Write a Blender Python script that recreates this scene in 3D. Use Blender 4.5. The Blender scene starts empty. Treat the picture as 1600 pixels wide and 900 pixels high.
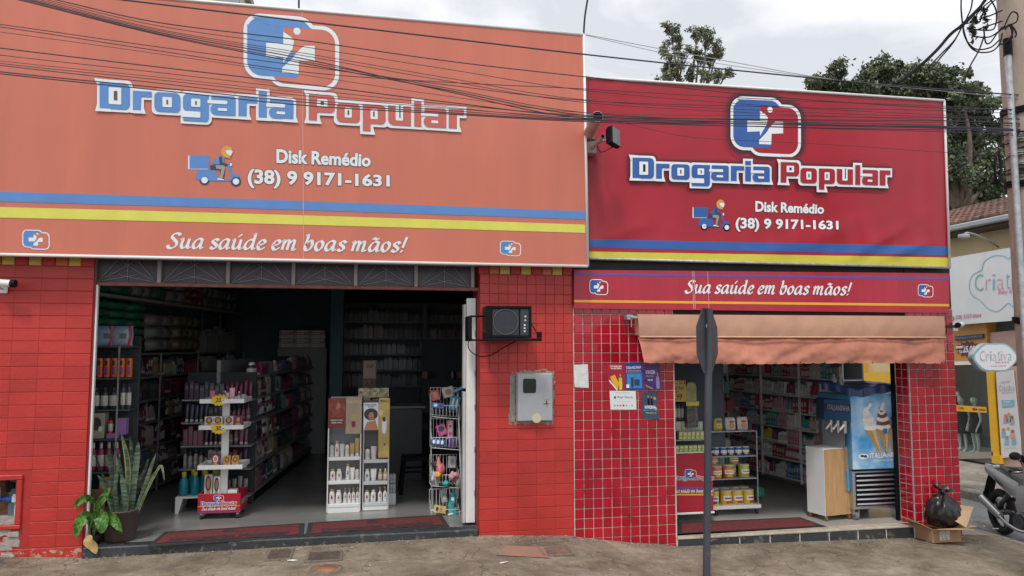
import bpy, math, random
from mathutils import Vector, Matrix, noise
R = random.Random(7)
sc = bpy.context.scene
col = sc.collection
PI = math.pi
rad = math.radians

# ------------------------------------------------------------------ camera
CAM_H = 1.9
YAW, PITCH, FPX = rad(11.2), rad(4.45), 1170.0
cd = bpy.data.cameras.new('camera')
cd.sensor_width = 36.0
cd.lens = FPX / 1600.0 * 36.0
cd.clip_start = 0.05
cd.clip_end = 2000
cam = bpy.data.objects.new('camera', cd)
col.objects.link(cam)
cam.location = (0, 0, CAM_H)
cam.rotation_euler = (PI / 2 + PITCH, 0, -YAW)
sc.camera = cam

# ------------------------------------------------------------------ world, sun, exposure
SUN_EL, SUN_AZ = rad(58), rad(205)      # azimuth clockwise from +Y
w = bpy.data.worlds.new('World')
sc.world = w
w.use_nodes = True
nt = w.node_tree
nt.nodes.clear()
out = nt.nodes.new('ShaderNodeOutputWorld')
bg = nt.nodes.new('ShaderNodeBackground')
bg.inputs['Strength'].default_value = 0.1
sky = nt.nodes.new('ShaderNodeTexSky')
sky.sky_type = 'NISHITA'
sky.sun_disc = False
sky.sun_elevation = SUN_EL
sky.sun_rotation = SUN_AZ
sky.air_density = 1.0
sky.dust_density = 3.0
tc = nt.nodes.new('ShaderNodeTexCoord')
mp = nt.nodes.new('ShaderNodeMapping')
mp.inputs['Scale'].default_value = (1.0, 1.0, 2.4)
mp.inputs['Location'].default_value = (0.9, 0.55, 0.3)
nz = nt.nodes.new('ShaderNodeTexNoise')
nz.inputs['Scale'].default_value = 1.9
nz.inputs['Detail'].default_value = 7
nz.inputs['Roughness'].default_value = 0.52
nz.inputs['Distortion'].default_value = 0.3
cr = nt.nodes.new('ShaderNodeValToRGB')      # cloud shade: grey undersides to white
cr.color_ramp.elements[0].position = 0.41
cr.color_ramp.elements[0].color = (5.5, 5.75, 6.15, 1)
cr.color_ramp.elements[1].position = 0.55
cr.color_ramp.elements[1].color = (9.3, 9.4, 9.5, 1)
cover = nt.nodes.new('ShaderNodeValToRGB')   # how much cloud hides the blue
cover.color_ramp.elements[0].position = 0.2
cover.color_ramp.elements[0].color = (1, 1, 1, 1)
cover.color_ramp.elements[1].position = 0.85
cover.color_ramp.elements[1].color = (0.9, 0.9, 0.9, 1)
mx = nt.nodes.new('ShaderNodeMix')
mx.data_type = 'RGBA'
L = nt.links.new
L(tc.outputs['Generated'], mp.inputs['Vector'])
L(mp.outputs['Vector'], nz.inputs['Vector'])
L(nz.outputs['Fac'], cr.inputs['Fac'])
L(nz.outputs['Fac'], cover.inputs['Fac'])
L(cover.outputs['Color'], mx.inputs['Factor'])
L(sky.outputs['Color'], mx.inputs['A'])
L(cr.outputs['Color'], mx.inputs['B'])
L(mx.outputs['Result'], bg.inputs['Color'])
L(bg.outputs['Background'], out.inputs['Surface'])
sl = bpy.data.lights.new('sun', 'SUN')
sl.energy = 1.5
sl.angle = rad(10)
sl.color = (1.0, 0.96, 0.9)
sun = bpy.data.objects.new('sun', sl)
col.objects.link(sun)
sd = Vector((math.sin(SUN_AZ) * math.cos(SUN_EL), math.cos(SUN_AZ) * math.cos(SUN_EL), math.sin(SUN_EL)))
sun.rotation_euler = (-sd).to_track_quat('-Z', 'Y').to_euler()
sun.location = (0, -4, 12)
sc.view_settings.view_transform = 'Standard'
sc.view_settings.look = 'None'
sc.view_settings.gamma = 1
sc.view_settings.exposure = 0.47
sc.cycles.max_bounces = 8
sc.cycles.diffuse_bounces = 5
sc.cycles.glossy_bounces = 3
sc.cycles.transmission_bounces = 4
sc.cycles.transparent_max_bounces = 8
sc.cycles.use_denoising = True

# ------------------------------------------------------------------ survey: from the photo's picture plane to real planes
_f = Vector((math.sin(YAW) * math.cos(PITCH), math.cos(YAW) * math.cos(PITCH), math.sin(PITCH)))
_r = Vector((math.cos(YAW), -math.sin(YAW), 0))
_u = _r.cross(_f)
def ray(px, py): return _f + _r * ((px - 800) / FPX) - _u * ((py - 450) / FPX)
def PY(px, py, y):
    d = ray(px, py); t = y / d.y
    return Vector((d.x * t, y, CAM_H + d.z * t))
def PX(px, py, x):
    d = ray(px, py); t = x / d.x
    return Vector((x, d.y * t, CAM_H + d.z * t))
def PG(px, py, z):
    d = ray(px, py); t = (z - CAM_H) / d.z
    return Vector((d.x * t, d.y * t, z))

# ------------------------------------------------------------------ materials
MATS = {}
def mat(name, c, rough=0.6, metal=0.0, var=0.12, scale=6.0, bump=0.0, bscale=40.0, coat=0.0, alpha=1.0, stretch=None, spec=0.5, emit=None):
    if name in MATS: return MATS[name]
    m = bpy.data.materials.new(name)
    m.use_nodes = True
    n = m.node_tree.nodes; l = m.node_tree.links
    b = n['Principled BSDF']
    b.inputs['Roughness'].default_value = rough
    b.inputs['Metallic'].default_value = metal
    b.inputs['Specular IOR Level'].default_value = spec
    b.inputs['Coat Weight'].default_value = coat
    b.inputs['Alpha'].default_value = alpha
    tx = n.new('ShaderNodeTexCoord')
    mpn = n.new('ShaderNodeMapping')
    if stretch: mpn.inputs['Scale'].default_value = stretch
    l.new(tx.outputs['Object'], mpn.inputs['Vector'])
    if var:
        z = n.new('ShaderNodeTexNoise')
        z.inputs['Scale'].default_value = scale
        z.inputs['Detail'].default_value = 5
        z.inputs['Roughness'].default_value = 0.6
        r = n.new('ShaderNodeValToRGB')
        r.color_ramp.elements[0].position = 0.3
        r.color_ramp.elements[1].position = 0.7
        r.color_ramp.elements[0].color = tuple(max(0, x * (1 - var)) for x in c) + (1,)
        r.color_ramp.elements[1].color = tuple(min(1, x * (1 + var)) for x in c) + (1,)
        l.new(mpn.outputs['Vector'], z.inputs['Vector'])
        l.new(z.outputs['Fac'], r.inputs['Fac'])
        l.new(r.outputs['Color'], b.inputs['Base Color'])
    else:
        b.inputs['Base Color'].default_value = tuple(c) + (1,)
    if bump:
        z2 = n.new('ShaderNodeTexNoise')
        z2.inputs['Scale'].default_value = bscale
        z2.inputs['Detail'].default_value = 4
        bp = n.new('ShaderNodeBump')
        bp.inputs['Strength'].default_value = bump
        bp.inputs['Distance'].default_value = 0.01
        l.new(mpn.outputs['Vector'], z2.inputs['Vector'])
        l.new(z2.outputs['Fac'], bp.inputs['Height'])
        l.new(bp.outputs['Normal'], b.inputs['Normal'])
    MATS[name] = m
    return m

def worn(name, c1, c2, thr=0.55, soft=0.06, scale=9.0, zlow=None, zhigh=None, rough=0.6, fade=0.15, bump=0.2, bscale=60.0, spec=0.5, coat=0.0, obvar=0.0, detail=7.0):
    """paint c1 with patches worn through to c2; with zlow/zhigh the wear is confined below a height (real chips near the ground)"""
    m = bpy.data.materials.new(name)
    m.use_nodes = True
    n = m.node_tree.nodes; l = m.node_tree.links
    b = n['Principled BSDF']
    b.inputs['Roughness'].default_value = rough
    b.inputs['Specular IOR Level'].default_value = spec
    b.inputs['Coat Weight'].default_value = coat
    g = n.new('ShaderNodeNewGeometry')
    z = n.new('ShaderNodeTexNoise'); z.inputs['Scale'].default_value = scale; z.inputs['Detail'].default_value = detail; z.inputs['Roughness'].default_value = 0.65
    l.new(g.outputs['Position'], z.inputs['Vector'])
    fac = z.outputs['Fac']
    if zlow is not None:
        sx = n.new('ShaderNodeSeparateXYZ'); l.new(g.outputs['Position'], sx.inputs[0])
        mr = n.new('ShaderNodeMapRange'); mr.inputs['From Min'].default_value = zlow; mr.inputs['From Max'].default_value = zhigh
        mr.inputs['To Min'].default_value = 0.14; mr.inputs['To Max'].default_value = -0.35
        l.new(sx.outputs['Z'], mr.inputs['Value'])
        ad = n.new('ShaderNodeMath'); ad.operation = 'ADD'
        l.new(fac, ad.inputs[0]); l.new(mr.outputs[0], ad.inputs[1])
        fac = ad.outputs[0]
    cr = n.new('ShaderNodeValToRGB')
    cr.color_ramp.elements[0].position = thr; cr.color_ramp.elements[0].color = (0, 0, 0, 1)
    cr.color_ramp.elements[1].position = thr + soft; cr.color_ramp.elements[1].color = (1, 1, 1, 1)
    l.new(fac, cr.inputs['Fac'])
    z2 = n.new('ShaderNodeTexNoise'); z2.inputs['Scale'].default_value = 2.3; z2.inputs['Detail'].default_value = 6
    l.new(g.outputs['Position'], z2.inputs['Vector'])
    rr = n.new('ShaderNodeValToRGB')
    rr.color_ramp.elements[0].position = 0.3; rr.color_ramp.elements[1].position = 0.7
    rr.color_ramp.elements[0].color = tuple(x * (1 - fade) for x in c1) + (1,)
    rr.color_ramp.elements[1].color = tuple(min(1, x * (1 + fade)) for x in c1) + (1,)
    l.new(z2.outputs['Fac'], rr.inputs['Fac'])
    src = rr.outputs['Color']
    if obvar:
        oi = n.new('ShaderNodeObjectInfo')
        hs = n.new('ShaderNodeHueSaturation')
        m2 = n.new('ShaderNodeMapRange'); m2.inputs['To Min'].default_value = 1 - obvar; m2.inputs['To Max'].default_value = 1 + obvar
        l.new(oi.outputs['Random'], m2.inputs['Value']); l.new(m2.outputs[0], hs.inputs['Value'])
        l.new(src, hs.inputs['Color']); src = hs.outputs['Color']
    mixn = n.new('ShaderNodeMix'); mixn.data_type = 'RGBA'
    l.new(cr.outputs['Color'], mixn.inputs['Factor'])
    l.new(src, mixn.inputs['A']); mixn.inputs['B'].default_value = tuple(c2) + (1,)
    l.new(mixn.outputs['Result'], b.inputs['Base Color'])
    if bump:
        z3 = n.new('ShaderNodeTexNoise'); z3.inputs['Scale'].default_value = bscale; z3.inputs['Detail'].default_value = 5
        l.new(g.outputs['Position'], z3.inputs['Vector'])
        bp = n.new('ShaderNodeBump'); bp.inputs['Strength'].default_value = bump; bp.inputs['Distance'].default_value = 0.01
        l.new(z3.outputs['Fac'], bp.inputs['Height']); l.new(bp.outputs['Normal'], b.inputs['Normal'])
    MATS[name] = m
    return m

def product_mat(name, source, rough=0.35):
    m = bpy.data.materials.new(name); m.use_nodes = True
    n = m.node_tree.nodes; l = m.node_tree.links; b = n['Principled BSDF']
    b.inputs['Roughness'].default_value = rough
    if source == 'object':
        s = n.new('ShaderNodeObjectInfo').outputs['Color']
    else:
        a = n.new('ShaderNodeVertexColor'); a.layer_name = 'Col'; s = a.outputs['Color']
    hs = n.new('ShaderNodeHueSaturation')
    z = n.new('ShaderNodeTexNoise'); z.inputs['Scale'].default_value = 30
    tx = n.new('ShaderNodeTexCoord'); l.new(tx.outputs['Object'], z.inputs['Vector'])
    mr = n.new('ShaderNodeMapRange'); mr.inputs['To Min'].default_value = 0.75; mr.inputs['To Max'].default_value = 1.25
    l.new(z.outputs['Fac'], mr.inputs['Value']); l.new(mr.outputs[0], hs.inputs['Value'])
    l.new(s, hs.inputs['Color']); l.new(hs.outputs['Color'], b.inputs['Base Color'])
    MATS[name] = m
    return m

M_RED = worn('red_wall_paint', (0.46, 0.030, 0.024), (0.42, 0.33, 0.24), thr=0.66, soft=0.05, scale=14, zlow=0.2, zhigh=0.62, rough=0.42, bump=0.25, bscale=30, fade=0.14, obvar=0.08)
M_RED2 = worn('pillar_red_paint', (0.46, 0.031, 0.025), (0.40, 0.30, 0.22), thr=0.70, soft=0.05, scale=14, zlow=0.0, zhigh=0.3, rough=0.42, bump=0.25, bscale=30, fade=0.13, obvar=0.07)
M_REDGROUT = mat('painted_joint', (0.40, 0.025, 0.021), 0.6, var=0.15)
M_TILE = worn('glazed_red_tile', (0.38, 0.005, 0.019), (0.55, 0.42, 0.36), thr=0.735, soft=0.02, scale=22, rough=0.16, bump=0.05, bscale=25, fade=0.1, coat=0.3, obvar=0.17)
M_GROUT = worn('white_grout', (0.72, 0.62, 0.55), (0.24, 0.12, 0.10), thr=0.53, soft=0.14, scale=3.0, rough=0.9, bump=0.3)
M_YTILE = mat('yellow_tile', (0.60, 0.38, 0.07), 0.3, var=0.2)
M_OTILE = mat('orange_tile', (0.52, 0.13, 0.03), 0.3, var=0.2)
M_WHITE = mat('white_enamel', (0.76, 0.77, 0.76), 0.35, var=0.05)
M_WHITE2 = mat('white_print', (0.80, 0.83, 0.86), 0.5, var=0.03)
M_WHITEF = mat('faded_white_print', (0.72, 0.77, 0.80), 0.5, var=0.04)
M_BLACK = mat('black_plastic', (0.009, 0.009, 0.012), 0.5, var=0.2, spec=0.12)
M_DARK = mat('dark_rubber', (0.03, 0.03, 0.032), 0.85, var=0.25, bump=0.2)
M_GREYP = mat('grey_painted_metal', (0.30, 0.32, 0.34), 0.45, var=0.1, scale=4)
M_STEEL = mat('brushed_steel', (0.55, 0.56, 0.57), 0.32, metal=0.9, var=0.15, stretch=(1, 1, 20))
M_GALV = mat('galvanised_steel', (0.42, 0.44, 0.46), 0.5, metal=0.6, var=0.25, scale=20)
M_CEMENT = mat('cement', (0.34, 0.31, 0.27), 0.95, var=0.3, scale=15, bump=0.6, bscale=60)
M_BRICK = mat('raw_brick', (0.30, 0.14, 0.08), 0.95, var=0.35, scale=18, bump=0.5)
M_WOOD = mat('pale_plywood', (0.50, 0.29, 0.13), 0.6, var=0.18, scale=5, stretch=(6, 6, 0.8))
M_CARD = mat('cardboard', (0.36, 0.22, 0.12), 0.85, var=0.12, scale=8)
M_CARDIN = mat('cardboard_inside', (0.46, 0.31, 0.18), 0.85, var=0.1)
M_SAL = mat('faded_red_vinyl', (0.56, 0.160, 0.105), 0.40, var=0.07, scale=1.6, bump=0.22, bscale=3, stretch=(2.2, 1, 0.35))
M_SALR = mat('faded_red_lettering', (0.54, 0.115, 0.090), 0.45, var=0.05)
M_BAN = worn('red_vinyl', (0.38, 0.010, 0.026), (0.52, 0.08, 0.10), thr=0.66, soft=0.2, scale=2.0, rough=0.35, bump=0.05, bscale=12, fade=0.10)
M_BAN2 = mat('red_printed_board', (0.42, 0.018, 0.042), 0.3, var=0.10, scale=2.5, stretch=(4, 1, 0.4), bump=0.12, bscale=8)
M_BLUEF = mat('faded_blue_print', (0.095, 0.24, 0.55), 0.5, var=0.06)
M_BLUE = mat('blue_print', (0.030, 0.110, 0.38), 0.45, var=0.06)
M_YELF = mat('faded_yellow_print', (0.66, 0.64, 0.10), 0.5, var=0.06)
M_YEL = mat('yellow_print', (0.62, 0.56, 0.05), 0.45, var=0.08)
M_GOLD = mat('gold_line_print', (0.80, 0.40, 0.03), 0.45, var=0.05)
M_SKIN = mat('printed_skin', (0.50, 0.24, 0.13), 0.5, var=0.05)
M_ORHEL = mat('orange_print', (0.62, 0.33, 0.09), 0.5, var=0.05)
M_NAVY = mat('navy_print', (0.03, 0.045, 0.09), 0.5, var=0.1)
M_GLASS = None
def glass():
    m = bpy.data.materials.new('clear_glass'); m.use_nodes = True
    n = m.node_tree.nodes; l = m.node_tree.links
    for x in list(n):
        if x.type != 'OUTPUT_MATERIAL': n.remove(x)
    o = [x for x in n if x.type == 'OUTPUT_MATERIAL'][0]
    t = n.new('ShaderNodeBsdfTransparent'); t.inputs[0].default_value = (0.86, 0.92, 0.91, 1)
    g = n.new('ShaderNodeBsdfGlossy'); g.inputs['Roughness'].default_value = 0.03
    f = n.new('ShaderNodeFresnel'); f.inputs['IOR'].default_value = 1.5
    x = n.new('ShaderNodeMixShader')
    ge = n.new('ShaderNodeNewGeometry'); sb_ = n.new('ShaderNodeMath'); sb_.operation = 'SUBTRACT'; sb_.inputs[0].default_value = 1.0; l.new(ge.outputs['Backfacing'], sb_.inputs[1])
    mu = n.new('ShaderNodeMath'); mu.operation = 'MULTIPLY'; l.new(f.outputs[0], mu.inputs[0]); l.new(sb_.outputs[0], mu.inputs[1])
    l.new(mu.outputs[0], x.inputs[0]); l.new(t.outputs[0], x.inputs[1]); l.new(g.outputs[0], x.inputs[2]); l.new(x.outputs[0], o.inputs['Surface'])
    return m
M_GLASS = glass()
M_PROD = product_mat('product_colour', 'object')
M_PRODV = product_mat('product_colours_row', 'vertex')
M_LABEL = mat('product_label', (0.56, 0.54, 0.51), 0.5, var=0.6, scale=25)
M_CAP = mat('product_cap', (0.66, 0.64, 0.62), 0.4, var=0.05)
M_DCAP = mat('dark_cap', (0.05, 0.04, 0.05), 0.4, var=0.05)
M_SHELF = mat('shelf_grey', (0.23, 0.24, 0.25), 0.5, var=0.1)
M_DWALL = mat('dim_wall', (0.10, 0.14, 0.16), 0.9, var=0.1, scale=1.5)  # bluish interior haze is mixed into this dark wall colour
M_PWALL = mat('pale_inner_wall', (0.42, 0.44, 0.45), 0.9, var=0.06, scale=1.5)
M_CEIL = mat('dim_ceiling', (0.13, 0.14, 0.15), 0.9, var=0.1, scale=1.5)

# ------------------------------------------------------------------ mesh builder
class MB:
    def __init__(s): s.v = []; s.f = []; s.m = []; s.mats = []; s.sm = []; s.cols = None
    def mi(s, m):
        if m not in s.mats: s.mats.append(m)
        return s.mats.index(m)
    def add(s, vs, fs, m, smooth=False):
        b = len(s.v); s.v += [tuple(v) for v in vs]; k = s.mi(m)
        for f in fs: s.f.append(tuple(b + i for i in f)); s.m.append(k); s.sm.append(smooth)
        return s
    def box(s, a, b, m, T=None):
        x0, y0, z0 = a; x1, y1, z1 = b
        vs = [Vector(p) for p in ((x0,y0,z0),(x1,y0,z0),(x1,y1,z0),(x0,y1,z0),(x0,y0,z1),(x1,y0,z1),(x1,y1,z1),(x0,y1,z1))]
        if T is not None: vs = [T @ v for v in vs]
        return s.add(vs, [(0,3,2,1),(4,5,6,7),(0,1,5,4),(1,2,6,5),(2,3,7,6),(3,0,4,7)], m)
    def bbox(s, a, b, m, e=0.006, T=None):
        """box with chamfered edges"""
        c = Vector(((a[0]+b[0])/2, (a[1]+b[1])/2, (a[2]+b[2])/2)); h = [abs(b[i]-a[i])/2 for i in range(3)]
        e = min(e, min(h) * 0.45)
        vs = []; idx = {}
        for sx in (-1, 1):
            for sy in (-1, 1):
                for sz in (-1, 1):
                    for ax in range(3):
                        p = [sx*(h[0]-e), sy*(h[1]-e), sz*(h[2]-e)]
                        p[ax] = (sx, sy, sz)[ax] * h[ax]
                        idx[(sx, sy, sz, ax)] = len(vs)
                        v = c + Vector(p)
                        vs.append(T @ v if T is not None else v)
        fs = []
        def q(*k): return tuple(idx[i] for i in k)
        for ax in range(3):
            o = [i for i in range(3) if i != ax]
            for sg in (-1, 1):
                ring = []
                for (p, r) in ((-1,-1),(1,-1),(1,1),(-1,1)):
                    t = [0,0,0]; t[ax] = sg; t[o[0]] = p; t[o[1]] = r
                    ring.append(idx[(t[0],t[1],t[2],ax)])
                flip = (sg > 0) == (ax != 1)
                fs.append(tuple(ring) if flip else tuple(reversed(ring)))
        for ax in range(3):
            o = [i for i in range(3) if i != ax]
            for p in (-1, 1):
                for r in (-1, 1):
                    t0 = [0,0,0]; t1 = [0,0,0]
                    t0[ax] = -1; t1[ax] = 1
                    for t in (t0, t1): t[o[0]] = p; t[o[1]] = r
                    fs.append((idx[(*t0,o[0])], idx[(*t1,o[0])], idx[(*t1,o[1])], idx[(*t0,o[1])]))
        for sx in (-1,1):
            for sy in (-1,1):
                for sz in (-1,1): fs.append((idx[(sx,sy,sz,0)], idx[(sx,sy,sz,1)], idx[(sx,sy,sz,2)]))
        return s.add(vs, fs, m)
    def cyl(s, p0, p1, r0, r1, m, n=12, caps=True, smooth=True):
        p0 = Vector(p0); p1 = Vector(p1); d = (p1 - p0).normalized()
        a = d.orthogonal().normalized(); b = d.cross(a)
        vs = []
        for (p, r) in ((p0, r0), (p1, r1)):
            for i in range(n): t = 2*PI*i/n; vs.append(p + a*(r*math.cos(t)) + b*(r*math.sin(t)))
        s.add(vs, [(i, (i+1)%n, n+(i+1)%n, n+i) for i in range(n)], m, smooth)
        if caps:
            s.add(vs[:n], [tuple(range(n-1,-1,-1))], m); s.add(vs[n:], [tuple(range(n))], m)
        return s
    def tube(s, pts, r, m, n=6, smooth=True, closed=False):
        pts = [Vector(p) for p in pts]; k = len(pts); vs = []
        prev = None
        for i, p in enumerate(pts):
            if closed: d = pts[(i+1)%k] - pts[i-1]
            else: d = pts[min(i+1, k-1)] - pts[max(i-1, 0)]
            d.normalize()
            a = d.orthogonal().normalized() if prev is None else (prev - d*prev.dot(d)).normalized()
            prev = a; b = d.cross(a)
            rr = r[i] if isinstance(r, (list, tuple)) else r
            for j in range(n): t = 2*PI*j/n; vs.append(p + a*(rr*math.cos(t)) + b*(rr*math.sin(t)))
        fs = [(i*n+j, i*n+(j+1)%n, (i+1)*n+(j+1)%n, (i+1)*n+j) for i in range(k-1) for j in range(n)]
        if closed: fs += [((k-1)*n+j, (k-1)*n+(j+1)%n, (j+1)%n, j) for j in range(n)]
        else: fs += [tuple(range(n-1,-1,-1)), tuple((k-1)*n+j for j in range(n))]
        return s.add(vs, fs, m, smooth)
    def lathe(s, prof, m, n=14, o=(0,0,0), sx=1.0, sy=1.0, smooth=True, T=None):
        vs = []; o = Vector(o)
        for (r, z) in prof:
            for j in range(n):
                t = 2*PI*j/n; v = o + Vector((r*sx*math.cos(t), r*sy*math.sin(t), z)); vs.append(T @ v if T is not None else v)
        k = len(prof)
        fs = [(i*n+j, i*n+(j+1)%n, (i+1)*n+(j+1)%n, (i+1)*n+j) for i in range(k-1) for j in range(n)]
        fs += [tuple(range(n-1,-1,-1)), tuple((k-1)*n+j for j in range(n))]
        return s.add(vs, fs, m, smooth)
    def grid(s, fn, nu, nv, m, smooth=True):
        vs = [fn(i/nu, j/nv) for j in range(nv+1) for i in range(nu+1)]
        fs = [(j*(nu+1)+i, j*(nu+1)+i+1, (j+1)*(nu+1)+i+1, (j+1)*(nu+1)+i) for j in range(nv) for i in range(nu)]
        return s.add(vs, fs, m, smooth)
    def mesh(s, name):
        me = bpy.data.meshes.new(name)
        me.from_pydata(s.v, [], s.f)
        for m in s.mats: me.materials.append(m)
        me.polygons.foreach_set('material_index', s.m)
        me.polygons.foreach_set('use_smooth', s.sm)
        if s.cols:
            ca = me.color_attributes.new('Col', 'FLOAT_COLOR', 'CORNER')
            arr = []
            for p, c in zip(me.polygons, s.cols): arr += list(c) * p.loop_total
            ca.data.foreach_set('color', arr)
        me.update()
        return me
    def build(s, name, parent=None, **kw):
        return link(name, s.mesh(name), parent, **kw)

def link(name, me, parent=None, loc=None, rz=None, label=None, cat=None, group=None, kind=None):
    o = bpy.data.objects.new(name, me)
    col.objects.link(o)
    if parent is not None:
        o.parent = parent
        o.matrix_parent_inverse = Matrix.Identity(4)
        pl = parent_world(parent)
        if loc is None: o.matrix_local = pl.inverted()
    if loc is not None: o.location = loc
    if rz is not None: o.rotation_euler[2] = rz
    if label: o['label'] = label
    if cat: o['category'] = cat
    if group: o['group'] = group
    if kind: o['kind'] = kind
    return o
def parent_world(p):
    m = p.matrix_basis.copy()
    q = p
    while q.parent is not None:
        q = q.parent; m = q.matrix_basis @ m
    return m
def thing(name, label, cat, loc=(0,0,0), rz=0, group=None):
    o = bpy.data.objects.new(name, None); col.objects.link(o)
    o.location = loc; o.rotation_euler = (0, 0, rz); o.empty_display_size = 0.1
    o['label'] = label; o['category'] = cat
    if group: o['group'] = group
    return o
def inst(name, me, parent, loc, rot=(0,0,0), scale=(1,1,1), color=None, label=None, cat=None, group=None):
    o = bpy.data.objects.new(name, me); col.objects.link(o)
    if parent is not None: o.parent = parent
    o.location = loc; o.rotation_euler = rot; o.scale = scale
    if color: o.color = (*color, 1)
    if label: o['label'] = label
    if cat: o['category'] = cat
    if group: o['group'] = group
    return o
ORD = ['first','second','third','fourth','fifth','sixth','seventh','eighth','ninth','tenth'] + ['%dth' % i for i in range(11, 80)]
for _i in (21, 31, 41): ORD[_i-1] = '%dst' % _i; ORD[_i] = '%dnd' % (_i+1); ORD[_i+1] = '%drd' % (_i+2)
def lp(a, b, t): return a + (b - a) * t
def interp(tab, x):
    if x <= tab[0][0]: return tab[0][1]
    for (x0, y0), (x1, y1) in zip(tab, tab[1:]):
        if x <= x1: return lp(y0, y1, (x - x0) / (x1 - x0))
    return tab[-1][1]
def crom(pts, k=6):
    P = [pts[0]] + list(pts) + [pts[-1]]; o = []
    for i in range(1, len(P) - 2):
        p0, p1, p2, p3 = [Vector(q) for q in P[i-1:i+3]]
        for j in range(k):
            t = j / k
            o.append(0.5*((2*p1) + (p2-p0)*t + (2*p0-5*p1+4*p2-p3)*t*t + (3*p1-p0-3*p2+p3)*t**3))
    o.append(Vector(pts[-1]))
    return o

# ------------------------------------------------------------------ flat print: shapes laid on a surface through map(u, v, layer) -> point
_txt = {}
def text2d(s, bold=0.02, shear=0.0):
    k = (s, bold, shear)
    if k not in _txt:
        c = bpy.data.curves.new('t', 'FONT'); c.body = s; c.offset = bold; c.shear = shear; c.resolution_u = 3; c.fill_mode = 'FRONT'
        o = bpy.data.objects.new('t', c)
        me = bpy.data.meshes.new_from_object(o)
        vs = [(v.co.x, v.co.y) for v in me.vertices]; fs = [tuple(p.vertices) for p in me.polygons]
        bpy.data.objects.remove(o); bpy.data.meshes.remove(me); bpy.data.curves.remove(c)
        _txt[k] = (vs, fs)
    return _txt[k]
def put_text(mb, s, quad, mp_, layer, m, bold=0.02, shear=0.0, grow=0.0):
    """quad: (u,v) of top-left, top-right, bottom-right, bottom-left of the line's ink box"""
    base, _ = text2d(s, bold, shear)
    if not base: return
    xs = [p[0] for p in base]; ys = [p[1] for p in base]
    x0, x1, y0, y1 = min(xs), max(xs), min(ys), max(ys)
    vs, fs = text2d(s, bold + grow, shear)
    tl, tr, br, bl = [Vector(q) for q in quad]
    o = []
    for (x, y) in vs:
        a = (x - x0) / (x1 - x0); b = (y1 - y) / (y1 - y0)
        p = (tl*(1-a) + tr*a)*(1-b) + (bl*(1-a) + br*a)*b
        o.append(mp_(p.x, p.y, layer))
    mb.add(o, fs, m)
def rect(mb, u0, v0, u1, v1, mp_, layer, m, nu=1):
    vs = []; 
    for i in range(nu+1):
        u = lp(u0, u1, i/nu); vs += [mp_(u, v1, layer), mp_(u, v0, layer)]
    mb.add(vs, [(2*i, 2*i+2, 2*i+3, 2*i+1) for i in range(nu)], m)
def rrect(mb, u0, v0, u1, v1, r, mp_, layer, m, corners=(1,1,1,1), n=5):
    pts = []
    for k, (cx, cy, a0) in enumerate(((u0, v0, PI), (u1, v0, 1.5*PI), (u1, v1, 0), (u0, v1, 0.5*PI))):
        rr = min(r * corners[k], abs(u1-u0)/2, abs(v1-v0)/2)
        if rr <= 0: pts.append((cx, cy)); continue
        ox = cx + (rr if k in (0,3) else -rr); oy = cy + (rr if k in (0,1) else -rr)
        for i in range(n+1):
            t = a0 + 0.5*PI*i/n; pts.append((ox + rr*math.cos(t), oy + rr*math.sin(t)))
    poly(mb, pts, mp_, layer, m)
def poly(mb, pts, mp_, layer, m):
    area = sum(a[0]*b[1]-b[0]*a[1] for a, b in zip(pts, list(pts[1:])+[pts[0]]))
    if area > 0: pts = list(reversed(pts))
    from mathutils.geometry import tessellate_polygon
    vv = [Vector((p[0], p[1], 0)) for p in pts]
    tr = tessellate_polygon([vv])
    vs = [mp_(p[0], p[1], layer) for p in pts]
    fs = []
    for t in tr:
        a, b, c = [pts[i] for i in t]
        ar = (b[0]-a[0])*(c[1]-a[1]) - (c[0]-a[0])*(b[1]-a[1])
        fs.append(tuple(t) if ar < 0 else tuple(reversed(t)))
    mb.add(vs, fs, m)
def disc(mb, u, v, ru, rv, mp_, layer, m, n=16):
    poly(mb, [(u + ru*math.cos(2*PI*i/n), v + rv*math.sin(2*PI*i/n)) for i in range(n)], mp_, layer, m)

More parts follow.
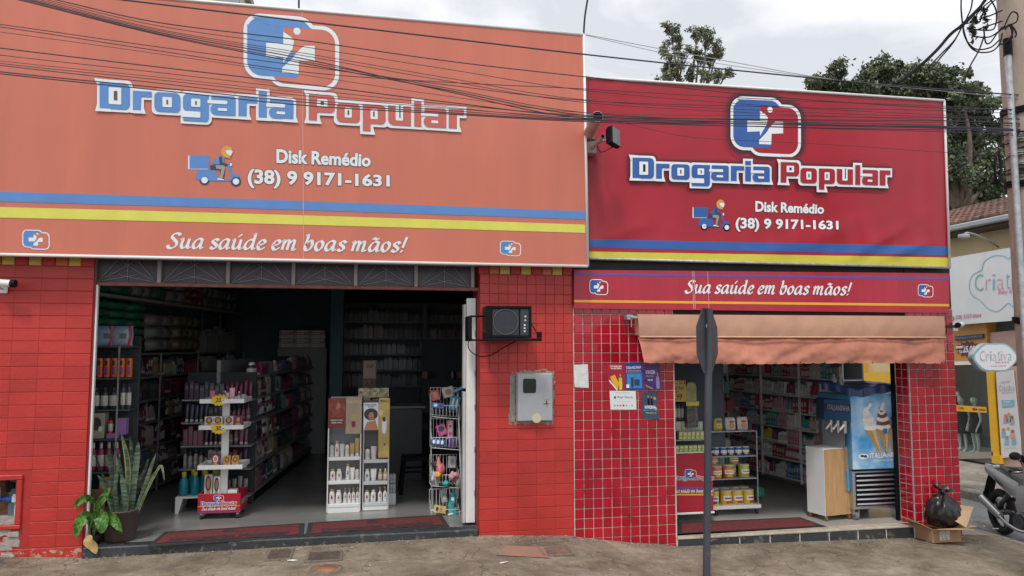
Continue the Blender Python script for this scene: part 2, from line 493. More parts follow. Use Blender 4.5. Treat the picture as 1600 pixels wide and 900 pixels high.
# "Drogaria Popular": every letter from blocks (x0, y0, x1, y1, corners tl tr br bl) in a 2700-unit line; baseline 276, x-height 134, capitals 84
def word_blocks():
    S = 60; H = 34
    B, Wt, D = [], [], []          # colour blocks, white counters, dark slots ; tagged 0 = first word, 1 = second
    XT, BL, CP, DS = 134, 276, 84, 332
    def o_(x0, x1, w):
        B.append((w, x0, XT, x1, BL, (1,1,1,1))); Wt.append((w, x0+S, XT+H, x1-S, BL-H)); c=(x0+x1)/2; D.append((w, c-6, XT+H+20, c+7, BL-H-20))
    def a_(x0, x1, w):
        B.append((w, x0+8, XT, x1, XT+40, (0.2,1.3,0,0))); B.append((w, x1-S, XT+20, x1, BL, (0,0,0,0))); B.append((w, x0, XT+64, x1-4, BL, (1.2,0,0,1.2)))
        Wt.append((w, x0-20, XT+36, x1-S, XT+62)); Wt.append((w, x0+S-4, XT+92, x1-S, BL-H+4))
    def r_(x0, x1, w):
        B.append((w, x0, XT, x0+S, BL, (0,0,0,0))); B.append((w, x0+S-10, XT, x1, XT+40, (1,0,0,0)))
    # word 1
    B.append((0, 78, CP, 300, BL, (0,1.2,1.2,0))); Wt.append((0, 78+68, CP+36, 300-62, BL-32)); D.append((0, 184, CP+62, 210, BL-62))
    r_(322, 460, 0); o_(480, 670, 0)
    B.append((0, 690, XT, 880, BL-14, (1,0,0,1))); B.append((0, 818, XT+20, 880, DS, (0,0,1.2,0))); B.append((0, 692, DS-26, 870, DS, (0,0,1,0)))
    Wt.append((0, 750, XT+H, 818, BL-48)); Wt.append((0, 680, BL-14, 818, DS-26)); D.append((0, 780, XT+H+18, 792, BL-64))
    a_(890, 1075, 0); r_(1097, 1235, 0); B.append((0, 1245, XT+2, 1305, BL, (0,0,0,0))); B.append((0, 1245, 84, 1305, XT-13, (0,0,0,0))); a_(1320, 1500, 0)
    # word 2
    B.append((1, 1613, CP, 1673, BL, (0,0,0,0))); B.append((1, 1650, CP, 1805, BL-62, (0,1.1,1.1,0))); Wt.append((1, 1673, CP+34, 1750, BL-62-36)); D.append((1, 1700, CP+50, 1724, BL-116))
    o_(1817, 1988, 1)
    B.append((1, 2009, XT, 2176, BL, (0,1,1,0))); B.append((1, 2009, XT+4, 2066, DS, (0,0,0,0))); Wt.append((1, 2066, XT+H, 2118, BL-H)); D.append((1, 2084, XT+52, 2096, BL-52))
    B.append((1, 2195, XT, 2362, BL, (0,0,0,1.2))); Wt.append((1, 2250, XT-14, 2304, BL-H)); D.append((1, 2276, XT-6, 2286, BL-54))
    B.append((1, 2386, 92, 2438, BL, (0,0,0,0))); a_(2455, 2622, 1); r_(2639, 2750, 1)
    return B, Wt, D
WB = word_blocks()
def wordmark(mb, mp_, m1, m2, mw, md, glow=(), o=17, lay0=0.0, step=0.00012):
    B, Wt, D = WB; k = [lay0]
    def nx(): k[0] += step; return k[0]
    for (g, gm) in glow:
        for (w, x0, y0, x1, y1, c) in B: rrect(mb, x0-o-g, y0-o-g, x1+o+g, y1+o+g, 30+g, mp_, nx(), gm)
        k[0] += 0.0003
    for (w, x0, y0, x1, y1, c) in B:
        tall = y1 - y0 > 120 and not any(c)
        rrect(mb, x0-o-3, y0-o-4, x1+o+3, y1+o+4, 34, mp_, nx(), mw, c)
    # spurs of the outline at the starts and feet of stems
    for (x0, y0, x1, s) in ((78, 84, 300, -1), (1613, 84, 1680, -1)):
        poly(mb, [(x0-o-22, y0-o-9), (x0+60, y0-o-4), (x0+60, y0+20), (x0-o-2, y0+22)], mp_, nx(), mw)
    for (x0, x1, y) in ((78, 130, 276), (1613, 1673, 276), (2009, 2066, 332), (340, 382, 276), (1120, 1157, 276), (1250, 1305, 276), (1440, 1500, 276), (2650, 2699, 276)):
        poly(mb, [(x0-o-2, y-30), (x1+o, y-30), (x1+o+18, y+o+6), (x0-o-(16 if x0 in (78, 1613) else 0), y+o+6)], mp_, nx(), mw)
    k[0] += 0.0004
    for (w, x0, y0, x1, y1, c) in B: rrect(mb, x0, y0, x1, y1, 34, mp_, nx(), (m1, m2)[w], c)
    k[0] += 0.0004
    for (w, x0, y0, x1, y1) in Wt: rrect(mb, x0, y0, x1, y1, 8, mp_, nx(), mw)
    k[0] += 0.0003
    for (w, x0, y0, x1, y1) in D: rect(mb, x0, y0, x1, y1, mp_, nx(), md)
# the emblem: two overlapping rounded squares with a cross and a leaping figure (960 x 740 units, skew removed)
def emblem(mb, mp_, mblue, mred, mw, lay0=0.0, step=0.0004, glow=()):
    def sk(p): return (p[0], p[1] - 0.075*(p[0]-68))
    k = lay0
    for (g, gm) in glow:
        rrect(mb, 68-g, 61-g, 790+g, 721+g, 170+g, mp_, k, gm); k += step
        rrect(mb, 308-g, 140-g, 1028+g, 785+g, 170+g, mp_, k, gm); k += step
    rrect(mb, 68, 61, 790, 721, 170, mp_, k, mw, n=8); k += step
    rrect(mb, 308, 140, 1028, 785, 170, mp_, k, mw, n=8); k += step
    rrect(mb, 106, 98, 752, 684, 140, mp_, k, mblue, n=8); k += step
    rrect(mb, 346, 178, 988, 747, 135, mp_, k, mred, (0,1,1,1), n=8); k += step
    poly(mb, [(106,178),(468,178),(468,400),(612,500),(612,684),(246,684),(150,645),(106,560)], mp_, k, mblue); k += step
    poly(mb, [(150,98),(640,98),(752,178),(346,180)], mp_, k, mblue); k += step
    poly(mb, [sk(p) for p in ((468,258),(545,310),(575,350),(560,430),(500,520),(470,570),(465,512),(295,512),(295,368),(468,377))], mp_, k, mw)
    poly(mb, [sk(p) for p in ((680,398),(783,400),(783,548),(625,548),(622,680),(456,668),(456,620),(560,510),(640,430))], mp_, k, mw)
    disc(mb, *sk((605,252)), 36, 36, mp_, k, mw)
    k += step
    poly(mb, [sk(p) for p in ((540,462),(594,474),(565,520),(478,600),(458,612),(480,560))], mp_, k, mblue)
# delivery scooter: units of the zoomed print, 65..455 by 38..335
def scooter(mb, mp_, mblue, mw, mtyre, lay0=0.0, s=0.0005):
    k = lay0
    rect(mb, 66, 110, 215, 210, mp_, k, mw); rect(mb, 76, 108, 220, 206, mp_, k+s, mblue)
    poly(mb, [(135,230),(150,212),(265,214),(285,285),(350,290),(380,262),(350,170),(372,160),(392,240),(440,250),(452,268),(400,268),(378,298),(300,300),(115,284)], mp_, k+s, mblue)
    for (cx, cy) in ((187,290),(418,300)):
        disc(mb, cx, cy, 38, 37, mp_, k, mtyre); disc(mb, cx, cy, 24, 23, mp_, k+3*s, mw)
    poly(mb, [(228,180),(300,185),(340,200),(330,280),(305,285),(300,215),(230,215)], mp_, k+3*s, M_NAVY)
    poly(mb, [(270,180),(330,182),(338,200),(318,282),(300,282),(310,210),(272,205)], mp_, k+4*s, M_GREYP)
    poly(mb, [(238,160),(300,112),(335,118),(325,175),(245,172)], mp_, k+5*s, mblue)
    poly(mb, [(292,120),(318,118),(318,160),(360,172),(355,184),(300,178)], mp_, k+6*s, M_NAVY)
    disc(mb, 352, 82, 42, 44, mp_, k+7*s, M_ORHEL); poly(mb, [(345,72),(380,68),(395,82),(378,112),(350,95)], mp_, k+8*s, mw)
    poly(mb, [(340,118),(372,112),(378,132),(350,128)], mp_, k+6*s, M_ORHEL)
    poly(mb, [(282,275),(330,285),(330,292),(282,286)], mp_, k+8*s, mw); poly(mb, [(374,168),(388,166),(388,186),(376,188)], mp_, k+7*s, mw)
# slogan in a broad-nib italic
G_ = {
 'S': (1.12, [[(1.0,1.32),(.82,1.5),(.45,1.46),(.3,1.15),(.55,.87),(.8,.6),(.8,.25),(.5,.0),(.2,.03),(.04,.3)]]),
 'u': (1.12, [[(.0,.85),(.14,1.0),(.2,.8),(.15,.3),(.3,.03),(.55,.15),(.72,.55)], [(.76,1.0),(.72,.3),(.82,.02),(1.02,.16)]]),
 'a': (1.10, [[(.78,.92),(.5,1.0),(.2,.75),(.08,.3),(.25,.02),(.5,.15),(.72,.6)], [(.8,1.0),(.74,.3),(.84,.02),(1.02,.16)]]),
 's': (.80, [[(.68,.82),(.48,1.0),(.22,.88),(.24,.66),(.5,.45),(.58,.2),(.35,.0),(.05,.16)]]),
 'd': (1.14, [[(.78,.92),(.5,1.0),(.2,.75),(.08,.3),(.25,.02),(.5,.15),(.74,.6)], [(.62,1.5),(.8,1.6),(.8,1.2),(.76,.3),(.86,.02),(1.04,.16)]]),
 'e': (.86, [[(.12,.48),(.42,.52),(.66,.74),(.5,.98),(.24,.86),(.1,.4),(.25,.03),(.5,.05),(.72,.25)]]),
 'm': (1.52, [[(-.02,.85),(.13,1.0),(.17,.8),(.12,.0)], [(.15,.5),(.36,.92),(.54,.98),(.6,.75),(.56,0)], [(.6,.5),(.82,.92),(1.02,.98),(1.08,.75),(1.04,.15),(1.16,.02),(1.34,.16)]]),
 'b': (.96, [[(.0,1.5),(.18,1.6),(.2,1.2),(.12,.35),(.26,.02),(.55,.1),(.72,.55),(.62,.95),(.4,.95),(.16,.5)]]),
 'o': (.92, [[(.42,1.0),(.14,.75),(.1,.3),(.35,.0),(.64,.3),(.68,.75),(.42,1.0)]]),
 '!': (.55, [[(.36,1.55),(.25,.85),(.18,.42)], [(.1,.1),(.2,.02)]]),
 ' ': (.46, []),
}
def slogan(mb, mp_, layer, m):
    """unit line: x 0..W, y up; returns width"""
    x = 0; k = layer; a, b, ph = .15, .062, rad(38)
    for ch in 'Sua saúde em boas mãos!':
        base = {'ú': 'u', 'ã': 'a'}.get(ch, ch); adv, st = G_[base]; st = list(st)
        if ch == 'ú': st.append([(.45,1.22),(.6,1.38),(.74,1.55)])
        if ch == 'ã': st.append([(.18,1.22),(.34,1.36),(.56,1.24),(.76,1.38)])
        for s_ in st:
            p = crom([(q[0], q[1], 0) for q in s_], 5); vs = []
            for i, q in enumerate(p):
                d = p[min(i+1, len(p)-1)] - p[max(i-1, 0)]; th = math.atan2(d.y, d.x)
                h = math.sqrt((a*math.sin(th-ph))**2 + (b*math.cos(th-ph))**2)
                n = Vector((-math.sin(th), math.cos(th), 0)) * h
                for g in (q + n, q - n): vs.append(mp_(x + g.x + .2*g.y, g.y, k))
            mb.add(vs, [(2*i+1, 2*i+3, 2*i+2, 2*i) for i in range(len(p)-1)], m)
            k += 0.0001
        x += adv
    return x
SLOG_W = sum(G_[{'ú': 'u', 'ã': 'a'}.get(c, c)][0] for c in 'Sua saúde em boas mãos!')

# ================================================================== THE SETTING
Y0 = 7.0                                       # the street front
FL, FR = 0.22, 0.04                            # shop floor levels
GT = [(-12, .28), (-3.2, .19), (-2.28, .14), (1.0, .165), (1.9, .12), (2.5, .03), (3.02, -.03), (5.6, -.075), (6.2, -.13), (6.7, -.17), (7.4, -.2)]
def gz(x, y=7.0): return interp(GT, x) - 0.015 * max(0, 7.0 - y)

def ground_mat(name, cols, scale=1.2, bump=0.35, crack=True, rough=0.9):
    m = bpy.data.materials.new(name); m.use_nodes = True
    n = m.node_tree.nodes; l = m.node_tree.links; b = n['Principled BSDF']; b.inputs['Roughness'].default_value = rough
    g = n.new('ShaderNodeNewGeometry')
    z = n.new('ShaderNodeTexNoise'); z.inputs['Scale'].default_value = scale; z.inputs['Detail'].default_value = 9; z.inputs['Roughness'].default_value = 0.62; z.inputs['Distortion'].default_value = 0.4
    l.new(g.outputs['Position'], z.inputs['Vector'])
    r = n.new('ShaderNodeValToRGB'); els = r.color_ramp.elements
    els[0].position = 0.32; els[0].color = (*cols[0], 1); els[1].position = 0.7; els[1].color = (*cols[-1], 1)
    for i, c in enumerate(cols[1:-1]):
        e = els.new(0.32 + 0.38 * (i+1) / (len(cols)-1)); e.color = (*c, 1)
    l.new(z.outputs['Fac'], r.inputs['Fac']); srcc = r.outputs['Color']
    f = n.new('ShaderNodeTexNoise'); f.inputs['Scale'].default_value = 90; f.inputs['Detail'].default_value = 3
    l.new(g.outputs['Position'], f.inputs['Vector'])
    f2 = n.new('ShaderNodeTexNoise'); f2.inputs['Scale'].default_value = 11; f2.inputs['Detail'].default_value = 8; f2.inputs['Roughness'].default_value = .75
    l.new(g.outputs['Position'], f2.inputs['Vector']); fm_ = n.new('ShaderNodeMath'); fm_.operation = 'MULTIPLY_ADD'; fm_.inputs[1].default_value = 1.3; l.new(f2.outputs['Fac'], fm_.inputs[0]); 
    f3 = n.new('ShaderNodeMath'); f3.operation = 'MULTIPLY'; f3.inputs[1].default_value = .7; l.new(f.outputs['Fac'], f3.inputs[0]); l.new(f3.outputs[0], fm_.inputs[2])
    mr = n.new('ShaderNodeMapRange'); mr.inputs['From Min'].default_value = .6; mr.inputs['From Max'].default_value = 1.4; mr.inputs['To Min'].default_value = 0.55; mr.inputs['To Max'].default_value = 1.45
    l.new(fm_.outputs[0], mr.inputs['Value'])
    hs = n.new('ShaderNodeHueSaturation'); l.new(srcc, hs.inputs['Color']); l.new(mr.outputs[0], hs.inputs['Value']); srcc = hs.outputs['Color']
    h = fm_.outputs[0]
    if crack:
        v = n.new('ShaderNodeTexVoronoi'); v.feature = 'DISTANCE_TO_EDGE'; v.inputs['Scale'].default_value = 0.9
        nv = n.new('ShaderNodeTexNoise'); nv.inputs['Scale'].default_value = 3.5; nv.inputs['Detail'].default_value = 5
        l.new(g.outputs['Position'], nv.inputs['Vector'])
        va = n.new('ShaderNodeVectorMath'); va.operation = 'MULTIPLY_ADD'
        l.new(nv.outputs['Color'], va.inputs[0]); va.inputs[1].default_value = (0.5, 0.5, 0.5); l.new(g.outputs['Position'], va.inputs[2])
        l.new(va.outputs[0], v.inputs['Vector'])
        c2 = n.new('ShaderNodeValToRGB'); c2.color_ramp.elements[0].position = 0.0; c2.color_ramp.elements[0].color = (0.35, 0.35, 0.35, 1)
        c2.color_ramp.elements[1].position = 0.008; c2.color_ramp.elements[1].color = (1, 1, 1, 1)
        l.new(v.outputs['Distance'], c2.inputs['Fac'])
        mm = n.new('ShaderNodeMix'); mm.data_type = 'RGBA'; mm.blend_type = 'MULTIPLY'; mm.inputs['Factor'].default_value = 0.8
        l.new(srcc, mm.inputs['A']); l.new(c2.outputs['Color'], mm.inputs['B']); srcc = mm.outputs['Result']
        ad = n.new('ShaderNodeMath'); ad.operation = 'MULTIPLY'; l.new(h, ad.inputs[0]); l.new(c2.outputs['Color'], ad.inputs[1]); h = ad.outputs[0]
    l.new(srcc, b.inputs['Base Color'])
    bp = n.new('ShaderNodeBump'); bp.inputs['Strength'].default_value = bump; bp.inputs['Distance'].default_value = 0.02
    l.new(h, bp.inputs['Height']); l.new(bp.outputs['Normal'], b.inputs['Normal'])
    return m
M_PAVE = ground_mat('worn_concrete_pavement', [(0.10, 0.078, 0.055), (0.19, 0.152, 0.11), (0.27, 0.222, 0.165), (0.37, 0.32, 0.25)], scale=1.6, bump=0.6)
M_PAVE2 = ground_mat('grey_concrete_pavement', [(0.17, 0.15, 0.13), (0.27, 0.24, 0.21), (0.34, 0.31, 0.27)])
M_ASPH = ground_mat('asphalt', [(0.10, 0.10, 0.105), (0.15, 0.15, 0.155), (0.20, 0.20, 0.205)], scale=0.8, crack=False)
M_EARTH = ground_mat('bare_earth', [(0.12, 0.10, 0.07), (0.2, 0.17, 0.12)], scale=0.1, crack=False)
M_KERB = ground_mat('kerb_stone', [(0.12, 0.11, 0.10), (0.22, 0.2, 0.18), (0.3, 0.27, 0.24)], scale=3)
M_FLOOR = mat('pale_glazed_floor', (0.40, 0.38, 0.35), 0.22, var=0.08, scale=3)
M_FLOOR2 = worn('dark_slate', (0.032, 0.036, 0.04), (0.16, 0.14, 0.115), thr=.57, soft=.1, scale=13, rough=.5, bump=.4, fade=.3)

KY = 5.35                                      # kerb of the main street
KX = 6.95                                      # kerb of the side street
OK_ = 8.55                                     # opposite kerb
SX = 10.6                                      # opposite shop front
b = MB(); b.box((-900, -900, -1.2), (900, 900, -0.42), M_EARTH); b.build('ground', kind='structure')
b = MB(); b.box((-200, -6, -0.8), (200, KY, -0.30), M_ASPH); b.build('main_street', kind='structure')
b = MB(); b.box((KX, KY, -0.8), (OK_, 160, -0.295), M_ASPH); b.build('side_street', kind='structure')
xs = [-12, -8, -5, -3.6, -3.0, -2.28, -1.5, -.8, 0, .5, 1.0, 1.4, 1.9, 2.2, 2.5, 2.75, 3.02, 3.6, 4.2, 4.8, 5.6, 5.9, 6.2, 6.5, KX-.12]
ys = [KY+.13, 5.7, 6.0, 6.3, 6.6, 6.9, 7.25]
b = MB()
rr = random.Random(3)
vs = [(x, y, gz(x, y) + rr.uniform(-.006, .006)) for y in ys for x in xs]; nx = len(xs)
b.add(vs, [(j*nx+i, j*nx+i+1, (j+1)*nx+i+1, (j+1)*nx+i) for j in range(len(ys)-1) for i in range(nx-1)], M_PAVE, True)
b.build('pavement', kind='structure')
b = MB()
vs = [(x, y, gz(x) - .002) for y in (7.25, 9, 14, 40) for x in (6.2, 6.5, KX-.12)]
b.add(vs, [(j*3+i, j*3+i+1, (j+1)*3+i+1, (j+1)*3+i) for j in range(3) for i in range(2)], M_PAVE2, True)
b.build('side_pavement', kind='structure')
b = MB()
k = -12.0
while k < KX-.2:
    e = min(k + 0.8, KX - .14)
    z = gz((k+e)/2, 5.4)
    b.bbox((k+.004, KY, -0.6), (e-.004, KY+.13, z + .004), M_KERB, 0.015); k += 0.8
y = KY + .15
while y < 30:
    b.bbox((KX-.12, y, -0.6), (KX, y+.79, gz(KX, 7) - .002), M_KERB, 0.02); y += .8
b.build('kerb', kind='structure')
b = MB()
y = 5.0
while y < 40:
    b.bbox((OK_, y+.004, -0.6), (OK_+.16, y+.796, -0.15 + R.uniform(-.006, .006)), M_KERB, 0.03); y += .8
b.build('opposite_kerb', kind='structure')
b = MB()
b.box((OK_+.16, 5, -0.6), (SX+.3, 40, -0.155), M_PAVE2); b.build('opposite_pavement', kind='structure')

# ---- access covers in the pavement
CXD0, CXD1 = -9.0, -8.0
M_DEADB = mat('dry_debris', (.22,.15,.08), .9, var=.3)
M_COVF = mat('mortar_rim', (.17,.14,.11), .95, var=.3, scale=30, bump=.5)
def cover_plate(quad, label, m, kind):
    p = [PG(*q, 0.14) for q in quad]
    c = sum(p, Vector())/4
    t = thing('utility_cover', label, 'utility cover', (c.x, c.y, gz(c.x, c.y)), 0)
    w_ = (p[1]-p[0]).length; d_ = max((p[2]-p[1]).length, .12)
    b = MB(); z = .008
    fw = .02
    b.bbox((-w_/2, -d_/2, -.03), (w_/2, -d_/2+fw, z+.006), M_COVF, .003); b.bbox((-w_/2, d_/2-fw, -.03), (w_/2, d_/2, z+.006), M_COVF, .003)
    b.bbox((-w_/2, -d_/2+fw, -.03), (-w_/2+fw, d_/2-fw, z+.006), M_COVF, .003); b.bbox((w_/2-fw, -d_/2+fw, -.03), (w_/2, d_/2-fw, z+.006), M_COVF, .003)
    link('frame', b.mesh('frame'), t, loc=(0,0,0))
    b = MB(); b.box((-w_/2+fw, -d_/2+fw, -.03), (w_/2-fw, d_/2-fw, z), m)
    if kind == 'slot':
        for i in range(9):
            x = lp(-w_/2+.06, w_/2-.06, i/8); b.box((x-.008, -d_/2+.05, z), (x+.008, d_/2-.05, z+.004), m)
    else:
        for i in range(2):
            x = (-1, 1)[i]*w_*.25; b.box((x-.05, -.01, z), (x+.05, .01, z+.004), m)
    link('lid', b.mesh('lid'), t, loc=(0,0,0))
M_IRON = mat('rusty_cast_iron', (0.10, 0.075, 0.06), 0.8, var=0.35, scale=25, bump=0.4)
cover_plate([(415,878),(455,878),(460,860),(420,860)], 'small square iron cover left of the lettered cover in front of the doorway', M_IRON, 'plain')
cover_plate([(477,880),(533,880),(536,864),(482,864)], 'slotted iron utility cover in the pavement in front of the big doorway', M_IRON, 'slot')
cover_plate([(846,866),(896,866),(886,852),(842,852)], 'worn brownish cover plate at the foot of the plain red pillar', mat('pinkish_iron', (0.20, 0.12, 0.09), .85, var=.3, scale=20, bump=.4), 'slot')
cover_plate([(838,846),(870,846),(866,838),(834,838)], 'thin cover plate touching the base of the red pillar', mat('pinkish_iron', (0.20, 0.12, 0.09)), 'plain')
c = PG(510, 891, .14)
t = thing('round_cover', 'small round reddish cover set in a ring of mortar in the pavement', 'utility cover', (c.x, c.y, gz(c.x, c.y)))
b = MB(); b.lathe([(.0, -.02), (.12, -.02), (.13, .008), (.095, .014), (.09, .012)], M_COVF, 24); link('ring', b.mesh('ring'), t, loc=(0,0,0))
b = MB(); b.lathe([(.0, -.01), (.088, -.01), (.088, .012), (.0, .0125)], mat('terracotta_lid', (0.34, 0.13, 0.07), .85, var=.2), 24); link('lid', b.mesh('lid'), t, loc=(0,0,0))
b = MB()
def _pp(u, v): q = PG(lp(lp(776, 792, v), lp(858, 850, v), u), lp(872, 856, v), .13); return (q.x, q.y, gz(q.x, q.y) + .006)
b.grid(_pp, 10, 3, worn('reddish_mortar_patch', (0.36, 0.19, 0.13), (0.25, 0.2, 0.15), thr=.5, soft=.1, scale=9, bump=.5))
b.build('mortar_patch', kind='structure')
# litter: scraps of paper
for i, (px, py, m_) in enumerate(((1556, 826, M_WHITE), (1590, 832, M_WHITE), (1538, 822, M_CARDIN), (455, 876, M_WHITE), (785, 880, M_WHITE))):
    q = PG(px, py, gz(PG(px, py, -.1).x)); b = MB(); h = .004
    n_ = 6; pts = [(.04*R.uniform(.5, 1.3)*math.cos(2*PI*j/n_), .022*R.uniform(.5, 1.3)*math.sin(2*PI*j/n_), R.uniform(0, .012)) for j in range(n_)]
    b.add(pts + [(a, c_, z-.002) for a, c_, z in pts], [tuple(range(n_)), tuple(reversed(range(n_, 2*n_)))] + [(j, (j+1)%n_, n_+(j+1)%n_, n_+j) for j in range(n_)], m_)
    b.build('paper_scrap', None, loc=(q.x, q.y, gz(q.x, q.y)+.008), label=['white paper scrap on the corner pavement beside the cardboard boxes', 'white paper scrap near the motorcycle on the pavement edge', 'brown scrap of card beside the torn boxes', 'tiny white scrap between the two covers before the doorway', 'small white scrap left of the mortar patch by the pillar'][i], cat='litter')

b = MB(); rq = random.Random(99)
for i in range(1500):
    if rq.random() < .6: x = rq.uniform(-4.5, 6.4); y = 6.95 - abs(rq.gauss(0, .10)) if not (CXD0 < x < CXD1) else 6.90 - abs(rq.gauss(0, .1))
    else: x = rq.uniform(-4.5, 6.6); y = rq.uniform(5.6, 6.9)
    s_ = rq.uniform(.003, .011); z = gz(x, y) + .006; a = rq.uniform(0, 6)
    pts = [(x + s_*math.cos(a+t)*rq.uniform(.6,1.2), y + s_*math.sin(a+t)*rq.uniform(.6,1.2), z) for t in (0, 1.6, 3.1, 4.7)]
    b.add(pts + [(x, y, z + s_*.7)], [(0,1,4), (1,2,4), (2,3,4), (3,0,4)], rq.choice((M_CEMENT, M_COVF, M_DEADB)))
b.build('grit', None, kind='stuff')

# ================================================================== STREET-FRONT WALLS
TP = 0.107                                     # tile pitch, painted walls
TQ = 0.0925                                    # tile pitch, glazed walls
def tile_mesh(w_, h_, d_, m, e=.006, ex=None):
    e = min(e, d_); ex = e if ex is None else ex
    b = MB(); b.add([(-w_/2, 0, -h_/2), (w_/2, 0, -h_/2), (w_/2, 0, h_/2), (-w_/2, 0, h_/2),
                     (-w_/2+ex, -d_, -h_/2+e), (w_/2-ex, -d_, -h_/2+e), (w_/2-ex, -d_, h_/2-e), (-w_/2+ex, -d_, h_/2-e)],
                    [(4,5,6,7), (0,1,5,4), (1,2,6,5), (2,3,7,6), (3,0,4,7)], m)
    return b.mesh('tile')
LIM = 298
def tile_field(parent, x0, x1, z0, z1, pw, ph, gapx, gapz, m, y=Y0, skip=(), face='y', xfix=None, count=[0], zfun=None, budget=LIM, depth=.007, jit=0.006):
    """tiles as parts of the wall they clad, rows counted down from the top; bottom row cut by the pavement"""
    me = tile_mesh(pw-gapx, ph-gapz, depth, m, ex=.0006 if pw > ph*1.3 else None)
    half = {}
    nrow = int(math.ceil((z1 - z0) / ph)); ncol = max(1, int(round((x1 - x0) / pw))); pw2 = (x1-x0)/ncol
    k = 0
    for r_ in range(nrow):
        zc = z1 - ph*(r_+.5)
        for c_ in range(ncol):
            xc = x0 + pw2*(c_+.5)
            if any(a <= xc <= b_ and c2 <= zc <= d for (a, b_, c2, d) in skip): continue
            if k >= budget: return k
            loc = (xc, y, zc) if face == 'y' else (xfix, xc, zc)
            rz = 0 if face == 'y' else -PI/2
            j = Matrix.Rotation(rz, 4, 'Z') @ Matrix.Rotation(R.uniform(-jit, jit), 4, 'X') @ Matrix.Rotation(R.uniform(-jit, jit), 4, 'Z')
            e = j.to_euler()
            inst('tile', me, parent, loc, tuple(e), (pw2/pw, 1, 1)); k += 1
    return k

# ---- painted wall left of the doorway
LW0, LW1 = -3.30, -2.285
NX0, NX1, NZ0, NZ1 = -3.35, -2.80, 0.43, 0.795      # meter niche
wl = thing('painted_wall', 'wall of red painted tiles left of the wide doorway, worn near the pavement', 'wall')
b = MB()
b.box((-7, Y0+.002, -.3), (NX0, 7.35, 5.0), M_REDGROUT); b.box((NX1, Y0+.002, -.3), (LW1, 7.11, 2.9), M_REDGROUT)
b.box((NX0, Y0+.002, -.3), (NX1, 7.35, NZ0), M_REDGROUT); b.box((NX0, Y0+.002, NZ1), (NX1, 7.35, 2.9), M_REDGROUT)
b.build('backing', wl)
b = MB(); b.box((-7, 7.1, 2.9), (LW1, 7.34, 5.05), M_DWALL); b.build('upper_wall', wl)
zt = 2.655
nt_ = tile_field(wl, LW0, LW1, .05, zt-.07, TP*1.78, TP, .0006, .0045, M_RED, depth=.003, jit=.003, skip=((NX0-.02, NX1+.03, NZ0-.04, NZ1+.04), (NX0, NX1+.02, .2, NZ0)), zfun=None)
b = MB(); rq = random.Random(9)
for r_ in range(24):
    for c_ in range(20):
        x = LW0 - .19*(c_+.5); z = zt-.07 - TP*(r_+.5)
        b.bbox((x-.093, Y0-.007, z-.05), (x+.093, Y0+.003, z+.05), M_RED, .005)
b.build('wall_tiles', wl, kind='stuff')
b = MB(); b.box((LW1, Y0+.01, FL-.1), (LW1+.012, 7.11, 2.46), mat('dark_red_reveal', (0.28, 0.02, 0.02), .6)); b.build('reveal', wl)
# painted frame of the niche
b = MB()
b.bbox((NX0, 6.975, NZ1), (NX1+.045, 7.02, NZ1+.042), M_RED, .006); b.bbox((NX0, 6.975, NZ0-.035), (NX1+.045, 7.02, NZ0), M_RED, .006)
b.bbox((NX1, 6.977, NZ0), (NX1+.043, 7.018, NZ1), M_RED, .006)
b.build('niche_frame', wl)
b = MB(); b.box((NX0, 7.24, NZ0), (NX1, 7.26, NZ1), M_BRICK); b.box((NX0, Y0+.01, NZ0), (NX1, 7.24, NZ0+.05), M_CEMENT)
b.box((NX1-.008, Y0+.02, NZ0+.05), (NX1-.001, 7.24, NZ1), M_BRICK); b.build('niche_lining', wl)
b = MB()
rq = random.Random(5)
for i in range(26):
    x = rq.uniform(NX0, NX1+.0); z = rq.uniform(.16, NZ0-.05); s_ = rq.uniform(.03, .07)
    b.bbox((x-s_, Y0-.012*rq.random(), z-s_*.6), (x+s_, Y0+.02, z+s_*.6), M_CEMENT, .012, Matrix.Translation((x,0,z)) @ Matrix.Rotation(rq.uniform(-.5,.5), 4, 'Y') @ Matrix.Translation((-x,0,-z)))
b.build('broken_plaster', wl)
# coloured band of small tiles under the banners
def colour_band(parent, x0, x1, z0):
    me = {m: tile_mesh(.0975, .0975, .007, m) for m in (M_RED, M_YTILE, M_OTILE)}
    x = x1 - .05; k = 0
    while x > x0:
        inst('band_tile', me[(M_RED, M_YTILE, M_OTILE, M_RED, M_YTILE)[k % 5]], parent, (x, Y0-.001, z0+.05), (0, 0, 0)); x -= .103; k += 1
colour_band(wl, LW0, LW1, 2.585)
# ---- pillar between the shops
PX0, PX1 = 1.075, 1.985
mt0, mt1 = PY(806, 583, Y0), PY(861, 657, Y0)
wp = thing('painted_pillar', 'broad red painted tile pillar carrying the loudspeaker and the electric meter box', 'pillar')
b = MB(); b.box((PX0, Y0+.002, -.3), (PX1, 7.38, 2.95), M_REDGROUT); b.build('backing', wp)
b = MB(); b.box((PX0, 7.1, 2.951), (PX1, 7.37, 5.0), M_DWALL); b.build('upper_wall', wp)
ms = ((mt0.x-.02, mt1.x+.0, mt1.z+.0, mt0.z-.0),)
n1 = tile_field(wp, PX0, PX1, 1.72, 2.585, .091, .0935, .0022, .0028, M_RED2, skip=ms, depth=.003)
tile_field(wp, PX0, PX1, .02, 1.65, .182, .105, .0006, .0042, M_RED2, skip=ms, depth=.003, budget=LIM-n1, jit=.003)
colour_band(wp, PX0, PX1, 2.585)
_rg = random.Random(41); rag = []
